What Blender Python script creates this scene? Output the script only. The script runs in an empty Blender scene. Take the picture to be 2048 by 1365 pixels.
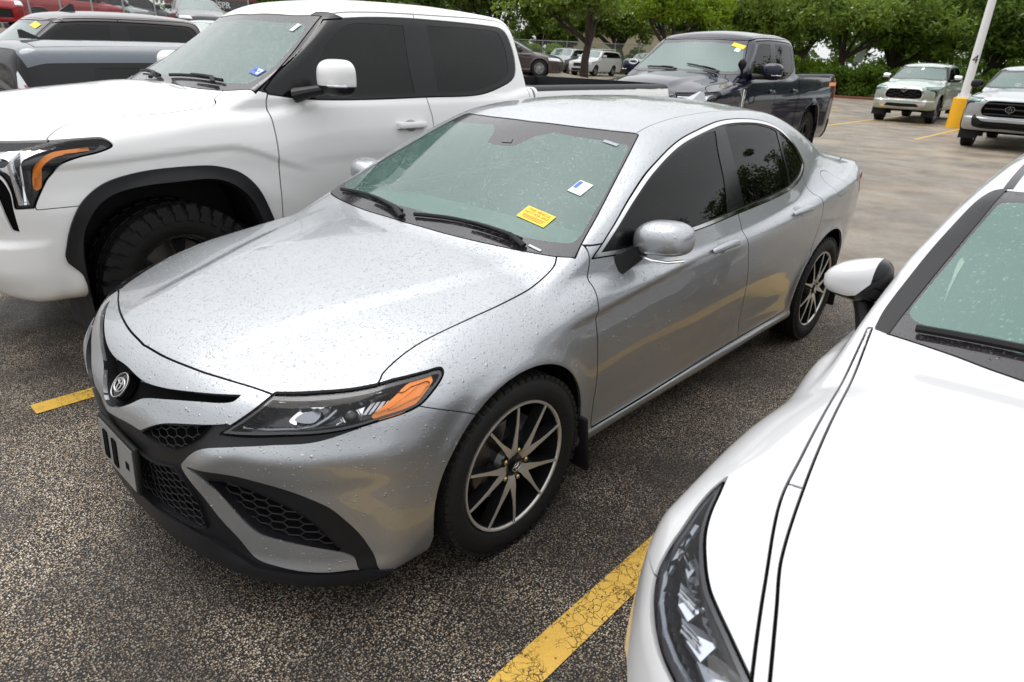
import bpy, bmesh, math, random
import numpy as np
from mathutils import Matrix, Vector
scene = bpy.context.scene
col = scene.collection
R = math.radians
# ---------------------------------------------------------------- camera
CAM = (1.42891, 2.14245, 1.62290)
YAW, PITCH, ROLL, FPX = 0.731585, 0.409899, 0.0392417, 1308.35
def cam_setup():
    f = np.array([-math.cos(YAW)*math.cos(PITCH), -math.sin(YAW)*math.cos(PITCH), -math.sin(PITCH)])
    r = np.cross(f, [0, 0, 1.]); r /= np.linalg.norm(r); u = np.cross(r, f)
    c, s = math.cos(ROLL), math.sin(ROLL)
    r, u = c*r+s*u, -s*r+c*u
    cd = bpy.data.cameras.new('camera'); co = bpy.data.objects.new('camera', cd); col.objects.link(co)
    co.matrix_world = Matrix(((r[0], u[0], -f[0], CAM[0]), (r[1], u[1], -f[1], CAM[1]), (r[2], u[2], -f[2], CAM[2]), (0, 0, 0, 1)))
    cd.sensor_width = 36; cd.sensor_fit = 'HORIZONTAL'; cd.lens = FPX/2048*36; cd.clip_start = .05; cd.clip_end = 3000
    scene.camera = co; cd.dof.use_dof = True; cd.dof.focus_distance = 2.9; cd.dof.aperture_fstop = 5.6
cam_setup()
# ---------------------------------------------------------------- sky, sun, exposure (overcast)
def sky_setup():
    w = bpy.data.worlds.new('World'); scene.world = w; w.use_nodes = True
    nt = w.node_tree; nd = nt.nodes; lk = nt.links
    bg = nd['Background']
    sky = nd.new('ShaderNodeTexSky'); sky.sky_type = 'NISHITA'; sky.sun_disc = False
    sky.sun_elevation = R(62); sky.sun_rotation = R(200); sky.air_density = 1.0; sky.dust_density = 6.0; sky.ozone_density = 1.0
    hs = nd.new('ShaderNodeHueSaturation'); hs.inputs['Saturation'].default_value = .10
    lk.new(sky.outputs[0], hs.inputs['Color'])
    # cloud deck: even grey cover, a little brighter overhead, faint lumps
    tc = nd.new('ShaderNodeTexCoord'); sx = nd.new('ShaderNodeSeparateXYZ'); lk.new(tc.outputs['Generated'], sx.inputs[0])
    rmp = nd.new('ShaderNodeMapRange'); rmp.inputs[1].default_value = -.05; rmp.inputs[2].default_value = 1.; rmp.inputs[3].default_value = 6.6; rmp.inputs[4].default_value = 14.6
    lk.new(sx.outputs['Z'], rmp.inputs[0])
    nz = nd.new('ShaderNodeTexNoise'); nz.inputs['Scale'].default_value = 2.2; nz.inputs['Detail'].default_value = 5
    lk.new(tc.outputs['Generated'], nz.inputs['Vector'])
    m = nd.new('ShaderNodeMapRange'); m.inputs[1].default_value = .3; m.inputs[2].default_value = .7; m.inputs[3].default_value = .8; m.inputs[4].default_value = 1.15
    lk.new(nz.outputs['Fac'], m.inputs[0])
    mu = nd.new('ShaderNodeMath'); mu.operation = 'MULTIPLY'; lk.new(rmp.outputs[0], mu.inputs[0]); lk.new(m.outputs[0], mu.inputs[1])
    cc = nd.new('ShaderNodeCombineColor'); 
    for i, k in enumerate((.985, 1.0, 1.02)):
        q = nd.new('ShaderNodeMath'); q.operation = 'MULTIPLY'; q.inputs[1].default_value = k; lk.new(mu.outputs[0], q.inputs[0]); lk.new(q.outputs[0], cc.inputs[i])
    mx = nd.new('ShaderNodeMix'); mx.data_type = 'RGBA'; mx.inputs[0].default_value = .8
    lk.new(hs.outputs[0], mx.inputs[6]); lk.new(cc.outputs[0], mx.inputs[7])
    lk.new(mx.outputs[2], bg.inputs['Color']); bg.inputs['Strength'].default_value = .12
    sd = bpy.data.lights.new('sun', 'SUN'); sd.energy = 1.0; sd.angle = R(35); sd.color = (1, .97, .93)
    so = bpy.data.objects.new('sun', sd); col.objects.link(so); so.rotation_euler = (R(28), 0, R(200-180))
    so.location = (0, 0, 30)
    vs = scene.view_settings; scene.display_settings.display_device = 'sRGB'
    vs.view_transform = 'Standard'; vs.look = 'None'; vs.exposure = 0.30; vs.gamma = 1; vs.use_curve_mapping = False
    scene.cycles.max_bounces = 8; scene.cycles.transparent_max_bounces = 24; scene.cycles.caustics_reflective = False; scene.cycles.caustics_refractive = False
    scene.cycles.use_denoising = True
    scene.cycles.sample_clamp_indirect = 6
sky_setup()
# ---------------------------------------------------------------- numeric helpers
def sp(pts, n=600):
    """smooth monotone (pchip) curve through points, as a fast lookup"""
    a = np.array(sorted(pts), float); x, y = a[:, 0], a[:, 1]
    h = np.diff(x); d = np.diff(y)/h; m = np.zeros(len(x))
    for i in range(1, len(x)-1):
        if d[i-1]*d[i] > 0:
            w1, w2 = 2*h[i]+h[i-1], h[i]+2*h[i-1]; m[i] = (w1+w2)/(w1/d[i-1]+w2/d[i])
    m[0], m[-1] = d[0], d[-1]
    X = np.linspace(x[0], x[-1], n); k = np.clip(np.searchsorted(x, X)-1, 0, len(x)-2); t = (X-x[k])/h[k]
    Y = y[k]*(1+2*t)*(1-t)**2+h[k]*m[k]*t*(1-t)**2+y[k+1]*t*t*(3-2*t)+h[k]*m[k+1]*t*t*(t-1)
    return lambda q: np.interp(q, X, Y)
def smax(a, b, k):
    h = np.maximum(k-np.abs(a-b), 0)/k
    return np.maximum(a, b)+h*h*k*.25
def smin(a, b, k): return -smax(-a, -b, k)
def sst(x, a, b):
    t = np.clip((x-a)/(b-a), 0, 1); return t*t*(3-2*t)
def bump(x, c, w): return np.exp(-((x-c)/w)**2)
def grad(f, P, e=1.5e-3):
    x, y, z = P.T
    return np.stack([f(x+e, y, z)-f(x-e, y, z), f(x, y+e, z)-f(x, y-e, z), f(x, y, z+e)-f(x, y, z-e)], 1)/(2*e)
def nets(f, lo, hi, h, half=True):
    """surface nets of f=0 on the y>=0 half, projected on the surface; returns verts, gradient normals, tris"""
    n = [int(math.ceil((hi[i]-lo[i])/h))+1 for i in range(3)]
    ax = [lo[i]+h*np.arange(n[i]) for i in range(3)]
    F = np.empty(n, np.float32)
    Y, Z = np.meshgrid(ax[1], ax[2], indexing='ij'); Y = Y[None]; Z = Z[None]
    for i in range(0, n[0], 16):
        X = ax[0][i:i+16][:, None, None]+0*Y
        F[i:i+16] = f(X, Y+0*X, Z+0*X)
    S = F < 0
    c = S[:-1, :-1, :-1].astype(np.int8)
    for a in (0, 1):
        for b in (0, 1):
            for d in (0, 1):
                if a+b+d: c = c+S[a:n[0]-1+a, b:n[1]-1+b, d:n[2]-1+d]
    act = (c > 0) & (c < 8)
    idx = -np.ones(act.shape, np.int64); I = np.argwhere(act); idx[act] = np.arange(len(I))
    acc = np.zeros((len(I), 3)); cnt = np.zeros(len(I))
    cor = [(a, b, d) for a in (0, 1) for b in (0, 1) for d in (0, 1)]
    for p in cor:
        for k in range(3):
            if p[k] == 0:
                q = list(p); q[k] = 1
                A = F[I[:, 0]+p[0], I[:, 1]+p[1], I[:, 2]+p[2]]; B = F[I[:, 0]+q[0], I[:, 1]+q[1], I[:, 2]+q[2]]
                m = (A < 0) != (B < 0); t = np.where(m, A/np.where(m, A-B, 1), 0)
                pt = np.array(p, float)[None].repeat(len(I), 0); pt[:, k] += t
                acc += pt*m[:, None]; cnt += m
    V = np.array(lo)+h*(I+acc/cnt[:, None])
    Q = []
    for k in range(3):
        u, v = (k+1) % 3, (k+2) % 3
        sl = [slice(1, -1)]*3; sl[k] = slice(0, n[k]-1)
        s2 = list(sl); s2[k] = slice(1, n[k])
        A = S[tuple(sl)]; B = S[tuple(s2)]
        E = np.argwhere(A != B); off = np.array([1, 1, 1]); off[k] = 0; E0 = E+off
        flip = A[A != B]
        def g(du, dv):
            q = E0.copy(); q[:, u] -= du; q[:, v] -= dv; return idx[q[:, 0], q[:, 1], q[:, 2]]
        q = np.stack([g(1, 1), g(0, 1), g(0, 0), g(1, 0)], 1)
        q[~flip] = q[~flip][:, ::-1]; Q.append(q)
    Q = np.concatenate(Q); Q = Q[(Q >= 0).all(1)]
    for it in range(4):
        G = grad(f, V); d = f(*V.T); st = G*(d/np.maximum((G*G).sum(1), .05))[:, None]
        L = np.linalg.norm(st, axis=1, keepdims=True); V = V-st*np.minimum(1, h/np.maximum(L, 1e-9))
    if half:
        m = np.abs(V[:, 1]) < h*.75
        V[m & (V[:, 1] < h*.75), 1] = np.where(np.abs(V[m, 1]) <= h*.75, np.where(V[m, 1] < h*.3, 0, V[m, 1]), V[m, 1])
    N = grad(f, V); N /= np.maximum(np.linalg.norm(N, axis=1, keepdims=True), 1e-9)
    d1 = ((V[Q[:, 0]]-V[Q[:, 2]])**2).sum(1); d2 = ((V[Q[:, 1]]-V[Q[:, 3]])**2).sum(1)
    T = np.where((d1 < d2)[:, None, None], Q[:, [[0, 1, 2], [0, 2, 3]]], Q[:, [[0, 1, 3], [1, 2, 3]]]).reshape(-1, 3)
    if half:  # drop what lies past the middle plane
        T = T[(V[T][:, :, 1] >= -1e-6).all(1)]
    return V, N, T
# ---------------------------------------------------------------- loops, signed distance, cutting
def loop(pts, sharp=(), n=8, closed=True):
    """smooth closed loop (centripetal-ish Catmull-Rom); indices in sharp stay corners"""
    P = np.array(pts, float); m = len(P); out = []
    for i in range(m if closed else m-1):
        p1, p2 = P[i], P[(i+1) % m]
        p0 = P[i-1] if (closed or i > 0) else p1
        p3 = P[(i+2) % m] if (closed or i+2 < m) else p2
        L = np.linalg.norm(p2-p1)+1e-9
        t1 = (p2-p0)/(np.linalg.norm(p2-p1)+np.linalg.norm(p1-p0)+1e-9)*L
        t2 = (p3-p1)/(np.linalg.norm(p2-p1)+np.linalg.norm(p3-p2)+1e-9)*L
        if i in sharp: t1 = p2-p1
        if (i+1) % m in sharp: t2 = p2-p1
        for k in range(n):
            t = k/n
            out.append(p1*(1+2*t)*(1-t)**2+t1*t*(1-t)**2+p2*t*t*(3-2*t)+t2*t*t*(t-1))
    if not closed: out.append(P[-1])
    return np.array(out)
def sdf(Q, poly):
    """signed distance (negative inside) of 2D points to a closed polygon"""
    lo, hi = poly.min(0)-.04, poly.max(0)+.04; k = ((Q > lo) & (Q < hi)).all(1)
    if not k.all():
        r = np.full(len(Q), 9.)
        if k.any(): r[k] = sdf(Q[k], poly)
        return r
    out = np.empty(len(Q)); A = poly; B = np.roll(poly, -1, 0); D = B-A; LL = (D*D).sum(1)+1e-18
    for i in range(0, len(Q), 4000):
        q = Q[i:i+4000, None]; w = q-A
        t = np.clip((w*D).sum(2)/LL, 0, 1); d = w-t[..., None]*D; d2 = (d*d).sum(2).min(1)
        c = ((A[:, 1] <= q[..., 1]) != (B[:, 1] <= q[..., 1])) & (q[..., 0] < A[:, 0]+(q[..., 1]-A[:, 1])*D[:, 0]/np.where(D[:, 1] == 0, 1e-12, D[:, 1]))
        out[i:i+4000] = np.sqrt(d2)*np.where(c.sum(1) % 2, -1, 1)
    return out
def basis(b, P):
    if b == 'xz': return P[:, [0, 2]]
    if b == 'xy': return P[:, [0, 1]]
    if b == 'yz': return P[:, [1, 2]]
    a = R(b); return np.stack([-P[:, 0]*math.sin(a)+P[:, 1]*math.cos(a), P[:, 2]], 1)
class Skin:
    """triangle skin with a label per face that can be cut along curves"""
    def __init__(s, V, N, T): s.V, s.N, s.T = V, N, T; s.L = np.zeros(len(T), np.int32); s.names = ['body']
    def lab(s, n):
        if n not in s.names: s.names.append(n)
        return s.names.index(n)
    def cen(s): return s.V[s.T].mean(1), s.N[s.T].mean(1)
    def split(s, val, mask):
        """cut the masked faces where val=0; returns nothing (val is extended with zeros for new verts)"""
        val = np.where(np.abs(val) < 2e-5, 2e-5, val)
        T = s.T; sg = val[T] < 0; c = sg.sum(1); X = mask & (c > 0) & (c < 3)
        if not X.any(): return val
        t = T[X]; g = sg[X]; lab = s.L[X]
        lone = np.where(g.sum(1) == 1, g.argmax(1), (~g).argmax(1))
        r = np.arange(len(t)); a = t[r, lone]; b = t[r, (lone+1) % 3]; d = t[r, (lone+2) % 3]
        def mid(p, q):
            lo, hi = np.minimum(p, q), np.maximum(p, q); return lo*len(s.V)+hi
        k1, k2 = mid(a, b), mid(a, d); u, inv = np.unique(np.concatenate([k1, k2]), return_inverse=True)
        lo, hi = u//len(s.V), u % len(s.V); w = (val[lo]/(val[lo]-val[hi]))[:, None]
        n0 = len(s.V); nv = s.V[lo]*(1-w)+s.V[hi]*w; nn = s.N[lo]*(1-w)+s.N[hi]*w; nn /= np.linalg.norm(nn, axis=1, keepdims=True)+1e-12
        e1, e2 = n0+inv[:len(t)], n0+inv[len(t):]
        s.V = np.concatenate([s.V, nv]); s.N = np.concatenate([s.N, nn])
        nt = np.concatenate([np.stack([a, e1, e2], 1), np.stack([e1, b, d], 1), np.stack([e1, d, e2], 1)])
        s.T = np.concatenate([T[~X], nt]); s.L = np.concatenate([s.L[~X], lab, lab, lab])
        return np.concatenate([val, np.zeros(len(nv))])
    def refine(s, mask):
        t = s.T[mask]; lab = s.L[mask]; n = len(s.V); e = np.concatenate([t[:, [0, 1]], t[:, [1, 2]], t[:, [2, 0]]]); k = np.sort(e, 1); u, inv = np.unique(k[:, 0]*n+k[:, 1], return_inverse=True)
        lo, hi = u//n, u % n; nv = (s.V[lo]+s.V[hi])/2; nn = s.N[lo]+s.N[hi]; nn /= np.linalg.norm(nn, axis=1, keepdims=True)+1e-12; m = len(t); a, b, c = n+inv[:m], n+inv[m:2*m], n+inv[2*m:]
        s.V = np.concatenate([s.V, nv]); s.N = np.concatenate([s.N, nn]); i, j, q = t.T
        s.T = np.concatenate([s.T[~mask], np.stack([i, a, c], 1), np.stack([a, j, b], 1), np.stack([c, b, q], 1), np.stack([a, b, c], 1)]); s.L = np.concatenate([s.L[~mask], lab, lab, lab, lab])
    def region(s, poly, b, to, src=('body',), gap=0, where=None, gapto='gap', gapwhere=None, off=0):
        ids = [s.lab(n) for n in src]
        def mk():
            if 'm' in memo and len(memo['m']) == len(s.L): return memo['m']
            m = np.isin(s.L, ids)
            if where is not None:
                i = np.flatnonzero(m); t = s.T[i]; a, b2, c = t[:, 0], t[:, 1], t[:, 2]
                lo = s.V[a]; k = sdfbox(basis(b, lo)); i = i[k]; a, b2, c = a[k], b2[k], c[k]
                C = (s.V[a]+s.V[b2]+s.V[c])/3; N = (s.N[a]+s.N[b2]+s.N[c])/3
                w = where(C[:, 0], C[:, 1], C[:, 2], N[:, 0], N[:, 1], N[:, 2]); m[:] = False; m[i[w]] = True
            memo['m'] = m; return m
        memo = {}; plo, phi = poly.min(0)-.04-abs(off), poly.max(0)+.04+abs(off)
        def sdfbox(q): return ((q > plo) & (q < phi)).all(1)
        m = mk()
        if not m.any(): print('empty region', to); return
        def val():
            v = np.full(len(s.V), 9.); k = np.unique(s.T[mk()]); v[k] = sdf(basis(b, s.V[k]), poly)-off; return v
        if gap and gap < .005:
            for r in range(1):
                v = np.abs(val()); m = mk(); tv = v[s.T]; m = m & (tv.min(1) < .016); s.refine(m); memo.clear()
        for o in ((0, -gap, gap) if gap else (0,)):
            v = val(); s.split(v-o, mk())
        m = mk(); C = np.zeros((len(s.T), 3)); C[m] = s.V[s.T[m]].mean(1); v = np.full(len(s.T), 9.); v[m] = sdf(basis(b, C[m]), poly)-off
        inn = m & (v < 0)
        if gap:
            band = m & (np.abs(v) < gap)
            if gapwhere is not None: band &= gapwhere(C[:, 0], C[:, 1], C[:, 2])
            s.L[inn & ~band] = s.lab(to); s.L[band] = s.lab(gapto)
        else: s.L[inn] = s.lab(to)
    def take(s, *names):
        k = np.isin(s.L, [s.lab(n) for n in names]); T = s.T[k]; u, inv = np.unique(T, return_inverse=True)
        return [s.V[u].copy(), s.N[u].copy(), inv.reshape(-1, 3)]
def weld_boundary(T):
    e = np.concatenate([T[:, [0, 1]], T[:, [1, 2]], T[:, [2, 0]]]); key = np.sort(e, 1)
    u, first, cnt = np.unique(key[:, 0]*(int(T.max())+1)+key[:, 1], return_index=True, return_counts=True)
    return e[first[cnt == 1]]
def panel(sub, push=0., depth=.012, mid=True):
    """push a cut piece along its normals and give its rim a wall of some depth"""
    V, N, T = sub
    if not len(T): return sub
    V = V+N*push
    if depth:
        E = weld_boundary(T)
        if mid: E = E[~((np.abs(V[E[:, 0], 1]) < 1e-4) & (np.abs(V[E[:, 1], 1]) < 1e-4))]
        a, b = E[:, 0], E[:, 1]; n = len(V); m = len(E)
        A, B = V[a], V[b]; A2, B2 = A-N[a]*depth, B-N[b]*depth
        nn = np.cross(B-A, A2-A); nn /= np.linalg.norm(nn, axis=1, keepdims=True)+1e-12; nn = -nn
        V = np.concatenate([V, A, B, B2, A2]); N = np.concatenate([N, nn, nn, nn, nn]); r = np.arange(m)
        T = np.concatenate([T, np.stack([n+m+r, n+r, n+2*m+r], 1), np.stack([n+r, n+3*m+r, n+2*m+r], 1)])
    return [V, N, T]
def mirror(sub): return [sub[0]*[1, -1, 1], sub[1]*[1, -1, 1], sub[2][:, ::-1]]
def both(sub):
    m = mirror(sub); return [np.concatenate([sub[0], m[0]]), np.concatenate([sub[1], m[1]]), np.concatenate([sub[2], m[2]+len(sub[0])])]
def join(*subs):
    V, N, T, n = [], [], [], 0
    for q in subs: V.append(q[0]); N.append(q[1]); T.append(q[2]+n); n += len(q[0])
    return [np.concatenate(V), np.concatenate(N), np.concatenate(T)]
# ---------------------------------------------------------------- objects
def link(name, me, mat, parent=None):
    o = bpy.data.objects.new(name, me); col.objects.link(o)
    if parent is not None: o.parent = parent
    if not me.materials: me.materials.append(mat)
    return o
def skin_obj(name, sub, mat, parent=None):
    V, N, T = sub
    me = bpy.data.meshes.new(name); nt = len(T)
    me.vertices.add(len(V)); me.vertices.foreach_set('co', V.astype(np.float32).ravel())
    me.loops.add(nt*3); me.loops.foreach_set('vertex_index', T.astype(np.int32).ravel())
    me.polygons.add(nt); me.polygons.foreach_set('loop_start', np.arange(0, nt*3, 3, dtype=np.int32)); me.polygons.foreach_set('loop_total', np.full(nt, 3, np.int32))
    me.polygons.foreach_set('use_smooth', np.ones(nt, bool)); me.update(calc_edges=True); me.validate()
    if len(me.vertices) == len(N): me.normals_split_custom_set_from_vertices(N.tolist())
    return link(name, me, mat, parent)
def empty(name, loc=(0, 0, 0), rz=0, label=None, cat=None, group=None):
    o = bpy.data.objects.new(name, None); col.objects.link(o); o.location = loc; o.rotation_euler = (0, 0, rz); o.empty_display_size = .2
    return tag(o, label, cat, group)
def tag(o, label=None, cat=None, group=None, kind=None):
    if label: o['label'] = label
    if cat: o['category'] = cat
    if group: o['group'] = group
    if kind: o['kind'] = kind
    return o
def copy_tree(o, parent=None):
    c = o.copy(); col.objects.link(c); c.parent = parent
    for ch in list(o.children): copy_tree(ch, c)
    return c
def recolour(o, old, new):
    for s in o.material_slots:
        if s.material == old: s.link = 'OBJECT'; s.material = new
    for c in o.children: recolour(c, old, new)
PROTO = {}
def again(key, mat, loc, rz, sc, label, cat, group, make):
    """first of a kind is built, later ones are copies in another colour"""
    if key not in PROTO: o = make(); PROTO[key] = (o, mat)
    else:
        o = copy_tree(PROTO[key][0]); recolour(o, MAT[PROTO[key][1]], MAT[mat])
    o.location = loc; o.rotation_euler = (0, 0, rz); o.scale = (sc,)*3; return tag(o, label, cat, group)
class MB:
    """collects simple shapes into one mesh"""
    def __init__(s): s.v = []; s.f = []; s.m = []
    def add(s, v, f, mi=0):
        n = len(s.v); s.v += [tuple(map(float, p)) for p in v]; s.f += [tuple(n+i for i in q) for q in f]; s.m += [mi]*len(f); return s
    def box(s, lo, hi, mi=0, bev=0):
        (a, b, c), (d, e, g) = lo, hi
        if not bev:
            return s.add([(a, b, c), (d, b, c), (d, e, c), (a, e, c), (a, b, g), (d, b, g), (d, e, g), (a, e, g)], [(3, 2, 1, 0), (4, 5, 6, 7), (0, 1, 5, 4), (1, 2, 6, 5), (2, 3, 7, 6), (3, 0, 4, 7)], mi)
        bm = bmesh.new(); bmesh.ops.create_cube(bm, size=1); bmesh.ops.scale(bm, vec=(d-a, e-b, g-c), verts=bm.verts); bmesh.ops.translate(bm, vec=((a+d)/2, (b+e)/2, (c+g)/2), verts=bm.verts)
        bmesh.ops.bevel(bm, geom=bm.edges[:], offset=bev, segments=2, affect='EDGES', profile=.5)
        bm.verts.index_update(); s.add([v.co for v in bm.verts], [[v.index for v in q.verts] for q in bm.faces], mi); bm.free(); return s
    def xform(s, M, start=0):
        M = Matrix(M)
        for i in range(start, len(s.v)): s.v[i] = tuple(M @ Vector(s.v[i]))
        return s
    def lathe(s, prof, n=48, axis='y', c=(0, 0, 0), mi=0, close=False):
        """prof: (radius, along) pairs"""
        v = []; k = len(prof)
        for i in range(n):
            a = 2*math.pi*i/n; ca, sa = math.cos(a), math.sin(a)
            for r, h in prof:
                p = (r*ca, h, r*sa) if axis == 'y' else (r*ca, r*sa, h) if axis == 'z' else (h, r*ca, r*sa)
                v.append((p[0]+c[0], p[1]+c[1], p[2]+c[2]))
        f = []
        for i in range(n):
            j = (i+1) % n
            for q in range(k-1 if not close else k):
                w = (q+1) % k; f.append((i*k+q, i*k+w, j*k+w, j*k+q))
        return s.add(v, f, mi)
    def tube(s, pts, r, n=8, mi=0, cap=True, flat=1.):
        P = [Vector(p) for p in pts]; k = len(P); rr = r if isinstance(r, (list, tuple)) else [r]*k
        v = []; u0 = None
        for i in range(k):
            d = (P[min(i+1, k-1)]-P[max(i-1, 0)]).normalized()
            if u0 is None: u0 = d.orthogonal().normalized() if abs(d.z) > .95 else d.cross(Vector((0, 0, 1))).normalized()
            u = (u0-d*u0.dot(d)).normalized(); w = d.cross(u); u0 = u
            for j in range(n):
                a = 2*math.pi*j/n; v.append(P[i]+u*math.cos(a)*rr[i]+w*math.sin(a)*rr[i]*flat)
        f = [(i*n+j, i*n+(j+1) % n, (i+1)*n+(j+1) % n, (i+1)*n+j) for i in range(k-1) for j in range(n)]
        if cap: f += [tuple(reversed(range(n))), tuple((k-1)*n+j for j in range(n))]
        return s.add(v, f, mi)
    def prism(s, poly, h0, h1, axis='y', mi=0):
        n = len(poly)
        def P(p, h): return (p[0], h, p[1]) if axis == 'y' else (p[0], p[1], h) if axis == 'z' else (h, p[0], p[1])
        v = [P(p, h0) for p in poly]+[P(p, h1) for p in poly]
        return s.add(v, [tuple(range(n)), tuple(reversed(range(n, 2*n)))]+[(i, i+n, (i+1) % n+n, (i+1) % n) for i in range(n)], mi)
    def ball(s, c, r, nu=16, nv=10, mi=0):
        r = r if isinstance(r, (tuple, list)) else (r, r, r); v = []
        for i in range(nv+1):
            t = math.pi*i/nv
            for j in range(nu):
                a = 2*math.pi*j/nu; v.append((c[0]+r[0]*math.sin(t)*math.cos(a), c[1]+r[1]*math.sin(t)*math.sin(a), c[2]+r[2]*math.cos(t)))
        return s.add(v, [(i*nu+j, (i+1)*nu+j, (i+1)*nu+(j+1) % nu, i*nu+(j+1) % nu) for i in range(nv) for j in range(nu)], mi)
    def mesh(s, name, smooth=30):
        me = bpy.data.meshes.new(name); me.from_pydata(s.v, [], s.f); me.validate()
        bm = bmesh.new(); bm.from_mesh(me); bmesh.ops.remove_doubles(bm, verts=bm.verts, dist=1e-5); bmesh.ops.recalc_face_normals(bm, faces=bm.faces)
        if smooth:
            for f in bm.faces: f.smooth = True
            for e in bm.edges: e.smooth = len(e.link_faces) == 2 and e.calc_face_angle(0) < R(smooth)
        bm.to_mesh(me); bm.free(); return me
    def build(s, name, mat, parent=None, smooth=30):
        me = s.mesh(name, smooth); o = link(name, me, mat, parent)
        return o
    def build_multi(s, name, mats, parent=None, smooth=30):
        me = bpy.data.meshes.new(name); me.from_pydata(s.v, [], s.f)
        for m in mats: me.materials.append(m)
        me.polygons.foreach_set('material_index', s.m)
        bm = bmesh.new(); bm.from_mesh(me); bmesh.ops.remove_doubles(bm, verts=bm.verts, dist=1e-5); bmesh.ops.recalc_face_normals(bm, faces=bm.faces)
        for f in bm.faces: f.smooth = True
        for e in bm.edges: e.smooth = len(e.link_faces) == 2 and e.calc_face_angle(0) < R(smooth)
        bm.to_mesh(me); bm.free()
        o = bpy.data.objects.new(name, me); col.objects.link(o); o.parent = parent; return o
def blob(name, f, lo, hi, h, mat, parent=None):
    return skin_obj(name, list(nets(f, lo, hi, h, False)), mat, parent)
# ---------------------------------------------------------------- materials
MAT = {}
class NT:
    def __init__(s, name):
        s.m = bpy.data.materials.new(name); s.m.use_nodes = True; s.t = s.m.node_tree; s.n = s.t.nodes; s.l = s.t.links
        s.b = s.n['Principled BSDF']; s.out = s.n['Material Output']
    def new(s, t, **kw):
        q = s.n.new('ShaderNode'+t)
        for k, v in kw.items():
            if k.startswith('i_'):
                k = k[2:]; k = int(k) if k.isdigit() else k.replace('_', ' ')
                if isinstance(v, bpy.types.NodeSocket): s.l.new(v, q.inputs[k])
                else: q.inputs[k].default_value = v
            else: setattr(q, k, v)
        return q
    def math(s, op, a, b=None, c=None, clamp=False):
        q = s.n.new('ShaderNodeMath'); q.operation = op; q.use_clamp = clamp
        for i, v in enumerate((a, b, c)):
            if v is None: continue
            if isinstance(v, bpy.types.NodeSocket): s.l.new(v, q.inputs[i])
            else: q.inputs[i].default_value = v
        return q.outputs[0]
    def mr(s, v, a, b, c, d, smooth=False):
        q = s.new('MapRange', i_0=v, i_1=a, i_2=b, i_3=c, i_4=d)
        if smooth: q.interpolation_type = 'SMOOTHSTEP'
        return q.outputs[0]
    def mix(s, f, a, b):
        q = s.n.new('ShaderNodeMix'); q.data_type = 'RGBA'
        for k, v in ((0, f), (6, a), (7, b)):
            if isinstance(v, bpy.types.NodeSocket): s.l.new(v, q.inputs[k])
            else: q.inputs[k].default_value = v if k == 0 else (*v, 1) if len(v) == 3 else v
        return q.outputs[2]
    def noise(s, vec, scale, detail=3, rough=.5):
        return s.new('TexNoise', i_Vector=vec, i_Scale=scale, i_Detail=detail, i_Roughness=rough).outputs['Fac']
    def set(s, **kw):
        for k, v in kw.items():
            i = s.b.inputs[k.replace('_', ' ')]
            if isinstance(v, bpy.types.NodeSocket): s.l.new(v, i)
            else: i.default_value = (*v, 1) if (isinstance(v, tuple) and len(v) == 3 and i.type == 'RGBA') else v
        return s
    def pos(s): return s.new('NewGeometry').outputs['Position']
def drops(s, scale=1., amount=.5, pos=None):
    """height of beaded rain water on a surface"""
    pos = pos or s.pos(); h = None
    # soft warp so beads are not perfect circles
    wv = s.new('TexNoise', i_Vector=pos, i_Scale=150*scale, i_Detail=1)
    off = s.new('VectorMath', operation='SCALE', i_0=wv.outputs['Color'], i_Scale=.006/scale)
    P = s.new('VectorMath', operation='ADD', i_0=pos, i_1=off.outputs[0]).outputs[0]
    nz = s.new('SeparateXYZ', i_0=s.new('NewGeometry').outputs['Normal']).outputs[2]
    dens = s.math('MULTIPLY', s.mr(s.noise(pos, 5, 2), .3, .7, .75, 1.2), s.mr(nz, .2, .8, .16, 1.0))
    for sc, am in ((75*scale, amount*.40), (125*scale, amount*.75), (230*scale, amount*.7)):
        v = s.new('TexVoronoi', i_Vector=P, i_Scale=sc); r = s.new('SeparateColor', i_0=v.outputs['Color'])
        on = s.math('LESS_THAN', r.outputs[0], s.math('MULTIPLY', dens, am))
        rad = s.mr(r.outputs[1], 0, 1, .16, .36)
        q = s.math('DIVIDE', v.outputs['Distance'], rad); q = s.math('SUBTRACT', 1, s.math('MULTIPLY', q, q), clamp=True)
        q = s.math('MULTIPLY', s.math('SQRT', q), s.math('MULTIPLY', on, s.math('MULTIPLY', rad, .55/sc)))
        h = q if h is None else s.math('MAXIMUM', h, q)
    return h
def with_drops(s, scale=1., amount=.5, strength=.8):
    h = drops(s, scale, amount)
    b = s.new('Bump', i_Strength=strength, i_Distance=1.0, i_Height=h)
    s.l.new(b.outputs[0], s.b.inputs['Normal']); s.l.new(b.outputs[0], s.b.inputs['Coat Normal']); return h
def paint(name, c, metal=.0, rough=.4, amount=.5, scale=1., flake=0., strength=.8, cior=1.5):
    s = NT(name); s.set(Base_Color=c, Metallic=metal, Roughness=rough, Coat_Weight=1., Coat_Roughness=.03, Coat_IOR=cior, Specular_IOR_Level=.15)
    if flake:
        f = s.noise(s.pos(), 900, 1); k = s.mr(f, .3, .7, 1-flake, 1+flake)
        cc = s.new('VectorMath', operation='SCALE', i_0=(*c,), i_Scale=k); s.set(Base_Color=cc.outputs[0])
    if amount: with_drops(s, scale, amount, strength)
    MAT[name] = s.m; return s.m
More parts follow.
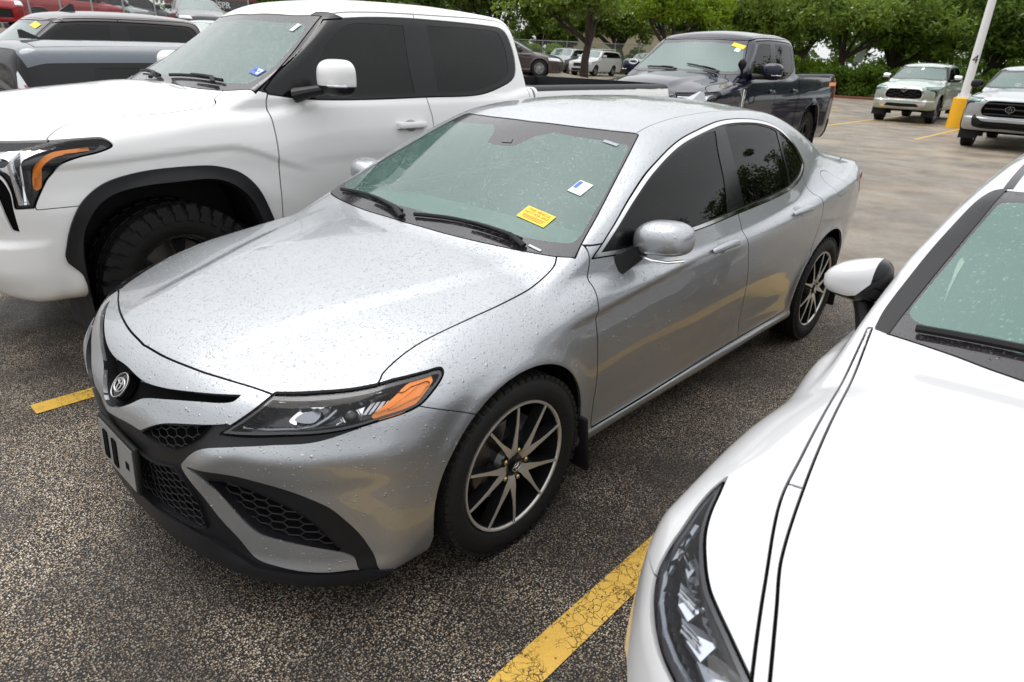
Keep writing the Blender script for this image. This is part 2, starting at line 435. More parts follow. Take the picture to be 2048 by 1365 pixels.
def simple(name, c, rough=.5, metal=0., amount=0., scale=1., spec=.5, coat=0., grain=0.):
    s = NT(name); s.set(Base_Color=c, Roughness=rough, Metallic=metal, Specular_IOR_Level=spec, Coat_Weight=coat)
    if amount: with_drops(s, scale, amount, .6)
    elif grain:
        b = s.new('Bump', i_Strength=.4, i_Distance=.001, i_Height=s.noise(s.pos(), grain, 3)); s.l.new(b.outputs[0], s.b.inputs['Normal'])
    if not amount:
        n = s.noise(s.pos(), 9, 4); s.set(Roughness=s.mr(n, .3, .7, max(0, rough-.06), min(1, rough+.08)))
    MAT[name] = s.m; return s.m
def glass(name, tint, film=.0, haze_col=(.7, .75, .74), amount=.5, scale=1., ior=1.5, strength=.5, rough=0., refl=1.6, bead=.10):
    """thin pane: tinted see-through, mirror sheen by angle, a painted haze colour mixed in"""
    s = NT(name); s.n.remove(s.b)
    tr = s.new('BsdfTransparent', i_Color=(*tint, 1)); gl = s.new('BsdfAnisotropic', i_Color=(1, 1, 1, 1), i_Roughness=rough); fr = s.new('Fresnel', i_IOR=ior)
    df = s.new('BsdfDiffuse', i_Color=(*haze_col, 1))  # diffuse haze colour, painted for reflected sky and rain scatter
    if amount:
        h = drops(s, scale, amount); b = s.new('Bump', i_Strength=strength, i_Distance=1., i_Height=h)
        s.l.new(b.outputs[0], gl.inputs['Normal']); s.l.new(b.outputs[0], fr.inputs['Normal'])
        on = s.math('GREATER_THAN', h, .0004/scale); fm = s.math('ADD', film, s.math('MULTIPLY', on, bead))
    else: fm = None
    mx = s.new('MixShader', i_1=tr.outputs[0], i_2=df.outputs[0])
    if fm is not None: s.l.new(fm, mx.inputs[0])
    else: mx.inputs[0].default_value = film
    m2 = s.new('MixShader', i_0=s.math('MULTIPLY', fr.outputs[0], refl, clamp=True), i_1=mx.outputs[0], i_2=gl.outputs[0])
    s.l.new(m2.outputs[0], s.out.inputs[0]); MAT[name] = s.m; return s.m
paint('silver_paint', (.385, .40, .42), .82, .40, 1.1, .92, .08, strength=1.0)
paint('white_paint', (.55, .55, .56), 0, .35, .25, 1.2, strength=.35)
paint('pearl_paint', (.78, .78, .775), .05, .38, .3, 1.2, .03, strength=.4)
paint('navy_paint', (.005, .006, .020), .0, .25, .10, .8, strength=.3, cior=1.36)
paint('sage_paint', (.37, .43, .385), .5, .38, 0)
paint('steel_paint', (.40, .42, .43), .6, .36, 0)
paint('slate_paint', (.075, .088, .105), .35, .34, .5, .9, strength=.4)
paint('brown_paint', (.050, .036, .035), .3, .3, .1, .9, strength=.3)
paint('red_paint', (.30, .008, .012), .2, .35, 0)
paint('dark_paint', (.03, .032, .036), .3, .35, 0)
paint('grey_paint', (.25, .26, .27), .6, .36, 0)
simple('gloss_black', (.005, .005, .006), .16, amount=.2, spec=.3)
simple('trim_black', (.009, .009, .0105), .48, amount=.2, spec=.3)
simple('matte_black', (.010, .010, .011), .62, grain=900, spec=.3)
simple('gap_black', (.004, .004, .004), .9, spec=.1)
simple('frit_black', (.022, .019, .022), .12, amount=.6, coat=.3)
simple('chrome', (.78, .78, .78), .12, 1.)
simple('satin_metal', (.66, .63, .60), .42, .75)
simple('rim_black', (.010, .010, .011), .18, coat=.6)
simple('rotor_steel', (.30, .27, .25), .45, 1.)
simple('lug_brass', (.45, .34, .17), .35, 1.)
simple('cast_grey', (.16, .165, .17), .55, .4)
simple('interior_grey', (.12, .125, .13), .7)
simple('interior_dark', (.03, .031, .033), .75)
simple('amber_lens', (.95, .26, .008), .3, coat=.4)
simple('red_lens', (.42, .008, .012), .15, coat=1.)
simple('reflector', (.80, .81, .83), .10, 1.)
simple('lamp_white', (.72, .74, .78), .3)
simple('lamp_dark', (.018, .018, .021), .22, coat=.5)
simple('mirror_glass', (.7, .72, .74), .02, 1.)
simple('sticker_yellow', (.85, .62, .02), .5); simple('sticker_red', (.45, .04, .01), .6); simple('sticker_white', (.78, .82, .84), .5); simple('sticker_blue', (.06, .13, .45), .5)
glass('windshield_glass', (.55, .82, .74), .17, (.33, .60, .52), .8, 1.0, bead=.17, strength=.4, refl=1.1)
glass('tint_glass', (.03, .036, .038), .01, (.03, .034, .036), .6, 1.2, refl=.6, bead=.05, strength=.5)
glass('tint_glass_plain', (.03, .036, .038), .01, (.03, .034, .036), 0, refl=.6)
glass('far_glass', (.35, .55, .50), .26, (.32, .52, .47), 0, refl=1.2)
glass('lamp_glass', (.93, .93, .94), .0, (.5, .5, .5), .25, 1.2, refl=.40, bead=.03, strength=.3)
glass('windshield_clear', (.60, .86, .79), .23, (.31, .60, .52), .42, .8, refl=1.1)
glass('lamp_glass_clear', (.86, .87, .9), .0, (.5, .5, .52), .12, 1., refl=.45, bead=.02)
simple('lamp_slate', (.055, .058, .068), .3, coat=.4)
simple('plate_grey', (.20, .195, .19), .5); simple('badge_metal', (.42, .42, .42), .25, 1.); simple('lamp_facet', (.30, .32, .35), .25, .6)
def rubber():
    s = NT('rubber'); n = s.noise(s.pos(), 60, 4); s.set(Base_Color=s.mix(n, (.006, .006, .006), (.016, .0155, .015)), Roughness=s.mr(n, .3, .7, .5, .8), Specular_IOR_Level=.28)
    b = s.new('Bump', i_Strength=.3, i_Distance=.002, i_Height=s.noise(s.pos(), 400, 2)); s.l.new(b.outputs[0], s.b.inputs['Normal']); MAT['rubber'] = s.m
rubber()
# ---------------------------------------------------------------- silver sedan: body field
cP = sp([(1.2, .90), (.6, .905), (.35, .912), (0, .918), (-.35, .905), (-.8, .905), (-1.5, .915), (-2.2, .917), (-2.8, .920), (-3.1, .910), (-3.4, .868), (-3.7, .785), (-3.95, .68), (-4.1, .58)])
cZC = sp([(1.2, .74), (.2, .75), (-.24, .786), (-.41, .803), (-.81, .841), (-1.3, .886), (-1.5, .903), (-2.2, .943), (-2.5, .953), (-3.0, .96), (-4.1, .96)])
cA = sp([(-1, .014), (-.42, .014), (-.25, .010), (-.12, .010), (-.06, .013), (-.036, .0135), (-.006, .001), (0, 0), (.006, .001), (.03, .009), (.06, .022), (.1, .046), (.15, .085), (.25, .19), (.6, .6)])
cAf = sp([(-1, .010), (-.3, .004), (-.12, 0), (-.05, .001), (0, .006), (.05, .022), (.1, .052), (.15, .1), (.25, .24), (.6, .9)])
cB = sp([(0, .16), (.14, .085), (.2, .045), (.245, .012), (.262, .010), (.275, .022), (.30, .030), (.36, .030), (.45, .022), (.6, .006), (.7, 0), (2, 0)])
cBf = sp([(0, .10), (.14, .06), (.2, .035), (.3, .012), (.45, 0), (2, 0)])
cH = sp([(1.3, .35), (1.0, .60), (.92, .672), (.86, .712), (.82, .735), (.75, .764), (.6, .806), (.4, .848), (.2, .884), (0, .916), (-.2, .948), (-.3, .962), (-.5, .955), (-.9, .945), (-1.5, .955), (-2.3, .99), (-2.7, 1.03), (-3.0, 1.07), (-3.3, 1.085), (-3.6, 1.085), (-3.8, 1.078), (-3.93, 1.07), (-4.2, 1.05)])
cBow = sp([(0, 0), (.2, .010), (.38, .038), (.5, .070), (.62, .122), (.7, .176), (.77, .245), (.83, .33), (.88, .42), (.92, .55), (1.0, 1.0)])
cX0 = sp([(0, .86), (.15, .90), (.18, .916), (.22, .925), (.35, .925), (.45, .928), (.53, .930), (.58, .922), (.64, .892), (.70, .852), (.74, .812), (.8, .70), (1.0, .2)])
cRb = sp([(0, 0), (.3, .015), (.5, .05), (.65, .11), (.75, .19), (.85, .33), (.92, .5), (1.0, .8)])
cR0 = sp([(0, 3.80), (.2, 3.86), (.3, 3.93), (.5, 3.95), (.62, 3.945), (.68, 3.90), (.9, 3.87), (1.0, 3.885), (1.08, 3.93), (1.2, 3.95)])
cYb = sp([(.2, .74), (-.4, .80), (-.7, .825), (-1.5, .848), (-2.2, .835), (-2.7, .80), (-3.2, .735), (-3.7, .66)])
cRc = sp([(-.3, 1.20), (-.9, 1.325), (-1.04, 1.362), (-1.25, 1.405), (-1.5, 1.434), (-1.8, 1.446), (-2.1, 1.442), (-2.4, 1.424), (-2.6, 1.398), (-3.0, 1.30), (-3.6, 1.05)])
cXw = sp([(.7, .22), (.90, -.105), (.963, -.23), (1.06, -.425), (1.16, -.625), (1.27, -.855), (1.355, -1.045), (1.5, -1.40)])
cXr = sp([(.8, 3.95), (1.0, 3.52), (1.1, 3.30), (1.25, 2.93), (1.40, 2.53), (1.5, 2.2)])
def car_field(o=None):
  o = o or {}; G = lambda k, d: sp(o[k]) if k in o else d
  P_, Yb_, Xw_, Rc_, H_, X0_, Bow_ = G('P', cP), G('Yb', cYb), G('Xw', cXw), G('Rc', cRc), G('H', cH), G('X0', cX0), G('bow', cBow)
  t1, t2, c0, c1, fold, crs = o.get('tum', .33), o.get('tum2', .36), o.get('wc', .27), o.get('wc2', .28), o.get('beak', 1.), o.get('crown', .052)
  def f(x, y, z):
    y = np.abs(y)
    zc = cZC(x); t = z-zc; w = sst(x, -.15, -.42); wr = sst(x, -3.1, -2.5)
    off = (cA(t)*wr+cAf(t-.0)*(1-wr)+cB(z))*w+(cAf(z-.735)+cBf(z))*(1-w)
    an = np.maximum(bump(x, 0, .5), bump(x, -2.825, .52)); off = off-.75*an*np.where(z < .62, cB(z)*w+cBf(z)*(1-w), 0)*sst(z, .1, .3)
    W = P_(x)-off
    for xc in (0, -2.825):
        r = np.hypot(x-xc, z-.33); W = W+.013*bump(r, .385, .035)*sst(z, .2, .4)
    side = y-W
    u = y/.75
    H = H_(x)-crs*u**2.3-.025*sst(x, .2, .6)*u**2-.10*np.maximum(u-1, 0)**2
    # hood: raised middle between two creases running back from the nose
    yc = .30+.30*sst(x, .8, -.4)
    H = H+.010*sst(y, yc+.05, yc-.03)*sst(x, .85, .5)*sst(x, -.5, -.1)
    top = z-H
    zr = .517+.17*sst(y, .4, .62)*.5                      # crease of the bumper corner, undercut below it
    F = X0_(z)-Bow_(y)+sst(y, .40, .55)*(.010*bump(z, zr+.01, .035)-.022*sst(z, zr, zr-.12)*sst(z, .16, .26))
    F = F+fold*.016*bump(y, 0, .10)*sst(z, .50, .54)*sst(z, .66, .58)      # beak under the badge
    front = (x-F)*.93
    rear = -x-(cR0(z)-cRb(y))
    k = .05+.07*sst(x, -.5, -.1)
    b = smax(side, top, k)
    b = smax(b, front, .035); b = smax(b, rear, .05); b = smax(b, .15-z, .03)
    zz = z-.95
    gs = y-(Yb_(x)-t1*zz-t2*zz*np.abs(zz))
    gr = z-(Rc_(x)-.034*(y/.52)**2)
    cw = c0+c1*(z-.95)
    gw = (x-(Xw_(z)-cw*y*y))*.45
    gb = (-x-(cXr(z)-.20*y*y))*.42
    g = smax(gs, gr, .075); g = smax(g, gw, .03); g = smax(g, gb, .06)
    g = np.maximum(g, .86-z)
    return smin(b, g, .018+.10*sst(x, -2.35, -2.9))
  return f
camry_f = car_field()
# white hatchback on the right: taller hood, fuller shoulders
hatch_f = car_field({'P': [(1.2, .86), (.6, .865), (.35, .872), (0, .885), (-.35, .865), (-.8, .862), (-1.5, .875), (-2.2, .88), (-2.8, .885), (-3.1, .88), (-3.4, .85), (-3.7, .78), (-3.95, .68), (-4.1, .56)],
    'Yb': [(.2, .72), (-.4, .775), (-.7, .795), (-1.5, .815), (-2.2, .805), (-2.7, .77), (-3.2, .71), (-3.7, .64)],
    'Rc': [(-.3, 1.18), (-.8, 1.29), (-.95, 1.345), (-1.15, 1.39), (-1.5, 1.43), (-1.8, 1.445), (-2.1, 1.442), (-2.4, 1.424), (-2.6, 1.398), (-3.0, 1.30), (-3.6, 1.05)],
    'Xw': [(.7, .22), (.90, -.09), (.963, -.20), (1.06, -.375), (1.16, -.555), (1.27, -.76), (1.355, -.935), (1.5, -1.27)],
    'H': [(1.3, .40), (1.0, .68), (.94, .755), (.86, .812), (.75, .858), (.6, .892), (.4, .924), (.2, .948), (0, .968), (-.2, .985), (-.3, .99), (-.5, .97), (-.9, .95), (-1.5, .955), (-2.3, .99), (-2.7, 1.03), (-3.0, 1.07), (-3.3, 1.085), (-3.6, 1.085), (-3.8, 1.078), (-3.93, 1.07), (-4.2, 1.05)],
    'X0': [(0, .86), (.15, .90), (.3, .93), (.5, .945), (.65, .945), (.74, .925), (.80, .88), (.86, .80), (1.0, .4)],
    'bow': [(0, 0), (.2, .012), (.38, .045), (.5, .085), (.6, .14), (.68, .205), (.74, .275), (.79, .36), (.84, .47), (.88, .60), (1.0, 1.1)],
    'tum': .24, 'tum2': .26, 'wc': .24, 'wc2': .10, 'beak': 0., 'crown': .050})
#ENDFIELD
# ---------------------------------------------------------------- wheels
def tyre_mesh(r, w, rim, blocks=0, n=72):
    """tyre of outer radius r, width w on a rim radius; y = 0 is the middle, +y the outer side"""
    h = w/2; m = MB(); d = r-rim
    half = [(rim-.005, h*.72), (rim+.012, h*.86), (rim+d*.35, h*.965), (rim+d*.6, h*.955), (r-d*.16, h*.88), (r-d*.07, h*.81), (r-.004, h*.73), (r, h*.64)]
    gr = []
    for g in (.44, .16):
        gr += [(r, h*(g+.045)), (r-.009, h*(g+.035)), (r-.009, h*(g-.035)), (r, h*(g-.045))]
    prof = half+gr; prof = prof+[(a, -b) for a, b in reversed(prof)]
    m.lathe([(a, b) for a, b in prof], n)
    if blocks:
        for i in range(blocks):
            a = 2*math.pi*i/blocks
            for sgn in (1, -1):
                k = len(m.v); da = .42 if i % 2 else .34
                m.box((-math.pi*r/blocks*da*1.6, sgn*h*.60 if sgn > 0 else -h*1.03, r-.03), (math.pi*r/blocks*da*1.6, h*1.03 if sgn > 0 else -h*.60, r+.008))
                m.xform(Matrix.Rotation(a+(0 if sgn > 0 else .05), 4, 'Y'), k)
                k = len(m.v); m.box((-math.pi*r/blocks*.6, sgn*h*.98-.008, r-.075), (math.pi*r/blocks*.35, sgn*h*.98+.008, r-.02)); m.xform(Matrix.Rotation(a+(0 if sgn > 0 else .05), 4, 'Y'), k)
            k = len(m.v); m.box((-math.pi*r/blocks*.7, -h*.28, r-.02), (math.pi*r/blocks*.7, h*.28, r+.007)); m.xform(Matrix.Rotation(a+.03, 4, 'Y'), k)
    else:
        for i in range(60):   # shoulder sipes
            a = 2*math.pi*i/60; k = len(m.v)
            for sgn in (1, -1): m.box((-.011, sgn*h*.80-.016, r-.016), (.011, sgn*h*.80+.012, r-.0005))
            m.xform(Matrix.Rotation(a, 4, 'Y'), k)
    return m
def sedan_wheel(parent, x, y, z, side, rot=0.):
    """side=+1: outer face to +y.  Ten thin machined spokes in five pairs on a black wheel"""
    w = bpy.data.objects.new('wheel', None); col.objects.link(w); w.parent = parent; w.location = (x, y, z); w.rotation_euler = (0, rot, 0 if side > 0 else math.pi)
    if 'tyre' not in WC: WC['tyre'] = tyre_mesh(.334, .232, .238).mesh('tyre', 40)
    link('tyre', WC['tyre'], MAT['rubber'], w)
    if 'rim' not in WC:
        m = MB(); m.lathe([(.236, .095), (.229, .090), (.224, .06), (.215, .0), (.212, -.09), (.225, -.10)], 72); WC['rim'] = m.mesh('rim', 40)
        m = MB(); m.lathe([(.2395, .088), (.243, .096), (.241, .1005), (.236, .1010), (.232, .097), (.231, .09)], 96); WC['lip'] = m.mesh('rim_edge', 60)
        m = MB()  # machined faces of the spokes
        b = MB()  # black bodies
        for i in range(5):
            for sg in (1, -1):
                a0 = 2*math.pi*i/5+math.pi/2
                # spoke centre line in polar (r, angle offset), half width
                pl = [(.030, sg*.22, .0085), (.055, sg*.155, .0100), (.078, sg*.170, .0135), (.100, sg*.215, .0105), (.135, sg*.262, .0066), (.170, sg*.285, .0052), (.205, sg*.295, .0044), (.233, sg*.300, .0040)]
                L, Rr = [], []
                for q, (r, da, hw) in enumerate(pl):
                    a = a0+da; t = Vector((math.cos(a), 0, math.sin(a))); n2 = Vector((-math.sin(a), 0, math.cos(a)))
                    yy = .088+.012*math.sin(min(1, r/.2)*math.pi*.5)-(.012 if r < .05 else 0)
                    c = t*r+Vector((0, yy, 0)); L.append(c+n2*hw); Rr.append(c-n2*hw)
                k = len(L)
                m.add([tuple(p+Vector((0, .0012, 0))) for p in L]+[tuple(p+Vector((0, .0012, 0))) for p in Rr]+[tuple(p-Vector((0, .003, 0))) for p in L]+[tuple(p-Vector((0, .003, 0))) for p in Rr],
                      [(j, j+1, k+j+1, k+j) for j in range(k-1)]+[(j, 2*k+j, 2*k+j+1, j+1) for j in range(k-1)]+[(k+j, k+j+1, 3*k+j+1, 3*k+j) for j in range(k-1)])
                def wd(P, Q, f, dy): return [tuple((p+q)/2+(p-q)/2*f-Vector((0, dy, 0))) for p, q in zip(P, Q)]
                A, B2 = wd(L, Rr, 1.12, .0025), wd(Rr, L, 1.12, .0025); C, D = wd(L, Rr, 1.55, .045), wd(Rr, L, 1.55, .045)
                b.add(A+B2+C+D, [(j, j+1, k+j+1, k+j) for j in range(k-1)]+[(j, 2*k+j, 2*k+j+1, j+1) for j in range(k-1)]+[(k+j, k+j+1, 3*k+j+1, 3*k+j) for j in range(k-1)])
            # black web between the pair
            a0 = 2*math.pi*i/5+math.pi/2
            P = []
            for r, da in ((.04, .30), (.09, .16), (.16, .24), (.232, .27)): P.append((r*math.cos(a0+da), r*math.sin(a0+da)))
            for r, da in ((.232, -.27), (.16, -.24), (.09, -.16), (.04, -.30)): P.append((r*math.cos(a0+da), r*math.sin(a0+da)))
            P = [P[0], P[1], (.10*math.cos(a0), .10*math.sin(a0)), P[6], P[7]]
            b.prism([(p[0], p[1]) for p in P], .040, .080)
        b.lathe([(.005, .086), (.040, .086), (.062, .078), (.078, .058), (.08, .03)], 40)
        WC['spk'] = m.mesh('spoke_face', 30); WC['spb'] = b.mesh('spokes', 30)
        m = MB(); m.lathe([(.0001, .094), (.006, .094), (.0095, .090), (.0095, .07)], 6); WC['lug'] = m.mesh('lug_nut', 30)
        m = MB(); m.lathe([(.0001, .0975), (.022, .0965), (.0275, .093), (.0275, .08)], 32); WC['cap'] = m.mesh('hub_cap', 40)
        m = MB()
        def ring(a, b2, cx, cz, r=.0016, flat=1.):
            m.tube([(cx+a*math.cos(t), .0985, cz+b2*math.sin(t)) for t in np.linspace(0, 2*math.pi, 25)], r, 6, cap=False)
        ring(.0205, .0145, 0, 0); ring(.0070, .0135, 0, -.0005); ring(.0135, .0052, 0, .0075); WC['cemb'] = m.mesh('hub_emblem', 60)
        m = MB(); m.lathe([(.06, .03), (.145, .03), (.148, .026), (.148, .006), (.145, .002), (.06, .002)], 48); m.lathe([(.0001, .045), (.07, .045), (.07, .0)], 32); WC['rotor'] = m.mesh('brake_disc', 30)
        m = MB(); m.box((-.17, -.05, -.07), (-.09, .055, .07), bev=.015); WC['cal'] = m.mesh('brake_caliper', 40)
    rim = link('rim', WC['rim'], MAT['rim_black'], w)
    link('rim_edge', WC['lip'], MAT['satin_metal'], rim)
    link('spokes', WC['spb'], MAT['rim_black'], rim); link('spoke_faces', WC['spk'], MAT['satin_metal'], rim)
    link('hub_cap', WC['cap'], MAT['gloss_black'], w); link('hub_emblem', WC['cemb'], MAT['chrome'], w); [setattr(link('lug_nut', WC['lug'], MAT['lug_brass'], w), 'location', (.057*math.cos(a), 0, .057*math.sin(a))) for a in [2*math.pi*i/5+math.pi/2+math.pi/5 for i in range(5)]]
    link('brake_disc', WC['rotor'], MAT['rotor_steel'], w); link('brake_caliper', WC['cal'], MAT['cast_grey'], w)
    return w
WC = {}
# ---------------------------------------------------------------- silver sedan: panels
def honeycomb(name, f, poly, b, cell, depth, mat, parent, r=.0016, wave=1.0):
    """fish-scale mesh: hexagon bars laid on the body surface inside a 2D loop, set back by depth"""
    lo, hi = poly.min(0), poly.max(0); m = MB(); segs = set()
    dx, dz = cell*1.5, cell*math.sqrt(3)*.62*wave
    pts = {}
    def P(u, v):
        return (round(u, 5), round(v, 5))
    i = 0; u = lo[0]-cell
    while u < hi[0]+cell:
        v = lo[1]-dz+(dz/2 if i % 2 else 0)
        while v < hi[1]+dz:
            c = [(u-cell, v), (u-cell/2, v-dz/2), (u+cell/2, v-dz/2), (u+cell, v)]
            for k in range(3): segs.add((P(*c[k]), P(*c[k+1])))
            v += dz
        u += dx; i += 1
    S = np.array([[a, c] for a, c in segs]); mid = S.mean(1); k = sdf(mid, poly) < .004; S = S[k]
    def lift(Q):
        n = len(Q); D = {'yz': (1, 0, 0)}.get(b) if isinstance(b, str) else (math.cos(R(b)), math.sin(R(b)), 0); D = np.array(D, float)
        U = np.array((0, 1., 0)) if b == 'yz' else np.array((-math.sin(R(b)), math.cos(R(b)), 0))
        base = Q[:, :1]*U+Q[:, 1:]*np.array([0, 0, 1.]); t0 = np.full(n, .2); t1 = np.full(n, 1.6)
        for _ in range(30):
            t = (t0+t1)/2; ins = f(*(base+t[:, None]*D).T) < 0; t0 = np.where(ins, t, t0); t1 = np.where(ins, t1, t)
        H = base+t0[:, None]*D; N = grad(f, H); N /= np.linalg.norm(N, axis=1, keepdims=True); return H-N*depth
    A, B = lift(S[:, 0]), lift(S[:, 1])
    for a, c in zip(A, B): m.tube([a, c], r, 4, cap=False, flat=1.6)
    return m
def text(name, body, size, mat, parent, M, extrude=.0004, align='CENTER'):
    cu = bpy.data.curves.new(name, 'FONT'); cu.body = body; cu.size = size; cu.extrude = extrude; cu.align_x = align; cu.align_y = 'CENTER'
    t = bpy.data.objects.new(name, cu); col.objects.link(t); dg = bpy.context.evaluated_depsgraph_get(); me = bpy.data.meshes.new_from_object(t.evaluated_get(dg)); bpy.data.objects.remove(t); bpy.data.curves.remove(cu)
    me.materials.clear(); me.materials.append(mat); me.name = name; o = bpy.data.objects.new(name, me); col.objects.link(o); o.parent = parent; o.matrix_local = M; return o
def frame_on(f, P, up=(0, 0, 1)):
    """frame on the surface at P: z = normal, y as close to up as possible"""
    P = np.array(P, float)
    for _ in range(6):
        g = grad(f, P[None])[0]; d = f(*P[:, None])[0]; P = P-g*d/max(g@g, .05)
    n = Vector(g).normalized(); y = (Vector(up)-n*Vector(up).dot(n)).normalized(); x = y.cross(n)
    return Matrix(((x[0], y[0], n[0], P[0]), (x[1], y[1], n[1], P[1]), (x[2], y[2], n[2], P[2]), (0, 0, 0, 1)))
def build_camry():
    f = camry_f
    root = empty('sedan', (0, 0, 0), 0, 'silver four-door sedan beaded with rain, parked in the middle of the picture', 'car')
    S = Skin(*nets(f, (-4.1, -.0335, .1), (1.05, 1.0, 1.5), .012))
    up = lambda x, y, z, a, b, c: (c > .15) & (x > -1.35) & (x < 0) & (z > .9)
    # windshield
    ws = loop([(-1.024, -.06), (-1.024, .0), (-1.046, .252), (-1.083, .418), (-1.120, .535), (-1.112, .548), (-1.005, .587), (-.809, .652), (-.624, .712), (-.483, .754), (-.41, .780), (-.368, .698), (-.311, .501), (-.270, .269), (-.255, .0), (-.255, -.06)], (0, 5, 10, 15))
    wi = loop([(-.962, -.06), (-.962, 0), (-.978, .305), (-1.008, .472), (-1.024, .545), (-1.015, .566), (-.949, .592), (-.754, .658), (-.588, .704), (-.50, .728), (-.455, .718), (-.41, .612), (-.367, .446), (-.34, .191), (-.335, 0), (-.335, -.06)], (0, 15))
    S.region(ws, 'xy', 'frit', gap=.003, where=up)
    S.region(wi, 'xy', 'windshield', ('frit',), where=up)
    S.region(loop([(-1.0, -.06), (-1.0, .20), (-.965, .185), (-.92, .13), (-.87, .105), (-.83, .085), (-.815, .045), (-.812, -.06)], (0, 1, 7)), 'xy', 'frit', ('windshield',), where=up)
    # rear window
    rw = loop([(-2.60, -.06), (-2.60, 0), (-2.64, .30), (-2.72, .50), (-2.80, .545), (-3.0, .60), (-3.18, .64), (-3.22, .55), (-3.25, .3), (-3.26, 0), (-3.26, -.06)], (0, 10))
    S.region(rw, 'xy', 'rear_window', gap=.003, where=lambda x, y, z, a, b, c: (c > .15) & (x < -2.3) & (z > 1.05))
    # side glass
    dlo = loop([(-.478, .957), (-.668, .949), (-1.183, .957), (-1.625, .975), (-2.137, .993), (-2.384, 1.016), (-2.53, 1.050), (-2.615, 1.098), (-2.612, 1.135), (-2.541, 1.217), (-2.404, 1.298), (-2.268, 1.341), (-2.05, 1.369), (-1.733, 1.375), (-1.47, 1.350), (-1.209, 1.305), (-.965, 1.225), (-.779, 1.136), (-.625, 1.047), (-.527, .987)], (0,))
    sd = lambda x, y, z, a, b, c: (b > .25) & (z > .9) & (z < 1.42)
    S.region(dlo, 'xz', 'window_trim', gap=.0025, where=sd)
    S.region(dlo, 'xz', 'pillar_trim', ('window_trim',), where=sd, off=-.0165)
    fw = loop([(-.62, .975), (-1.18, .975), (-1.50, .990), (-1.535, 1.13), (-1.558, 1.257), (-1.60, 1.338), (-1.47, 1.325), (-1.22, 1.28), (-.985, 1.203), (-.80, 1.115), (-.68, 1.04)], (0, 2, 5))
    rwn = loop([(-1.69, 1.0), (-2.13, 1.017), (-2.295, 1.026), (-2.302, 1.106), (-2.300, 1.208), (-2.318, 1.302), (-2.24, 1.322), (-2.04, 1.349), (-1.74, 1.353), (-1.705, 1.34), (-1.685, 1.207), (-1.684, 1.074)], (0, 2, 5, 9))
    qw = loop([(-2.325, 1.030), (-2.40, 1.045), (-2.515, 1.074), (-2.588, 1.110), (-2.585, 1.130), (-2.518, 1.203), (-2.385, 1.28), (-2.345, 1.290), (-2.328, 1.208), (-2.330, 1.106)], (0, 7))
    for n, q in (('front_window', fw), ('rear_door_window', rwn), ('quarter_window', qw)): S.region(q, 'xz', n, ('pillar_trim',), where=sd)
    # wheel arches are open
    def arch(xc, zc, r):
        a = np.linspace(-.25, math.pi+.25, 40); P = [(xc+r*math.cos(t), zc+r*math.sin(t)) for t in a]
        return np.array([(xc+r*1.0, .02)]+P+[(xc-r*1.0, .02)])
    side = lambda x, y, z, a, b, c: (y > .6) & (z < .9)
    S.region(arch(0, .333, .378), 'xz', 'open', where=side); S.region(arch(-2.838, .338, .385), 'xz', 'open', where=side)
    # headlight
    hl = loop([(.524, .781), (.490, .779), (.407, .769), (.364, .761), (.291, .752), (.180, .745), (.093, .741), (.061, .715), (.012, .679), (-.046, .639), (.059, .653), (.153, .664), (.241, .670), (.324, .679), (.403, .695), (.487, .714), (.523, .746), (.535, .769)], (6, 9))
    fr35 = lambda x, y, z, a, b, c: (x > .15) & (y > .4) & (a+b > .1) & (z > .55)
    S.region(hl, 35, 'headlight', where=fr35, gap=.003)
    # hood
    hood = loop([(.810, -.06), (.804, .014), (.793, .158), (.766, .311), (.732, .434), (.698, .534), (.682, .584), (.66, .62), (.50, .78), (.452, .765), (.423, .748), (.357, .735), (.278, .731), (.180, .737), (.056, .746), (-.054, .752), (-.209, .750), (-.284, .749), (-.335, .744), (-.372, .725), (-.40, .70), (-.34, .50), (-.29, .27), (-.275, 0), (-.275, -.06)], (0, 6, 8, 20, 24))
    S.region(hood, 'xy', 'hood', where=lambda x, y, z, a, b, c: (c > .1) & (x > -.45) & (z > .62) & (z < .99), gap=.0032)
    # front fascia
    fr = lambda x, y, z, a, b, c: (x > .2) & (a > .12) & (z < .76)
    blk = loop([(-.06, .548), (0, .548), (.065, .548), (.195, .552), (.282, .600), (.338, .620), (.492, .657), (.53, .668), (.60, .664), (.70, .668), (.78, .676), (.82, .680), (.757, .652), (.671, .640), (.563, .617), (.471, .584), (.400, .517), (.399, .500), (.448, .433), (.496, .349), (.548, .288), (.590, .241), (.658, .227), (.755, .215), (.812, .215), (.86, .19), (.87, .08), (-.06, .08)], (0, 3, 7, 11, 16, 26, 27, 24))
    S.region(blk, 'yz', 'front_trim', where=fr)
    tb = loop([(.412, .517), (.576, .530), (.688, .511), (.770, .454), (.802, .394), (.829, .314), (.86, .16), (.835, .18), (.818, .222), (.807, .262), (.760, .296), (.667, .321), (.609, .332), (.561, .372), (.515, .435), (.468, .490)], (0, 6, 8))
    S.region(tb, 'yz', 'corner_trim', where=fr)
    cm = loop([(.488, .491), (.516, .439), (.569, .379), (.622, .338), (.717, .313), (.790, .284), (.762, .355), (.724, .42), (.669, .462), (.604, .487), (.54, .496)], (0, 5))
    S.region(cm, 'yz', 'corner_grille', ('corner_trim',), where=fr)
    lm = loop([(-.06, .45), (.198, .45), (.347, .482), (.390, .452), (.430, .388), (.445, .300), (.40, .285), (.329, .278), (-.06, .272)], (0, 8, 2, 5))
    S.region(lm, 'yz', 'lower_grille', ('front_trim',), where=fr)
    um = loop([(.205, .549), (.283, .597), (.369, .622), (.478, .651), (.455, .612), (.416, .580), (.361, .545), (.30, .535)], (0, 3, 6))
    S.region(um, 'yz', 'upper_grille', ('front_trim',), where=fr)
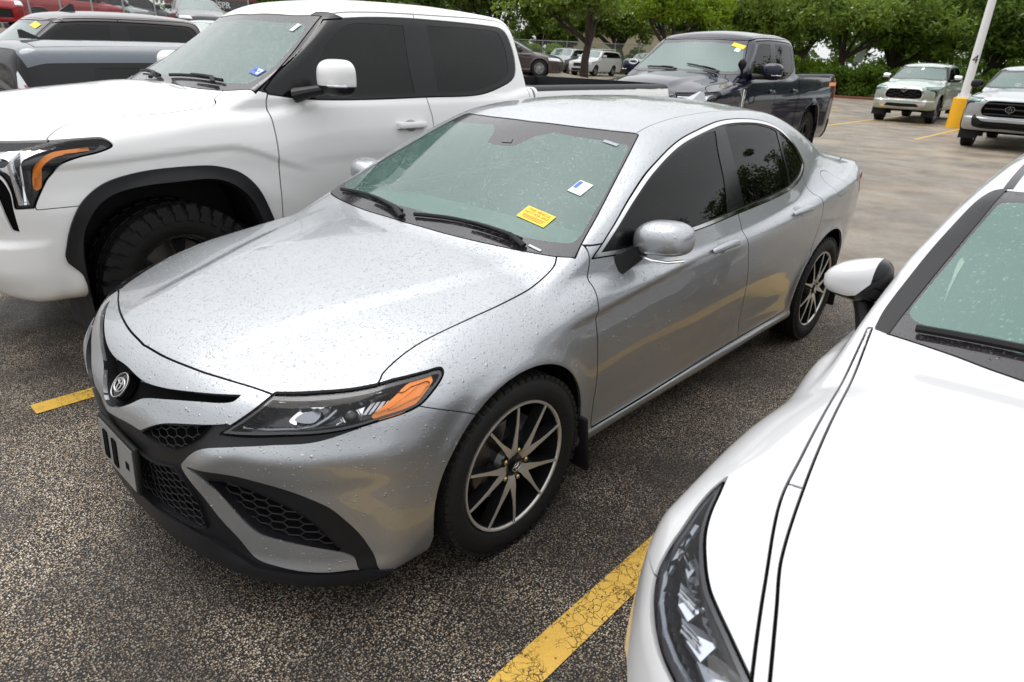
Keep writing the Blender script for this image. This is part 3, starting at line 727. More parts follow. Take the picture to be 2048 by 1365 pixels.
    sl = loop([(-.06, .682), (0, .682), (.122, .676), (.224, .686), (.383, .711), (.516, .731), (.508, .714), (.401, .693), (.282, .668), (.17, .638), (.11, .603), (.055, .578), (0, .568), (-.06, .568)], (0, 5, 13))
    S.region(sl, 'yz', 'badge_grille', where=fr)
    S.region(np.array([(-.06, .05), (.9, .05), (.9, .205), (.60, .212), (.45, .262), (.33, .268), (-.06, .262)]), 'yz', 'front_lip', ('front_trim',), where=fr)
    # bumper / fender split
    S.region(np.array([(1.2, .90), (.62, .90), (.45, .735), (.406, .716), (.330, .685), (.238, .644), (.16, .60), (.16, .0), (1.2, 0)]), 'xz', 'front_bumper', where=lambda x, y, z, a, b, c: x > .1, gap=.0016, gapwhere=lambda x, y, z: (x < .5) & (z > .55))
    # doors
    dF = loop([(-.473, 1.0), (-.462, .945), (-.427, .880), (-.408, .805), (-.445, .624), (-.478, .45), (-.478, .275), (-.9, .272), (-1.37, .281), (-1.795, .284), (-1.735, .545), (-1.629, .854), (-1.600, 1.0)], (0, 6, 9, 12))
    dR = loop([(-1.600, 1.0), (-1.629, .854), (-1.735, .545), (-1.795, .284), (-2.25, .284), (-2.40, .30), (-2.47, .42), (-2.50, .52), (-2.56, .66), (-2.612, .80), (-2.605, .927), (-2.55, 1.06), (-2.3, 1.1)], (0, 3, 4, 11, 12))
    ds = lambda x, y, z, a, b, c: (b > .05) & (y > .6) & (z < 1.12)
    S.region(dF, 'xz', 'front_door', where=ds, gap=.0028); S.region(dR, 'xz', 'rear_door', where=ds, gap=.0028)
    S.region(np.array([(1, -.2), (-4.2, -.2), (-4.2, .205), (-2.4, .205), (-2.3, .186), (-.5, .186), (-.36, .19), (1, .19)]), 'xz', 'side_skirt', where=lambda x, y, z, a, b, c: (x < -.2) & (x > -2.55))
    # fuel door outline, roof seams
    fd = loop([(-2.82, .93), (-2.99, .94), (-2.985, 1.03), (-2.85, 1.035)], ()) 
    S.region(fd, 'xz', 'fuel_door', where=lambda x, y, z, a, b, c: (b > .2) & (y > .5), gap=.0014)
    # fender, quarter, roof, trunk, rear bumper
    S.region(np.array([(.9, 1.2), (-.475, 1.0), (-.475, -.1), (.9, -.1)]), 'xz', 'front_fender', where=lambda x, y, z, a, b, c: (y > .5) & (z < .98))
    tk = loop([(-3.29, -.06), (-3.285, 0), (-3.27, .3), (-3.25, .60), (-3.30, .66), (-3.5, .665), (-3.8, .60), (-4.2, .58), (-4.2, -.06)], (0, 7, 8))
    S.region(tk, 'xy', 'trunk_lid', where=lambda x, y, z, a, b, c: (x < -3.1) & (z > .75), gap=.003)
    tl = loop([(-3.335, .965), (-3.42, .985), (-3.60, .985), (-3.95, .975), (-4.1, .87), (-3.72, .855), (-3.52, .858), (-3.40, .880), (-3.345, .92)], (3, 4))
    S.region(tl, 'xz', 'tail_light', ('body', 'trunk_lid'), where=lambda x, y, z, a, b, c: (x < -3.2) & (y > .35), gap=.002)
    S.region(np.array([(-3.35, .80), (-3.32, -.1), (-4.3, -.1), (-4.3, .80)]), 'xz', 'rear_bumper', where=lambda x, y, z, a, b, c: x < -3.2, gap=.0016)
    roofp = loop([(-1.03, -.06), (-1.03, 0), (-1.05, .25), (-1.09, .42), (-1.125, .530), (-1.3, .535), (-1.8, .545), (-2.3, .54), (-2.75, .52), (-2.66, .3), (-2.61, 0), (-2.61, -.06)], (0, 4, 8, 11))
    S.region(roofp, 'xy', 'roof', where=lambda x, y, z, a, b, c: (z > 1.28), gap=.0016)
    P = lambda n, push=0., depth=.012: panel(S.take(n), push, depth)
    sil = MAT['silver_paint']; parts = {}
    for n in ('hood', 'roof', 'front_bumper', 'trunk_lid', 'rear_bumper'): parts[n] = skin_obj(n, both(P(n)), sil, root)
    for n, nm in (('front_fender', 'front_fender'), ('front_door', 'front_door'), ('rear_door', 'rear_door'), ('body', 'quarter_panel'), ('fuel_door', 'fuel_door')):
        q = P(n); parts[n] = skin_obj(nm, q, sil, root); parts[n+'2'] = skin_obj(nm, mirror(q), sil, root)
    skin_obj('windshield', both(P('windshield', -.001, 0)), MAT['windshield_glass'], root)
    skin_obj('windshield_border', both(P('frit', -.001, .01)), MAT['frit_black'], root)
    skin_obj('rear_window', both(P('rear_window', -.001, .006)), MAT['tint_glass'], root)
    for n, mt, pu, de in (('window_trim', 'chrome', .002, .012), ('pillar_trim', 'gloss_black', -.003, .008), ('front_window', 'tint_glass', -.006, 0), ('rear_door_window', 'tint_glass', -.006, 0), ('quarter_window', 'tint_glass', -.006, 0), ('side_skirt', 'matte_black', -.012, .03), ('tail_light', 'red_lens', .002, .02)):
        q = P(n, pu, de); skin_obj(n, q, MAT[mt], root); skin_obj(n, mirror(q), MAT[mt], root)
    tag(skin_obj('gap_backing', both(P('gap', -.011, 0)), MAT['gap_black'], root), kind='stuff')  # black strips sunk in the panel gaps, added to keep them dark
    g = skin_obj('grille_surround', both(P('front_trim', -.010, .012)), MAT['trim_black'], root)
    skin_obj('chin_lip', both(P('front_lip', .006, .02)), MAT['trim_black'], root)
    q = P('corner_trim', -.004, .03)
    for sgn in (1, -1):
        t = skin_obj('corner_trim', q if sgn > 0 else mirror(q), MAT['trim_black'], root)
        for nm, lab, poly, cell, dep in (('corner_grille', 'corner_grille', cm, .026, .022), ('upper_grille', 'upper_grille', um, .026, .016)):
            qq = P(lab, -.055, .0); qq = qq if sgn > 0 else mirror(qq); bk = skin_obj(nm, qq, MAT['gap_black'], root)
            if sgn > 0: WC[nm] = honeycomb(nm, f, poly, 'yz', cell, dep, None, None).mesh('grille_mesh', 0); me = WC[nm]
            else:
                me = WC[nm].copy(); me.transform(Matrix.Scale(-1, 4, (0, 1, 0))); me.flip_normals()
            link('grille_mesh', me, MAT['trim_black'], bk)
    bk = skin_obj('lower_grille', both(P('lower_grille', -.06, 0)), MAT['gap_black'], root)
    full = np.concatenate([lm[lm[:, 0] > .0], (lm[lm[:, 0] > .0]*[-1, 1])[::-1]])
    honeycomb('grille_mesh', f, full, 'yz', .024, .018, None, None).build('grille_mesh', MAT['trim_black'], bk, 0)
    for lab in ('corner_grille', 'lower_grille', 'upper_grille', 'badge_grille'):   # walls of the openings
        sub = S.take(lab); w = panel(sub, 0, .055); w[2] = w[2][len(sub[2]):]; skin_obj('grille_wall', both(w), MAT['trim_black'], root)
    # badge slot: recessed black floor, one bar, round badge
    skin_obj('badge_grille', both(P('badge_grille', -.045, 0)), MAT['gap_black'], root)
    for sgn in (1, -1):
        m = MB(); pts = []
        for t in np.linspace(0, 1, 14):
            y = .10+.39*t; z = .662+.060*t; x = .6
            lo, hi = .3, 1.2
            for _ in range(25):
                mid = (lo+hi)/2
                if f(np.array([mid]), np.array([y]), np.array([z]))[0] < 0: lo = mid
                else: hi = mid
            pts.append((lo-.018, sgn*y, z))
        m.tube(pts, .006, 6, flat=.6); m.build('grille_bar', MAT['gloss_black'], root)
    e = bpy.data.objects.new('badge', None); col.objects.link(e); e.parent = root
    M = frame_on(f, (.90, 0, .628)); e.matrix_local = M @ Matrix.Translation((0, 0, -.018)); e.scale = (.88, .88, 1)
    m = MB(); m.lathe([(.0001, .006), (.03, .0055), (.044, .004), (.048, -.02)], 48, 'z'); d = m.build('badge_disc', MAT['gloss_black'], e); d.scale = (1.05, 1.12, 1)
    m = MB()
    def ell(a, b, cx, cy, r): m.tube([(cx+a*math.cos(t), cy+b*math.sin(t), .008) for t in np.linspace(0, 2*math.pi, 41)], r, 8, cap=False)
    ell(.047, .046, 0, 0, .0026); ell(.036, .025, 0, 0, .0036); ell(.0115, .0235, 0, -.001, .0031); ell(.0235, .0088, 0, .0138, .0031); m.build('badge_rings', MAT['badge_metal'], e, 60)
    # licence plate bracket (empty)
    m = MB(); m.box((-.004, -.165, -.085), (.014, .165, .085), bev=.008)
    b = m.build('plate_bracket', MAT['matte_black'], root); b.location = (.930, -.01, .385); b.rotation_euler = (0, R(-4), 0)
    m = MB(); m.box((.0142, -.150, -.072), (.0165, .150, .072))
    m2 = m.build('plate_face', MAT['plate_grey'], b)
    m = MB()
    for yy in (-.075, .005): m = MB(); m.box((.0167, yy-.03, -.05), (.019, yy+.008, .05), bev=.004); m.build('plate_slot', MAT['gap_black'], b)
    m = MB(); m.box((.0167, .088, -.012), (.019, .112, .012)); m.build('plate_hole', MAT['gap_black'], b)
    build_camry_lights(S, P, f, root, hl)
    build_camry_rest(S, P, f, root)
    return root
def build_camry_lights(S, P, f, root, hl):
    """headlights: clear cover on the body surface, dark bowl behind it, reflector, projector, amber corner"""
    A = R(35); D = np.array((math.cos(A), math.sin(A), 0)); U = np.array((-math.sin(A), math.cos(A), 0))
    def atv(Q, dep):
        Q = np.array(Q, float); base = Q[:, :1]*U+Q[:, 1:]*np.array([0, 0, 1.]); lo = np.full(len(Q), .2); hi = np.full(len(Q), 1.4)
        for _ in range(26):
            t = (lo+hi)/2; i = f(*(base+t[:, None]*D).T) < 0; lo = np.where(i, t, lo); hi = np.where(i, hi, t)
        p = base+lo[:, None]*D; n = grad(f, p); n /= np.linalg.norm(n, axis=1, keepdims=True); return p-n*dep, n
    def at(u, v, dep):
        p, n = atv([(u, v)], dep); return p[0], n[0]
    def patch(poly, dep, name, mat, par, sgn, thick=.004, sharp=(), bulge=0):
        q = loop(poly, sharp, 5); c = q.mean(0); n = len(q); p, nn = atv(np.concatenate([c[None], q]), dep); p[0] += nn[0]*bulge
        V = np.concatenate([p, p[1:]-nn[1:]*thick])
        if sgn < 0: V = V*[1, -1, 1]
        F = [(0, 1+i, 1+(i+1) % n) for i in range(n)]+[(1+i, 1+n+i, 1+n+(i+1) % n, 1+(i+1) % n) for i in range(n)]
        m = MB(); m.add(V, F); return m.build(name, MAT[mat], par, 50)
    for sgn in (1, -1):
        h = bpy.data.objects.new('headlight', None); col.objects.link(h); h.parent = root
        mm = (lambda q: q) if sgn > 0 else mirror
        skin_obj('lens', mm(P('headlight', 0, 0)), MAT['lamp_glass'], h)
        skin_obj('housing', mm(P('headlight', -.045, 0)), MAT['lamp_dark'], h)
        w = panel(S.take('headlight'), 0, .045); w[2] = w[2][len(S.take('headlight')[2]):]; skin_obj('housing_wall', mm(w), MAT['lamp_dark'], h)
        sub = S.take('headlight'); fl = panel(sub, .0006, .004)
        # rim of the housing seen through the cover
        s2 = Skin(*[q.copy() for q in sub]); s2.region(hl, 35, 'in', off=-.009); skin_obj('bezel', mm(panel(s2.take('body'), -.002, .006)), MAT['lamp_dark'], h)
        patch([(.395, .694), (.470, .712), (.512, .760), (.505, .772), (.452, .766), (.415, .738), (.375, .706)], .006, 'amber_corner', 'amber_lens', h, sgn, .01, (0, 3), .004)
        patch([(.405, .715), (.440, .735), (.475, .757), (.455, .752), (.425, .735)], .001, 'amber_rib', 'amber_lens', h, sgn, .006)
        patch([(.150, .700), (.175, .730), (.225, .738), (.262, .735), (.250, .705), (.205, .692)], .030, 'low_beam_reflector', 'reflector', h, sgn, .01, (), -.012)
        patch([(.168, .704), (.188, .722), (.235, .726), (.228, .702), (.2, .697)], .022, 'low_beam_cover', 'lamp_facet', h, sgn, .004)
        patch([(.285, .690), (.305, .725), (.350, .735), (.350, .700)], .026, 'projector_tray', 'reflector', h, sgn, .01, (0, 1, 2, 3), -.006)
        for i in range(4):
            u = .352+.014*i; patch([(u, .712), (u+.009, .712), (u+.022, .742), (u+.013, .742)], .022, 'led_fin', 'lamp_white', h, sgn, .004, (0, 1, 2, 3))
        p, n = at(.322, .712, .022); m = MB(); m.ball((0, 0, 0), .021, 20, 12); m.lathe([(.0235, -.02), (.0255, .004), (.0235, .006)], 28, 'z')
        o = m.build('projector_lens', MAT['rim_black'], h); nv = Vector(n if sgn > 0 else n*[1, -1, 1]); o.location = p if sgn > 0 else p*[1, -1, 1]; o.rotation_euler = nv.to_track_quat('Z', 'Y').to_euler()
        # signal strip along the lower edge and inner line
        m = MB(); L = [at(u, v, .020)[0]*[1, sgn, 1] for u, v in ((.02, .668), (.10, .674), (.18, .682), (.23, .690), (.262, .712), (.285, .738))]
        m.tube(L, .005, 6); m.build('light_guide', MAT['lamp_facet'], h)
        m = MB(); L = [at(u, v, .016)[0]*[1, sgn, 1] for u, v in ((.11, .735), (.20, .742), (.30, .748), (.38, .757))]; m.tube(L, .004, 6); m.build('upper_trim', MAT['chrome'], h)
def build_camry_rest(S, P, f, root):
    for x in (0, -2.825):
        for s in (1, -1):
            sedan_wheel(root, x, s*.806, .332, s, rot=(.32 if x == 0 else .9)*1.0)
    # wheel housings
    for x, r in ((0, .378), (-2.838, .385)):
        for s in (1, -1):
            m = MB(); a = np.linspace(-.35, math.pi+.35, 30); V = []
            for t in a:
                for yy in (.885, .80, .56): V.append((x+(r+(.0 if yy > .84 else .012))*math.cos(t), s*yy, .335+(r+(.0 if yy > .84 else .012))*math.sin(t)))
            m.add(V, [(i*3+j, i*3+j+1, i*3+j+4, i*3+j+3) for i in range(29) for j in range(2)])
            m.add([V[i*3+2] for i in range(30)]+[(x, s*.56, .3)], [(i, i+1, 30) for i in range(29)])
            m.build('wheel_housing', MAT['matte_black'], root, 40)
    # mud flaps
    for x, w in ((-.40, .15), (-3.24, .15)):
        for s in (1, -1):
            m = MB(); m.box((-.010, -w/2, -.13), (.012, w/2, .13), bev=.01); o = m.build('mud_flap', MAT['matte_black'], root); o.location = (x, s*.845, .245); o.rotation_euler = (0, R(10), 0)
    # under body
    m = MB(); m.box((-3.75, -.70, .17), (.72, .70, .22)); m.build('underbody', MAT['gap_black'], root)
    # door mirrors
    def mir(x, y, z):
        X, Yy, Z = x+.762, y-.930, z-1.006
        e = ((np.abs((X-.02*0)/.088))**2.3+(np.abs(Yy/.118))**2.6+(np.abs((Z-.010*Yy/.1)/.074))**2.4)-1
        e = e*.06
        e = smax(e, -(X+.052)+0*x, .02)
        return smax(e, -(Z+.052-.10*Yy), .02)
    for s in (1, -1):
        q = list(nets(mir, (-.905, .775, .896), (-.635, 1.085, 1.116), .0075, False))
        if s < 0: q = mirror(q)
        mr = skin_obj('door_mirror', q, MAT['silver_paint'], root)
        m = MB(); m.add([(-0.600, 0.830, 0.891), (-0.735, 0.837, 0.921), (-0.600, 0.825, 0.951), (-0.725, 0.820, 0.971), (-0.690, 0.875, 0.946), (-0.780, 0.880, 0.954), (-0.690, 0.875, 0.986), (-0.780, 0.885, 0.991), (-0.620, 0.855, 0.881), (-0.725, 0.860, 0.911)], [(0, 8, 4, 6, 2), (1, 3, 7, 5, 9), (2, 6, 7, 3), (4, 5, 7, 6), (8, 9, 5, 4), (0, 1, 9, 8)])
        o = m.build('mirror_arm', MAT['trim_black'], mr); o.scale = (1, s, 1)
        m = MB(); m.tube([(-0.720, 0.835, 0.948), (-0.693, 0.880, 0.944), (-0.683, 0.935, 0.942), (-0.693, 0.995, 0.944), (-0.727, 1.043, 0.954)], .0085, 8, flat=.7); o = m.build('mirror_signal', MAT['chrome'], mr); o.scale = (1, s, 1)
        m = MB(); m.ball((0, 0, 0), (.006, .095, .055), 24, 8); o = m.build('mirror_glass', MAT['mirror_glass'], mr); o.location = (-.814, s*.930, 1.011)
    # door handles; a grey disc behind paints the shade of the recess
    for x0, z0, nm in ((-1.395, .893, 'f'), (-2.315, .945, 'r')):
        for s in (1, -1):
            Mx = frame_on(f, (x0, .92, z0)); m = MB()
            pts = [(-.118, -.004, .006), (-.095, -.002, .024), (-.05, .0, .034), (0, .002, .037), (.05, .001, .034), (.09, -.001, .024), (.112, -.003, .004)]
            m.tube(pts, [.012, .0155, .0165, .017, .0165, .015, .011], 12, flat=.62); m.xform(Mx)
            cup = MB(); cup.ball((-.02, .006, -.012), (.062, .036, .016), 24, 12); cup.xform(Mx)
            h = m.build('door_handle', MAT['silver_paint'], root, 60); c = cup.build('handle_cup_shade', MAT['grey_paint'], h, 60)
            if s < 0: h.scale = (1, -1, 1)
    # wipers and cowl
    def on(x, y, dz):
        lo, hi = .8, 1.5
        for _ in range(30):
            mid = (lo+hi)/2
            if f(np.array([x]), np.array([y]), np.array([mid]))[0] < 0: lo = mid
            else: hi = mid
        return (x, y, lo+dz)
    bl = loop([(-.41, .780), (-.368, .698), (-.311, .501), (-.270, .269), (-.255, 0), (-.270, -.269), (-.311, -.501), (-.368, -.698), (-.41, -.780)], (), 6, False)
    def base(y): k = np.argsort(bl[:, 1]); return float(np.interp(y, bl[k, 1], bl[k, 0]))
    for y0, y1 in ((.56, .02), (-.06, -.66)):
        w = bpy.data.objects.new('wiper', None); col.objects.link(w); w.parent = root
        ys = np.linspace(y0, y1, 14); pts = [on(base(y)-.040-.030*math.sin(math.pi*i/13), y, .012) for i, y in enumerate(ys)]
        m = MB(); m.tube(pts, .0075, 6, flat=1.2); m.build('blade', MAT['matte_black'], w)
        pv = on(base(y0+.03)-.012, y0+.03, .012); pts2 = [pv]+[(p[0]+.016, p[1], p[2]+.010) for p in pts[1:7]]
        m = MB(); m.tube(pts2, [.014, .012, .011, .010, .009, .008, .007], 8, flat=.6); m.build('arm', MAT['matte_black'], w)
    # roof antenna fin
    m = MB(); m.add([(-2.50, -.03, 1.412), (-2.50, .03, 1.412), (-2.70, -.036, 1.385), (-2.70, .036, 1.385), (-2.66, -.006, 1.462), (-2.66, .006, 1.462), (-2.70, -.006, 1.458), (-2.70, .006, 1.458)], [(0, 1, 5, 4), (0, 4, 6, 2), (1, 3, 7, 5), (4, 5, 7, 6), (2, 6, 7, 3)]); m.build('antenna_fin', MAT['silver_paint'], root, 60)
    # cabin: dash, wheel, seats, headrests, mirror
    m = MB(); m.prism([(-.30, .86), (-.42, .955), (-.62, .965), (-.86, .93), (-.90, .86), (-.86, .60), (-.30, .60)], -.70, .70); m.build('dashboard', MAT['interior_grey'], root, 50)
    m = MB(); m.box((-2.9, -.72, .30), (-.4, .72, .34)); m.build('cabin_floor', MAT['interior_dark'], root)
    sw = bpy.data.objects.new('steering_wheel', None); col.objects.link(sw); sw.parent = root; sw.location = (-.98, .37, .88); sw.rotation_euler = (0, R(-65), 0)
    m = MB(); m.tube([(.185*math.cos(t), .185*math.sin(t), 0) for t in np.linspace(0, 2*math.pi, 33)], .016, 8, cap=False); m.build('wheel_ring', MAT['interior_dark'], sw)
    m = MB(); m.box((-.06, -.17, -.02), (.06, .17, .015), bev=.02); m.box((-.18, -.03, -.015), (.0, .03, .01), bev=.01); m.build('wheel_hub', MAT['interior_dark'], sw)
    for xx, yy, ww in ((-1.55, .37, .50), (-1.55, -.37, .50), (-2.45, 0, 1.30)):
        st = bpy.data.objects.new('seat', None); col.objects.link(st); st.parent = root
        m = MB(); m.box((xx-.10, yy-ww/2, .34), (xx+.46, yy+ww/2, .55), bev=.05); m.build('seat_cushion', MAT['interior_grey'], st)
        m = MB(); k = len(m.v); m.box((-.07, -ww/2, 0), (.07, ww/2, .62), bev=.05); m.xform(Matrix.Translation((xx-.12, yy, .5)) @ Matrix.Rotation(R(-16), 4, 'Y'), k); m.build('seat_back', MAT['interior_grey'], st)
        for q in ((0,) if ww < 1 else (-.4, .4)):
            m = MB(); m.box((xx-.36, yy+q-.13, 1.10), (xx-.26, yy+q+.13, 1.27), bev=.04); m.build('headrest', MAT['interior_grey'], st)
    m = MB(); m.box((-.012, -.115, -.032), (.012, .115, .032), bev=.01); m.tube([(0, 0, 0), (.03, 0, .05)], .012); o = m.build('rearview_mirror', MAT['interior_dark'], root); o.location = (-1.02, 0, 1.255); o.rotation_euler = (0, R(-12), R(-10))
    # camera cover behind the glass top and stickers
    g = MB()
    def wsp(x, y, d=.0): p = on(x, y, 0); n = grad(f, np.array([p]))[0]; n /= np.linalg.norm(n); return np.array(p)+n*d
    def decal(poly, d, name, mat, par):
        V = [wsp(*p, d) for p in poly]; m = MB(); m.add(V+[v-np.array([0, 0, .0008]) for v in V], [tuple(range(len(V))), tuple(reversed(range(len(V), 2*len(V))))]); return m.build(name, mat, par, 0)
    decal([(-.872, -.012), (-.872, .035), (-.842, .05), (-.835, -.005)], .002, 'camera_window', MAT['interior_grey'], root)
    # yellow dealer sticker, inspection sticker, small tags
    def sticker(px, w, h, mat, name, lines, rot=0):
        M = frame_on(f, px, (-1, 0, .0)) @ Matrix.Rotation(rot, 4, 'Z') @ Matrix.Translation((0, 0, .002)); m = MB(); m.box((-w/2, -h/2, -.0006), (w/2, h/2, .0004))
        o = m.build(name, MAT[mat], root, 0); o.matrix_local = M
        for tx, ty, sz, mt, bx in lines: text(name+'_print', tx, sz, MAT[mt], o, Matrix.Translation((bx, ty, .0008)))
        return o
    sticker((-.497, .513, 1.057), .142, .074, 'sticker_yellow', 'paper_sticker', [('THIS VEHICLE', .022, .0182, 'sticker_red', 0), ('NOT FOR SALE', .0045, .0182, 'sticker_red', 0)], R(0))
    st = bpy.data.objects[[q.name for q in root.children if q.name.startswith('paper_sticker')][0]]
    for yy, ww in ((-.011, .058), (-.0185, .055), (-.026, .05)): m = MB(); m.box((-ww, yy-.0016, .0005), (ww, yy+.0016, .001)); m.build('print_line', MAT['sticker_red'], st, 0)
    o = sticker((-.707, .56, 1.15), .066, .082, 'sticker_white', 'inspection_sticker', [], R(0))
    m = MB(); m.box((-.030, -.012, .0006), (-.012, .036, .001)); m.box((-.026, .0, .0006), (-.016, .02, .0011)); m.build('sticker_print', MAT['sticker_blue'], o, 0)
    sticker((-1.0, .485, 1.30), .075, .018, 'lamp_facet', 'toll_tag', []); sticker((-.368, .625, .978), .06, .010, 'lamp_facet', 'number_plate_tag', [])
# ---------------------------------------------------------------- pickup body field
def truck_field(o=None):
    o = o or {}
    G = lambda k, d: sp(o.get(k, d))
    P = G('P', [(1.2, .96), (.7, .985), (.3, 1.012), (0, 1.015), (-.5, 1.0), (-1, .998), (-2.7, 1.0), (-3.4, 1.005), (-3.8, 1.005), (-4.6, .995), (-4.95, .97)])
    zc0 = o.get('crease', 1.10)
    Bz = G('B', [(.2, .14), (.42, .075), (.5, .035), (.6, .018), (.75, .008), (.95, 0), (1.05, 0), (1.12, .004), (1.2, .016), (1.3, .036), (1.4, .07), (1.6, .2)])
    H0 = G('H', [(1.2, .95), (1.02, 1.10), (.95, 1.155), (.88, 1.20), (.7, 1.255), (.4, 1.320), (0, 1.365), (-.3, 1.39), (-.45, 1.39), (-.8, 1.35), (-2.5, 1.36), (-2.8, 1.40), (-3.0, 1.415), (-5.0, 1.425)])
    bow = G('bow', [(0, 0), (.4, .012), (.6, .032), (.75, .065), (.85, .11), (.92, .17), (.98, .27), (1.02, .40), (1.1, .8)])
    X0 = G('X0', [(.2, .70), (.40, .80), (.5, .87), (.62, .92), (.72, .925), (.76, .90), (.9, .925), (1.05, .93), (1.12, .92), (1.2, .86), (1.4, .4)])
    Yb = G('Yb', [(.2, .85), (-.4, .895), (-1, .93), (-2, .94), (-2.8, .918)])
    Rc = G('Rc', [(-.2, 1.70), (-.9, 1.835), (-1.1, 1.885), (-1.35, 1.925), (-1.8, 1.955), (-2.2, 1.96), (-2.6, 1.945), (-2.9, 1.92)])
    Xw = G('Xw', [(1.2, .02), (1.36, -.30), (1.6, -.72), (1.85, -1.07), (2.0, -1.28)])
    xb = o.get('back', 2.86); rear = o.get('rear', 5.02); tum = o.get('tum', .30); rb = o.get('rb', .05)
    ar = o.get('arch', .505); xr = o.get('wb', 3.70); zb = o.get('zb', .39); zw = o.get('zw', .42); zbelt = o.get('belt', 1.36)
    def f(x, y, z):
        y = np.abs(y); W = P(x)-Bz(z)
        # fender shoulder over the front wheel with an undercut below it
        zc = zc0+.035*sst(x, .6, -.3)-.16*sst(x, -.30, -.85)
        w = sst(x, -.95, -.45)*sst(x, .85, .5)
        t = z-zc
        W = W-w*(.011*sst(t, .0, -.045)*sst(t, -.26, -.10)+.30*np.maximum(t, 0)**1.3*.6)
        if o.get('handle_line'): W = W-.006*sst(z-o['handle_line'], .03, -.05)*sst(z, .5, .75)*(1-w)
        for xc in (0, -xr):
            r = np.maximum(np.abs(x-xc)*1.02, 0); r = np.hypot(x-xc, (z-zw)*.93); W = W+.022*bump(r, ar-.01, .05)*sst(z, .3, .55)
        side = y-W; u = y/.85
        H = H0(x)-.004*u*u-sst(x, -.9, -.45)*.088*u**2.2
        yc = .42+.10*sst(x, .8, -.4); H = H+.022*sst(y, yc+.09, yc-.05)*sst(x, .90, .5)*sst(x, -.6, -.2)+.010*bump(y, .80, .06)*sst(x, .7, .3)*sst(x, -.5, -.2)
        top = z-H; fr = (x-(X0(z)-bow(y)))*.95
        b = smax(side, top, .05); b = smax(b, fr, .045); b = smax(b, -x-rear+.02*y*y, .03); b = smax(b, zb+.04*sst(x, -.5, .6)-z, .05)
        zz = z-zbelt; zz = np.maximum(zz, -.01); gs = y-(Yb(x)-tum*zz-.16*zz*np.abs(zz)); gr = z-(Rc(x)-.055*(y/.7)**2.2)
        gw = (x-(Xw(z)-(.20+.12*zz)*y*y))*.55; gb = (-x-xb+.10*zz+.03*y*y)*.98
        g = smax(gs, gr, .11); g = smax(g, gw, .04); g = smax(g, gb, rb); g = np.maximum(g, zbelt-.12-z)
        return smin(b, g, .02)
    return f
tundra_f = truck_field({'handle_line': 1.02})
def sub_field(f, dx=0, dy=0): return lambda x, y, z: f(x-dx, y-dy, z)
def truck_wheel(parent, x, y, z, side, r, w, key, mat='rim_black', spokes=6):
    k = 'tw'+key
    if k not in WC:
        rim = r*.60
        WC[k] = tyre_mesh(r, w, rim, 34 if 'mud' in key else 0, 68).mesh('tyre', 40)
        h = w/2; m = MB(); m.lathe([(rim+.008, h*.80), (rim+.010, h*.86), (rim-.004, h*.87), (rim-.02, h*.6), (rim-.03, -h*.8), (rim, -h*.85)], 64); WC[k+'r'] = m.mesh('rim', 40)
        m = MB(); m.lathe([(.0001, h*.66), (.06, h*.66), (.085, h*.55), (.09, 0)], 24)
        for i in range(spokes):
            q = len(m.v); m.prism([(-.03, .06), (.03, .06), (.022, .16), (.045, rim-.01), (-.045, rim-.01), (-.022, .16)], h*.35, h*.68); m.xform(Matrix.Rotation(2*math.pi*i/spokes, 4, 'Y'), q)
        WC[k+'s'] = m.mesh('spokes', 30)
        m = MB(); m.lathe([(.05, .0), (rim*.85, .0), (rim*.85, -.03), (.05, -.03)], 32); WC[k+'d'] = m.mesh('brake_disc', 30)
    wh = bpy.data.objects.new('wheel', None); col.objects.link(wh); wh.parent = parent; wh.location = (x, y, z); wh.rotation_euler = (0, .3*x, 0 if side > 0 else math.pi)
    link('tyre', WC[k], MAT['rubber'], wh); rm = link('rim', WC[k+'r'], MAT[mat], wh); o = link('spokes', WC[k+'s'], MAT[mat], rm); link('brake_disc', WC[k+'d'], MAT['rotor_steel'], wh)
    return wh
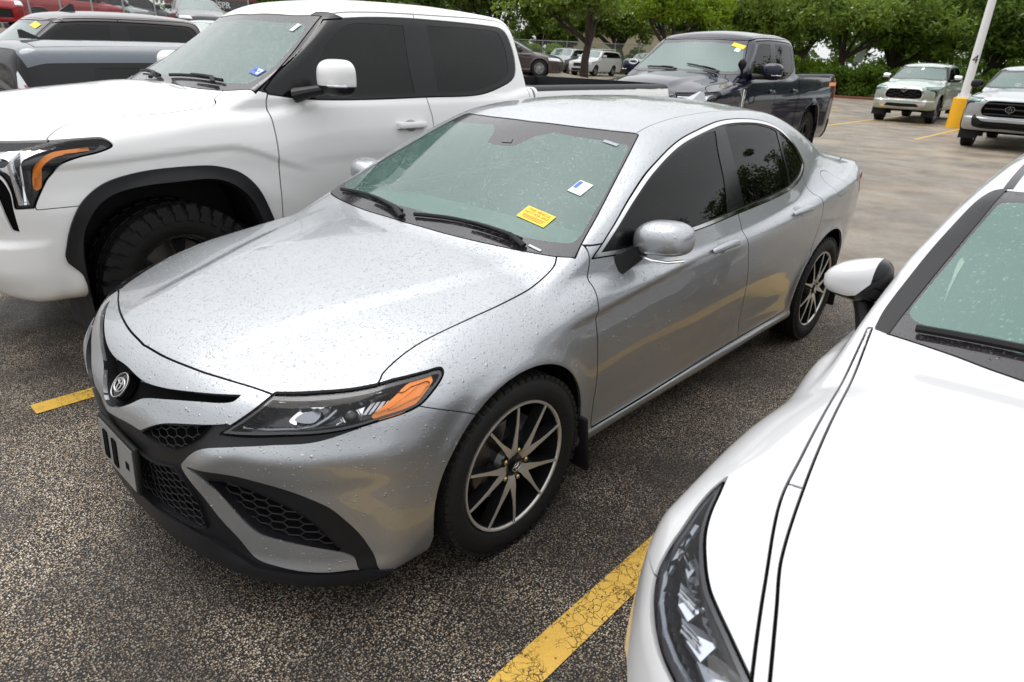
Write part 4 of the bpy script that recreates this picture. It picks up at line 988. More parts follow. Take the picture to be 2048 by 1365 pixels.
def mirror_unit(root, c, size, mat, foot, s, sig=True):
    """door mirror: painted shell, black base, glass; s = side"""
    def f(x, y, z):
        X, Y, Z = (x-c[0])/size[0], (y-c[1])/size[1], (z-c[2])/size[2]
        e = (np.abs(X)**2.6+np.abs(Y)**3.2+np.abs(Z)**3.0-1)*min(size)*.45
        return smax(e, -(x-c[0])-size[0]*.55, .02)
    lo = [c[i]-size[i]*1.25 for i in range(3)]; hi = [c[i]+size[i]*1.25 for i in range(3)]
    S = Skin(*nets(f, lo, hi, min(size)/9, False)); b = np.array([(-9, c[2]-size[2]*.42), (9, c[2]-size[2]*.42), (9, -9), (-9, -9)], float)
    S.region(b, 'yz', 'base')
    fl = (lambda q: q) if s > 0 else mirror
    mr = skin_obj('door_mirror', fl(panel(S.take('body'), .002, .006, False)), mat, root)
    skin_obj('mirror_base', fl(S.take('base')), MAT['trim_black'], mr)
    m = MB(); m.tube([foot, ((foot[0]*2+c[0])/3, (foot[1]*2+c[1])/3, foot[2]*.6+c[2]*.4-size[2]*.2), (c[0]*.98, c[1]-size[1]*.5, c[2]-size[2]*.62)], [size[2]*.62, size[2]*.46, size[2]*.4], 12, flat=.7); o = m.build('mirror_arm', MAT['trim_black'], mr); o.scale = (1, s, 1)
    m = MB(); m.ball((0, 0, 0), (.004, size[1]*.84, size[2]*.78), 20, 8); o = m.build('mirror_glass', MAT['mirror_glass'], mr); o.location = (c[0]-size[0]*.58, s*c[1], c[2]+.005)
    if sig:
        m = MB(); m.tube([(c[0]+size[0]*.93, c[1]+size[1]*.2, c[2]-size[2]*.40), (c[0]+size[0]*.80, c[1]+size[1]*.72, c[2]-size[2]*.40), (c[0]+size[0]*.35, c[1]+size[1]*.98, c[2]-size[2]*.40)], .011, 6, flat=.7); o = m.build('mirror_signal', MAT['lamp_white'], mr); o.scale = (1, s, 1)
    return mr
def cabin(root, x0, x1, hw, zf, zs, dash, rows=2, wheel=True, head=.62):
    """seats, dash and wheel behind the glass. dash=(x,z) of its rear top edge"""
    m = MB(); m.box((x1, -hw, zf-.04), (x0, hw, zf)); m.build('cabin_floor', MAT['interior_dark'], root)
    m = MB(); dx, dz = dash; m.prism([(dx+.55, dz-.10), (dx+.42, dz-.02), (dx+.2, dz), (dx, dz-.03), (dx-.04, dz-.12), (dx, dz-.4), (dx+.55, dz-.4)], -hw+.05, hw-.05); m.build('dashboard', MAT['interior_grey'], root, 50)
    for r in range(rows):
        xx = dx-.72-.92*r
        for yy in (hw*.5, -hw*.5):
            st = bpy.data.objects.new('seat', None); col.objects.link(st); st.parent = root
            m = MB(); m.box((xx-.1, yy-.25, zf), (xx+.42, yy+.25, zs), bev=.05); m.build('seat_cushion', MAT['interior_grey'], st)
            m = MB(); m.box((-.07, -.25, 0), (.07, .25, head), bev=.05); m.xform(Matrix.Translation((xx-.12, yy, zs-.05)) @ Matrix.Rotation(R(-15), 4, 'Y')); m.build('seat_back', MAT['interior_grey'], st)
            m = MB(); m.box((xx-.36, yy-.12, zs+head-.02), (xx-.27, yy+.12, zs+head+.16), bev=.035); m.build('headrest', MAT['interior_grey'], st)
    if wheel:
        sw = bpy.data.objects.new('steering_wheel', None); col.objects.link(sw); sw.parent = root; sw.location = (dx-.14, hw*.5, dz-.06); sw.rotation_euler = (0, R(-62), 0)
        m = MB(); m.tube([(.185*math.cos(t), .185*math.sin(t), 0) for t in np.linspace(0, 2*math.pi, 25)], .016, 6, cap=False); m.build('wheel_ring', MAT['interior_dark'], sw)
        m = MB(); m.box((-.05, -.17, -.02), (.05, .17, .015), bev=.02); m.build('wheel_hub', MAT['interior_dark'], sw)
def decals(root, f, items, up=(-1, 0, 0)):
    for name, P, w, h, mat, lines in items:
        M = frame_on(f, P, up) @ Matrix.Translation((0, 0, .004)); m = MB(); m.box((-w/2, -h/2, -.0006), (w/2, h/2, .0004)); o = m.build(name, MAT[mat], root, 0); o.matrix_local = M
        for tx, ty, sz, mt in lines: text('sticker_print', tx, sz, MAT[mt], o, Matrix.Translation((0, ty, .0012)))
def toyota_rings(e, sx, sy, z, r):
    m = MB()
    def ell(a, b, cx, cy): m.tube([(cx+a*sx*math.cos(t), cy+b*sy*math.sin(t), z) for t in np.linspace(0, 2*math.pi, 33)], r, 6, cap=False)
    ell(1, 1, 0, 0); ell(.32, .95, 0, -.03); ell(.66, .36, 0, .55); return m.build('badge_rings', MAT['chrome'], e, 60)

ARCH_OUT = [(.492, .20), (.498, .565), (.553, .65), (.539, .724), (.5, .826), (.442, .915), (.35, .985), (.248, 1.019), (.092, 1.039), (-.14, 1.038), (-.24, 1.024), (-.35, .98), (-.434, .895), (-.485, .79), (-.53, .62), (-.50, .47), (-.49, .2)]
ARCH_IN = [(.485, .20), (.485, .58), (.478, .68), (.45, .79), (.386, .885), (.30, .938), (.16, .962), (.031, .968), (-.14, .966), (-.23, .950), (-.312, .908), (-.385, .83), (-.43, .72), (-.465, .58), (-.475, .45), (-.48, .2)]
def build_truck(name, label, loc, f, mat, h=.02, front='tundra', flare='trim_black', dist=False, zscale=1., glassm=None, wheel=('road', .41, .27, 'rim_black', 6), wb=3.70, doors=True, ap_black=True, roofz=1.955, side_glass='tint_glass', group=None, back=2.86, rear=5.02, tailw=.035):
    root = empty(name, loc, 0, label, 'pickup', group)
    S = Skin(*nets(f, (-rear-.12, -h*2.9, .30), (1.05, 1.12, 2.06), h)); pm = MAT[mat]
    gl = MAT[glassm or ('far_glass' if dist else 'windshield_glass')]; sg = MAT['tint_glass_plain' if dist else side_glass]
    gap = .0042 if h < .022 else .005
    up = lambda x, y, z, a, b, c: (c > .12) & (x > -1.4) & (x < -.1) & (z > 1.33)
    ws = loop([(-1.022, -.1), (-1.022, 0), (-1.066, .447), (-1.136, .683), (-1.010, .724), (-.843, .793), (-.688, .856), (-.546, .893), (-.451, .697), (-.380, .365), (-.352, 0), (-.352, -.1)], (0, 3, 7, 11))
    wi = loop([(-.975, -.1), (-.975, 0), (-.995, .40), (-1.045, .635), (-1.02, .672), (-.900, .732), (-.669, .806), (-.585, .80), (-.545, .76), (-.472, .447), (-.440, 0), (-.440, -.1)], (0, 11))
    S.region(ws, 'xy', 'frit', gap=gap, where=up); S.region(wi, 'xy', 'windshield', ('frit',), where=up)
    sd = lambda x, y, z, a, b, c: (b > .3) & (z > 1.25)
    front_edge = [(-.60, 1.405), (-.688, 1.478), (-.843, 1.580), (-1.01, 1.706), (-1.12, 1.79)] if ap_black else [(-.78, 1.40), (-.86, 1.47), (-.99, 1.57), (-1.13, 1.68), (-1.22, 1.75)]
    dlo = loop([(-.62, 1.378) if ap_black else (-.80, 1.36), (-.85, 1.350), (-1.252, 1.342), (-1.757, 1.349), (-2.234, 1.356), (-2.495, 1.405), (-2.69, 1.482), (-2.735, 1.60), (-2.726, 1.722), (-2.69, 1.800), (-2.60, 1.824), (-1.82, 1.833), (-1.45, 1.820), (-1.203, 1.798)]+front_edge[::-1], (0, 14, 18))
    S.region(dlo, 'xz', 'pillar_trim', ('body', 'frit') if False else ('body',), where=sd, gap=gap)
    if ap_black: S.region(loop([(-.535, 1.402), (-.62, 1.380), (-.75, 1.37), (-1.30, 1.78), (-1.185, 1.835), (-1.13, 1.83), (-.85, 1.63)], (0, 1, 2, 3, 4)), 'xz', 'pillar_trim', where=lambda x, y, z, a, b, c: (b > .03) & (z > 1.3) & (y > .6))
    fwn = loop([(-.93, 1.378), (-1.25, 1.370), (-1.655, 1.376), (-1.655, 1.55), (-1.69, 1.785), (-1.45, 1.785), (-1.25, 1.765), (-1.09, 1.67), (-.98, 1.55)], (0, 2, 4))
    rwn = loop([(-1.86, 1.378), (-2.22, 1.386), (-2.45, 1.432), (-2.62, 1.505), (-2.65, 1.62), (-2.645, 1.72), (-2.60, 1.792), (-1.895, 1.797), (-1.87, 1.55)], (0, 7))
    S.region(fwn, 'xz', 'front_window', ('pillar_trim',), where=sd); S.region(rwn, 'xz', 'rear_door_window', ('pillar_trim',), where=sd)
    lw = lambda x, y, z, a, b, c: (y > .55) & (z < 1.15)
    for k, dx in enumerate((0, -wb)):
        o = np.array(ARCH_OUT)+[dx, 0]; i = np.array(ARCH_IN)+[dx, 0]
        S.region(loop(o, (0, 16)), 'xz', 'fender_flare', where=lw); S.region(loop(i, (0, 15)), 'xz', 'open', ('fender_flare', 'body'), where=lw)
    hl = loop([(-.15, 1.178), (.120, 1.185), (.310, 1.192), (.470, 1.199), (.505, 1.185), (.521, 1.162), (.480, 1.139), (.419, 1.123), (.363, 1.097), (.311, 1.040), (.288, .998), (.264, .945), (.250, .910), (.187, .910), (.19, .995), (.17, 1.06), (.10, 1.09), (-.15, 1.09)], (0, 12, 13, 17))
    fr = lambda x, y, z, a, b, c: (x > .2) & (a+b > .1) & (y > .3)
    S.region(hl, 45, 'headlight', where=fr, gap=gap)
    vent = loop([(-.06, 1.085), (.08, 1.082), (.155, 1.055), (.182, .99), (.180, .91), (.175, .797), (.146, .806), (.12, 1.0), (.05, 1.05), (-.06, 1.06)], (0, 5, 6, 9))
    S.region(vent, 45, 'bumper_vent', where=fr)
    fc = lambda x, y, z, a, b, c: (a > .25) & (x > .4)
    gr = loop([(-.1, 1.15), (.40, 1.15), (.52, 1.12), (.60, 1.0), (.62, .88), (.53, .76), (-.1, .74)], (0, 6))
    S.region(gr, 'yz', 'grille_frame', where=fc); S.region(gr, 'yz', 'grille_floor', ('grille_frame',), where=fc, off=-.055 if front == 'tundra' else -.03)
    bp = loop([(-.1, .66), (.50, .66), (.62, .72), (.70, .80), (.74, .72), (.66, .52), (-.1, .50)], (0, 3, 6))
    S.region(bp, 'yz', 'bumper_bar', where=fc)
    S.region(loop([(-.1, .64), (.46, .64), (.55, .54), (-.1, .52)], (0, 1, 2, 3)), 'yz', 'bumper_intake', ('bumper_bar',), where=fc)
    S.region(loop([(.955, -.1), (.94, .3), (.90, .52), (.83, .66), (.735, .79), (.60, .90), (.50, .96), (.490, .893), (.387, .818), (.190, .815), (-.063, .842), (-.20, .840), (-.31, .826), (-.36, .79), (-.385, .733), (-.455, .697), (-.39, .365), (-.365, 0), (-.365, -.1)], (0, 6, 18)), 'xy', 'hood', where=lambda x, y, z, a, b, c: (c > .2) & (x > -.6) & (z > 1.10), gap=gap)
    if doors:
        ds = lambda x, y, z, a, b, c: (b > .1) & (y > .5) & (z > .3)
        S.region(loop([(-.60, 1.44), (-.614, 1.39), (-.595, 1.337), (-.596, 1.193), (-.59, .966), (-.586, .78), (-.585, .58), (-.60, .535), (-1.76, .535), (-1.768, .60), (-1.768, 1.206), (-1.748, 1.317), (-1.747, 1.445), (-1.779, 1.739), (-1.82, 1.862), (-1.45, 1.850), (-1.18, 1.822), (-1.0, 1.74), (-.75, 1.56)], (0, 8, 14)), 'xz', 'front_door', where=ds, gap=gap)
        S.region(loop([(-1.82, 1.862), (-1.779, 1.739), (-1.747, 1.445), (-1.748, 1.317), (-1.768, 1.206), (-1.768, .60), (-1.77, .535), (-2.78, .535), (-2.80, .70), (-2.80, 1.30), (-2.812, 1.50), (-2.795, 1.726), (-2.755, 1.83), (-2.66, 1.868)], (0, 6, 7)), 'xz', 'rear_door', where=ds, gap=gap)
        S.region(np.array([(-back-.012, 1.5), (-back-.012, .2), (-back+.012, .2), (-back+.012, 1.5)]), 'xz', 'gap', where=lambda x, y, z, a, b, c: (z < 1.40) & (y > .2))
    bed = loop([(-back-.10, -.1), (-back-.10, .78), (-back-.16, .85), (-rear+.14, .85), (-rear+.09, .78), (-rear+.09, -.1)], (0, 5))
    S.region(bed, 'xy', 'open', where=lambda x, y, z, a, b, c: (z > 1.3) & (c > .5) & (x < -back))
    S.region(np.array([(-back-.05, -.1), (-back-.05, .955), (-rear+.02, .955), (-rear+.02, -.1)]), 'xy', 'bed_cap', where=lambda x, y, z, a, b, c: (z > 1.3) & (c > .5) & (x < -back))
    tl = loop([(-rear+tailw, 1.36), (-rear+tailw+.01, 1.0), (-rear-.1, .98), (-rear-.1, 1.37)], (0, 1, 2, 3))
    S.region(tl, 'xz', 'tail_light', where=lambda x, y, z, a, b, c: (y > .78), gap=gap)
    S.region(np.array([(-rear+.10, .70), (-rear+.10, .2), (-rear-.2, .2), (-rear-.2, .70)]), 'xz', 'rear_bumper', where=lambda x, y, z, a, b, c: x < -4)
    S.region(np.array([(.70, 1.3), (.62, .9), (.50, .9), (.40, .90), (.40, .2), (1.2, .2), (1.2, 1.3)]), 'xz', 'front_bumper', where=lambda x, y, z, a, b, c: (x > .3) & (z < 1.16), gap=gap*.5, gapwhere=lambda x, y, z: (x < .7))
    S.region(np.array([(.5, 2), (-.58, 2), (-.58, .2), (1.1, .2), (1.1, 2)]), 'xz', 'front_fender', where=lambda x, y, z, a, b, c: (x > -.6) & (z < 1.42))
    S.region(np.array([(-back, 3), (-back, -1), (-9, -1), (-9, 3)]), 'xz', 'bedside', where=lambda x, y, z, a, b, c: (x < -back) & (z < 1.46))
    S.region(loop([(-2.66, -.1), (-2.66, .60), (-2.60, .68), (-1.2, .68), (-1.12, .6), (-1.05, 0), (-1.05, -.1)], (0, 6)), 'xy', 'roof', where=lambda x, y, z, a, b, c: (z > 1.75) & (c > .5), gap=gap*.5)
    has = lambda n: n in S.names and (S.L == S.lab(n)).any()
    P = lambda n, push=0., depth=.014: panel(S.take(n), push, depth)
    def one(n, mt, push=0., depth=.014, nm=None, par=None):
        if has(n): return skin_obj(nm or n, both(P(n, push, depth)), mt, par or root)
    def two(n, mt, push=0., depth=.014, nm=None):
        if not has(n): return
        q = P(n, push, depth); return skin_obj(nm or n, q, mt, root), skin_obj(nm or n, mirror(q), mt, root)
    for n in ('hood', 'roof', 'front_bumper'): one(n, pm)
    for n in ('front_fender', 'front_door', 'rear_door', 'bedside'): two(n, pm)
    two('body', pm, nm='cab_side'); two('fender_flare', MAT[flare], .018 if flare != mat else .002, .05)
    one('windshield', gl, -.001, 0); one('frit', MAT['frit_black'], -.001, .01, 'windshield_border')
    two('pillar_trim', MAT['gloss_black'], -.003, .008); two('front_window', sg, -.005, 0); two('rear_door_window', sg, -.005, 0)
    tag(one('gap', MAT['gap_black'], -.013, 0, 'gap_backing'), kind='stuff'); one('bed_cap', MAT['trim_black'], .004, .02); two('tail_light', MAT['red_lens'], .006, .02)
    one('rear_bumper', MAT['chrome'] if front == 'tundra' else MAT['trim_black'], .01, .03)
    ch = MAT['chrome'] if dist else MAT['trim_black']
    one('grille_frame', ch if front == 'tundra' else pm, .012, .04); fl = one('grille_floor', MAT['gap_black'], -.05, 0)
    bar = one('bumper_bar', MAT['chrome'] if (front == 'tundra' and dist) else (MAT['trim_black'] if front != 'tundra' else pm), .008, .03); one('bumper_intake', MAT['matte_black'], -.03, .0); two('bumper_vent', MAT['gap_black'], -.02, 0)
    # grille bars
    def fx(y, z):
        lo, hi = .2, 1.3
        for _ in range(22):
            t = (lo+hi)/2
            if f(np.array([t]), np.array([y]), np.array([z]))[0] < 0: lo = t
            else: hi = t
        return lo
    if front == 'tundra':
        for k in range(6):
            z = .80+.055*k; m = MB(); pts = []
            w = .50 if 0 < k < 5 else .43
            for t in np.linspace(-w, w, 25): pts.append((fx(t, z)-.02, t, z+(.014 if int((t+w)/.17+(k % 2)) % 2 else -.006)))
            m.tube(pts, .012, 6, flat=.8); m.build('grille_bar', MAT['trim_black'], fl, 40)
    else:
        for k in range(3):
            z = .82+.12*k; m = MB(); m.tube([(fx(t, z)-.015, t, z) for t in np.linspace(-.52, .52, 17)], .026, 8, flat=.9); m.build('grille_bar', MAT['trim_black'], fl, 40)
    e = bpy.data.objects.new('badge', None); col.objects.link(e); e.parent = root
    bz = 1.085 if front == 'tundra' else .95
    e.matrix_local = Matrix.Translation((fx(0, bz)+.012, 0, bz)) @ Matrix(((0, 0, 1, 0), (1, 0, 0, 0), (0, 1, 0, 0), (0, 0, 0, 1)))
    toyota_rings(e, .095, .065, .004, .0085)
    # headlights
    A = R(45); D = np.array((math.cos(A), math.sin(A), 0)); U = np.array((-math.sin(A), math.cos(A), 0))
    def atv(Q, dep):
        Q = np.array(Q, float); base = Q[:, :1]*U+Q[:, 1:]*np.array([0, 0, 1.]); lo = np.full(len(Q), .2); hi = np.full(len(Q), 1.6)
        for _ in range(26):
            t = (lo+hi)/2; i = f(*(base+t[:, None]*D).T) < 0; lo = np.where(i, t, lo); hi = np.where(i, hi, t)
        p = base+lo[:, None]*D; n = grad(f, p); n /= np.linalg.norm(n, axis=1, keepdims=True); return p-n*dep, n
    for s in (1, -1):
        mm = (lambda q: q) if s > 0 else mirror
        hd = bpy.data.objects.new('headlight', None); col.objects.link(hd); hd.parent = root
        skin_obj('lens', mm(P('headlight', .0, 0)), MAT['lamp_glass' if not dist else 'far_glass'], hd); skin_obj('housing', mm(P('headlight', -.03, .0)), MAT['lamp_dark'], hd)
        w = panel(S.take('headlight'), 0, .03); w[2] = w[2][len(S.take('headlight')[2]):]; skin_obj('housing_wall', mm(w), MAT['lamp_dark'], hd)
        def patch(poly, dep, nm, mt, sharp=(), thick=.008):
            q = loop(poly, sharp, 4); n = len(q); p, nn = atv(q, dep); V = np.concatenate([p, p-nn*thick])*[1, s, 1]
            bm = bmesh.new(); vs = [bm.verts.new(v) for v in V]; fc0 = bm.faces.new(vs[:n])
            for i in range(n): bm.faces.new((vs[i], vs[n+i], vs[n+(i+1) % n], vs[(i+1) % n]))
            bmesh.ops.triangulate(bm, faces=[fc0]); bmesh.ops.recalc_face_normals(bm, faces=bm.faces); me = bpy.data.meshes.new(nm); bm.to_mesh(me); bm.free(); return link(nm, me, MAT[mt], hd)
        patch([(-.14, 1.150), (.12, 1.160), (.31, 1.172), (.385, 1.180), (.30, 1.158), (.255, 1.13), (.235, 1.08), (.232, .985), (.238, .925), (.20, .922), (.203, 1.0), (.19, 1.065), (.11, 1.105), (-.14, 1.105), (-.14, 1.118), (.10, 1.12), (.175, 1.09), (.20, 1.12), (.14, 1.146), (-.14, 1.14)], .012, 'light_bracket', 'reflector', (0, 8, 9, 13, 14, 19))
        if front == 'tundra': patch([(.447, 1.163), (.348, 1.154), (.318, 1.138), (.277, 1.075), (.262, 1.0), (.270, .985), (.287, 1.0), (.295, 1.065), (.334, 1.120), (.380, 1.138), (.453, 1.149)], .006, 'amber_signal', 'amber_lens', (0, 10))
        for u in (-.05, .045, .13): patch([(u-.03, 1.125), (u+.035, 1.128), (u+.028, 1.148), (u-.032, 1.145)], .022, 'lamp_module', 'lamp_white')
    # wheels, wells, floor
    key, r, w, rm, ns = wheel
    for x in (0, -wb):
        for s in (1, -1):
            truck_wheel(root, x, s*(.955-w/2), r, s, r, w, key, rm, ns)
            m = MB(); a = np.array(loop(ARCH_IN, (0, 15), 3, False)); V = []
            for q in a: V += [(q[0]+x, s*.99, q[1]), (q[0]*1.03+x, s*.90, q[1]+.02), (q[0]*1.03+x, s*.60, q[1]+.02)]
            n = len(a); m.add(V, [(i*3+j, i*3+j+1, i*3+j+4, i*3+j+3) for i in range(n-1) for j in (0, 1)]); m.add([V[i*3+2] for i in range(n)]+[(x, s*.6, .3)], [(i, i+1, n) for i in range(n-1)]); m.build('wheel_housing', MAT['matte_black'], root, 40)
    m = MB(); m.box((-rear+.2, -.62, .42), (.62, .62, .50)); m.build('chassis', MAT['gap_black'], root)
    for x in (0, -wb): m = MB(); m.tube([(x, -.85, r*.95), (x, .85, r*.95)], .05, 8); m.build('axle', MAT['gap_black'], root)
    # bed box
    b0, b1 = -back-.10, -rear+.09; m = MB()
    m.box((b1, -.84, .80), (b0, .84, .83)); m.box((b0-.004, -.84, .83), (b0+.03, .84, 1.41)); m.box((b1-.03, -.84, .83), (b1+.004, .84, 1.41))
    for s in (1, -1): m.box((b1, min(s*.82, s*.86), .83), (b0, max(s*.82, s*.86), 1.415))
    for k in range(12): m.box((b1, -.80+.14*k-.03, .83), (b0, -.80+.14*k+.03, .842))
    m.build('bed_liner', MAT['matte_black'], root)
    if doors:
        for s in (1, -1):
            for x0 in (-1.57, -2.60):
                h0 = bpy.data.objects.new('door_handle', None); col.objects.link(h0); h0.parent = root
                M0 = frame_on(f, (x0, .98, 1.175 if not dist else 1.17)); m = MB()
                m.box((-.115, -.020, .012), (.115, .020, .040), bev=.01); m.box((-.115, -.018, -.01), (-.08, .018, .02)); m.box((.08, -.018, -.01), (.115, .018, .02)); m.xform(M0); o = m.build('handle_grip', pm, h0)
                o.scale = (1, s, 1); m = MB(); m.ball((0, 0, -.012), (.075, .05, .018), 20, 10); m.xform(M0); o = m.build('handle_cup_shade', MAT['grey_paint' if 'pearl' in mat or 'white' in mat else 'dark_paint'], h0); o.scale = (1, s, 1)  # darker disc behind the grip, shade of the recess put into its colour
    cabin(root, -.45, -2.75, .82, .62, .98, (-.78, 1.33))
    return root, S
build_camry()
def wiper_set(root, f, pairs, dz=.016):
    def on(x, y):
        lo, hi = 1.0, 2.1
        for _ in range(26):
            mid = (lo+hi)/2
            if f(np.array([x]), np.array([y]), np.array([mid]))[0] < 0: lo = mid
            else: hi = mid
        return lo
    for a, b in pairs:
        w = bpy.data.objects.new('wiper', None); col.objects.link(w); w.parent = root
        P = [(a[0]+(b[0]-a[0])*t, a[1]+(b[1]-a[1])*t) for t in np.linspace(0, 1, 9)]; P = [(x, y, on(x, y)+dz) for x, y in P]
        m = MB(); m.tube(P, .008, 6, flat=1.3); m.build('blade', MAT['matte_black'], w)
        m = MB(); m.tube([(a[0]+.06, a[1], P[0][2]-.01)]+[(p[0]+.02, p[1], p[2]+.012) for p in P[1:5]], [.016, .013, .011, .01, .008], 6, flat=.7); m.build('arm', MAT['matte_black'], w)
def build_tundra():
    f = tundra_f
    root, S = build_truck('pickup', 'white crew-cab pickup with black wheel-arch flares beside the silver sedan', (.08, -2.45, 0), f, 'pearl_paint', .017, wheel=('mud', .415, .29, 'rim_black', 6))
    for s in (1, -1): mirror_unit(root, (-.925, 1.135, 1.475), (.085, .135, .098), MAT['pearl_paint'], (-.76, .945, 1.372), s)
    wiper_set(root, f, (((-.495, .62), (-.425, .06)), ((-.41, -.05), (-.505, -.62))))
    m = MB(); m.box((-.05, -.02, 0), (.05, .02, .022), bev=.01); o = m.build('antenna_fin', MAT['matte_black'], root); o.location = (-2.35, .1, 1.955)
    decals(root, f, [('registration_sticker', (-.655, .735, 1.49), .098, .066, 'sticker_blue', []), ('registration_label', (-.654, .734, 1.492), .078, .046, 'sticker_white', [('08 26', 0, .028, 'sticker_blue')]), ('toll_tag', (-1.0, .60, 1.74), .035, .07, 'lamp_white', [])])
    m = MB(); m.box((-.055, -.085, -.001), (.055, .085, .0)); 
    # dark inner flare step and mud flap
    for s in (1, -1):
        m = MB(); m.box((-.012, -.14, -.17), (.012, .14, .17), bev=.01); o = m.build('mud_flap', MAT['matte_black'], root); o.location = (-.52, s*.86, .40)
build_tundra()
# ---------------------------------------------------------------- white hatchback on the right
def build_hatch():
    f = hatch_f; W = MAT['white_paint']
    root = empty('hatchback', (0, 2.50, 0), 0, 'white car cut off by the right edge, its hood filling the lower right corner', 'car')
    S = Skin(*nets(f, (-4.1, -.04, .1), (1.06, 1.0, 1.5), .0135))
    up = lambda x, y, z, a, b, c: (c > .15) & (x > -1.3) & (x < 0) & (z > .93)
    ws = loop([(-.955, -.06), (-.955, 0), (-.965, .35), (-.985, .55), (-.998, .606), (-.751, .635), (-.596, .659), (-.448, .680), (-.386, .687), (-.346, .531), (-.321, .44), (-.285, .25), (-.27, 0), (-.27, -.06)], (0, 4, 8, 13))
    wi = loop([(-.895, -.06), (-.895, 0), (-.905, .40), (-.922, .545), (-.918, .595), (-.869, .607), (-.647, .639), (-.513, .662), (-.462, .664), (-.435, .638), (-.405, .527), (-.370, .35), (-.345, 0), (-.345, -.06)], (0, 13))
    sr = loop([(-.398, .722), (-.466, .724), (-.593, .710), (-.757, .688), (-.928, .660), (-1.0, .634), (-1.012, .606), (-.998, .600), (-.751, .630), (-.448, .676), (-.384, .683)], (0, 6, 10))
    S.region(ws, 'xy', 'frit', gap=.0025, where=up); S.region(wi, 'xy', 'windshield', ('frit',), where=up)
    S.region(sr, 'xy', 'pillar_strip', ('body', 'gap'), where=up)
    S.region(loop([(-1.012, .612), (-1.5, .605), (-2.3, .59), (-2.3, .575), (-1.5, .583), (-1.012, .588)], (0, 2, 3, 5)), 'xy', 'roof_strip', where=lambda x, y, z, a, b, c: (z > 1.25))
    rw = loop([(-2.60, -.06), (-2.60, 0), (-2.64, .30), (-2.72, .50), (-2.80, .545), (-3.0, .60), (-3.18, .62), (-3.22, .55), (-3.25, .3), (-3.26, 0), (-3.26, -.06)], (0, 10))
    S.region(rw, 'xy', 'rear_window', where=lambda x, y, z, a, b, c: (c > .15) & (x < -2.3) & (z > 1.05), gap=.003)
    dlo = loop([(-.56, .985), (-1.183, .985), (-1.625, .995), (-2.137, 1.01), (-2.45, 1.04), (-2.60, 1.10), (-2.541, 1.217), (-2.404, 1.29), (-2.268, 1.325), (-2.05, 1.35), (-1.5, 1.345), (-1.209, 1.30), (-.965, 1.215), (-.779, 1.12)], (0,))
    sd = lambda x, y, z, a, b, c: (b > .25) & (z > .9) & (z < 1.42)
    S.region(dlo, 'xz', 'pillar_trim', where=sd, gap=.003)
    for n, q in (('front_window', [(-.70, 1.0), (-1.5, 1.01), (-1.55, 1.32), (-1.25, 1.285), (-1.0, 1.20), (-.82, 1.10)]), ('rear_door_window', [(-1.62, 1.015), (-2.4, 1.05), (-2.5, 1.12), (-2.4, 1.24), (-2.2, 1.315), (-1.66, 1.33)])):
        S.region(loop(q, (0, 1, 2)), 'xz', n, ('pillar_trim',), where=sd)
    for xc in (-.02, -2.75):
        a = np.linspace(-.25, math.pi+.25, 40); S.region(np.array([(xc+.372, .02)]+[(xc+.372*math.cos(t), .335+.372*math.sin(t)) for t in a]+[(xc-.372, .02)]), 'xz', 'open', where=lambda x, y, z, a, b, c: (y > .6) & (z < .9))
    # headlight seen from above
    hl = loop([(.297, .772), (.358, .757), (.423, .742), (.483, .721), (.544, .688), (.589, .657), (.617, .630), (.652, .592), (.683, .558), (.712, .525), (.775, .50), (.775, .58), (.739, .628), (.712, .663), (.685, .691), (.650, .720), (.613, .743), (.574, .759), (.531, .765), (.470, .770), (.411, .777), (.346, .779)], (0, 9, 10, 11))
    S.region(hl, 'xy', 'headlight', where=lambda x, y, z, a, b, c: (x > .2) & (z > .70) & (y > .4) & (c > .05), gap=.003)
    # shut line strip between hood and fender
    st = loop([(.712, .530), (.633, .558), (.542, .588), (.353, .646), (.20, .668), (.054, .688), (-.218, .722), (-.40, .738), (-.40, .728), (-.187, .699), (.080, .662), (.287, .628), (.475, .590), (.580, .553), (.705, .508)], (0, 7, 8, 14))
    hs = lambda x, y, z, a, b, c: (c > .2) & (x > -.45) & (x < .78) & (z > .75) & (z < 1.02)
    S.region(st, 'xy', 'hood_strip', where=hs, gap=.0030)
    S.region(np.array([(.300, .60), (.300, .70), (.294, .70), (.294, .60)]), 'xy', 'gap', ('hood_strip',), where=hs)
    hood = loop([(.86, -.06), (.85, .2), (.81, .40), (.72, .520), (.708, .520), (.600, .562), (.500, .595), (.30, .640), (.080, .674), (-.187, .710), (-.40, .734), (-.39, .69), (-.35, .531), (-.325, .44), (-.29, .25), (-.275, 0), (-.275, -.06)], (0, 3, 10, 16))
    S.region(hood, 'xy', 'hood', where=hs)
    S.region(np.array([(1.2, .80), (.60, .80), (.45, .735), (.36, .70), (.2, .62), (.2, .0), (1.2, 0)]), 'xz', 'front_bumper', where=lambda x, y, z, a, b, c: x > .15, gap=.0016)
    S.region(loop([(.60, .42), (.74, .44), (.80, .40), (.80, .60), (.74, .66), (.66, .60)], (2, 3)), 'yz', 'corner_intake', ('front_bumper',), where=lambda x, y, z, a, b, c: (x > .3))
    ds = lambda x, y, z, a, b, c: (b > .05) & (y > .55) & (z < 1.12)
    S.region(loop([(-.55, 1.05), (-.50, .90), (-.45, .80), (-.48, .5), (-.49, .285), (-1.62, .285), (-1.60, .6), (-1.58, 1.05)], (0, 4, 5, 7)), 'xz', 'front_door', where=ds, gap=.0028)
    S.region(loop([(-1.58, 1.05), (-1.60, .6), (-1.62, .285), (-2.3, .285), (-2.42, .5), (-2.56, .8), (-2.55, 1.06)], (0, 2, 3, 6)), 'xz', 'rear_door', where=ds, gap=.0028)
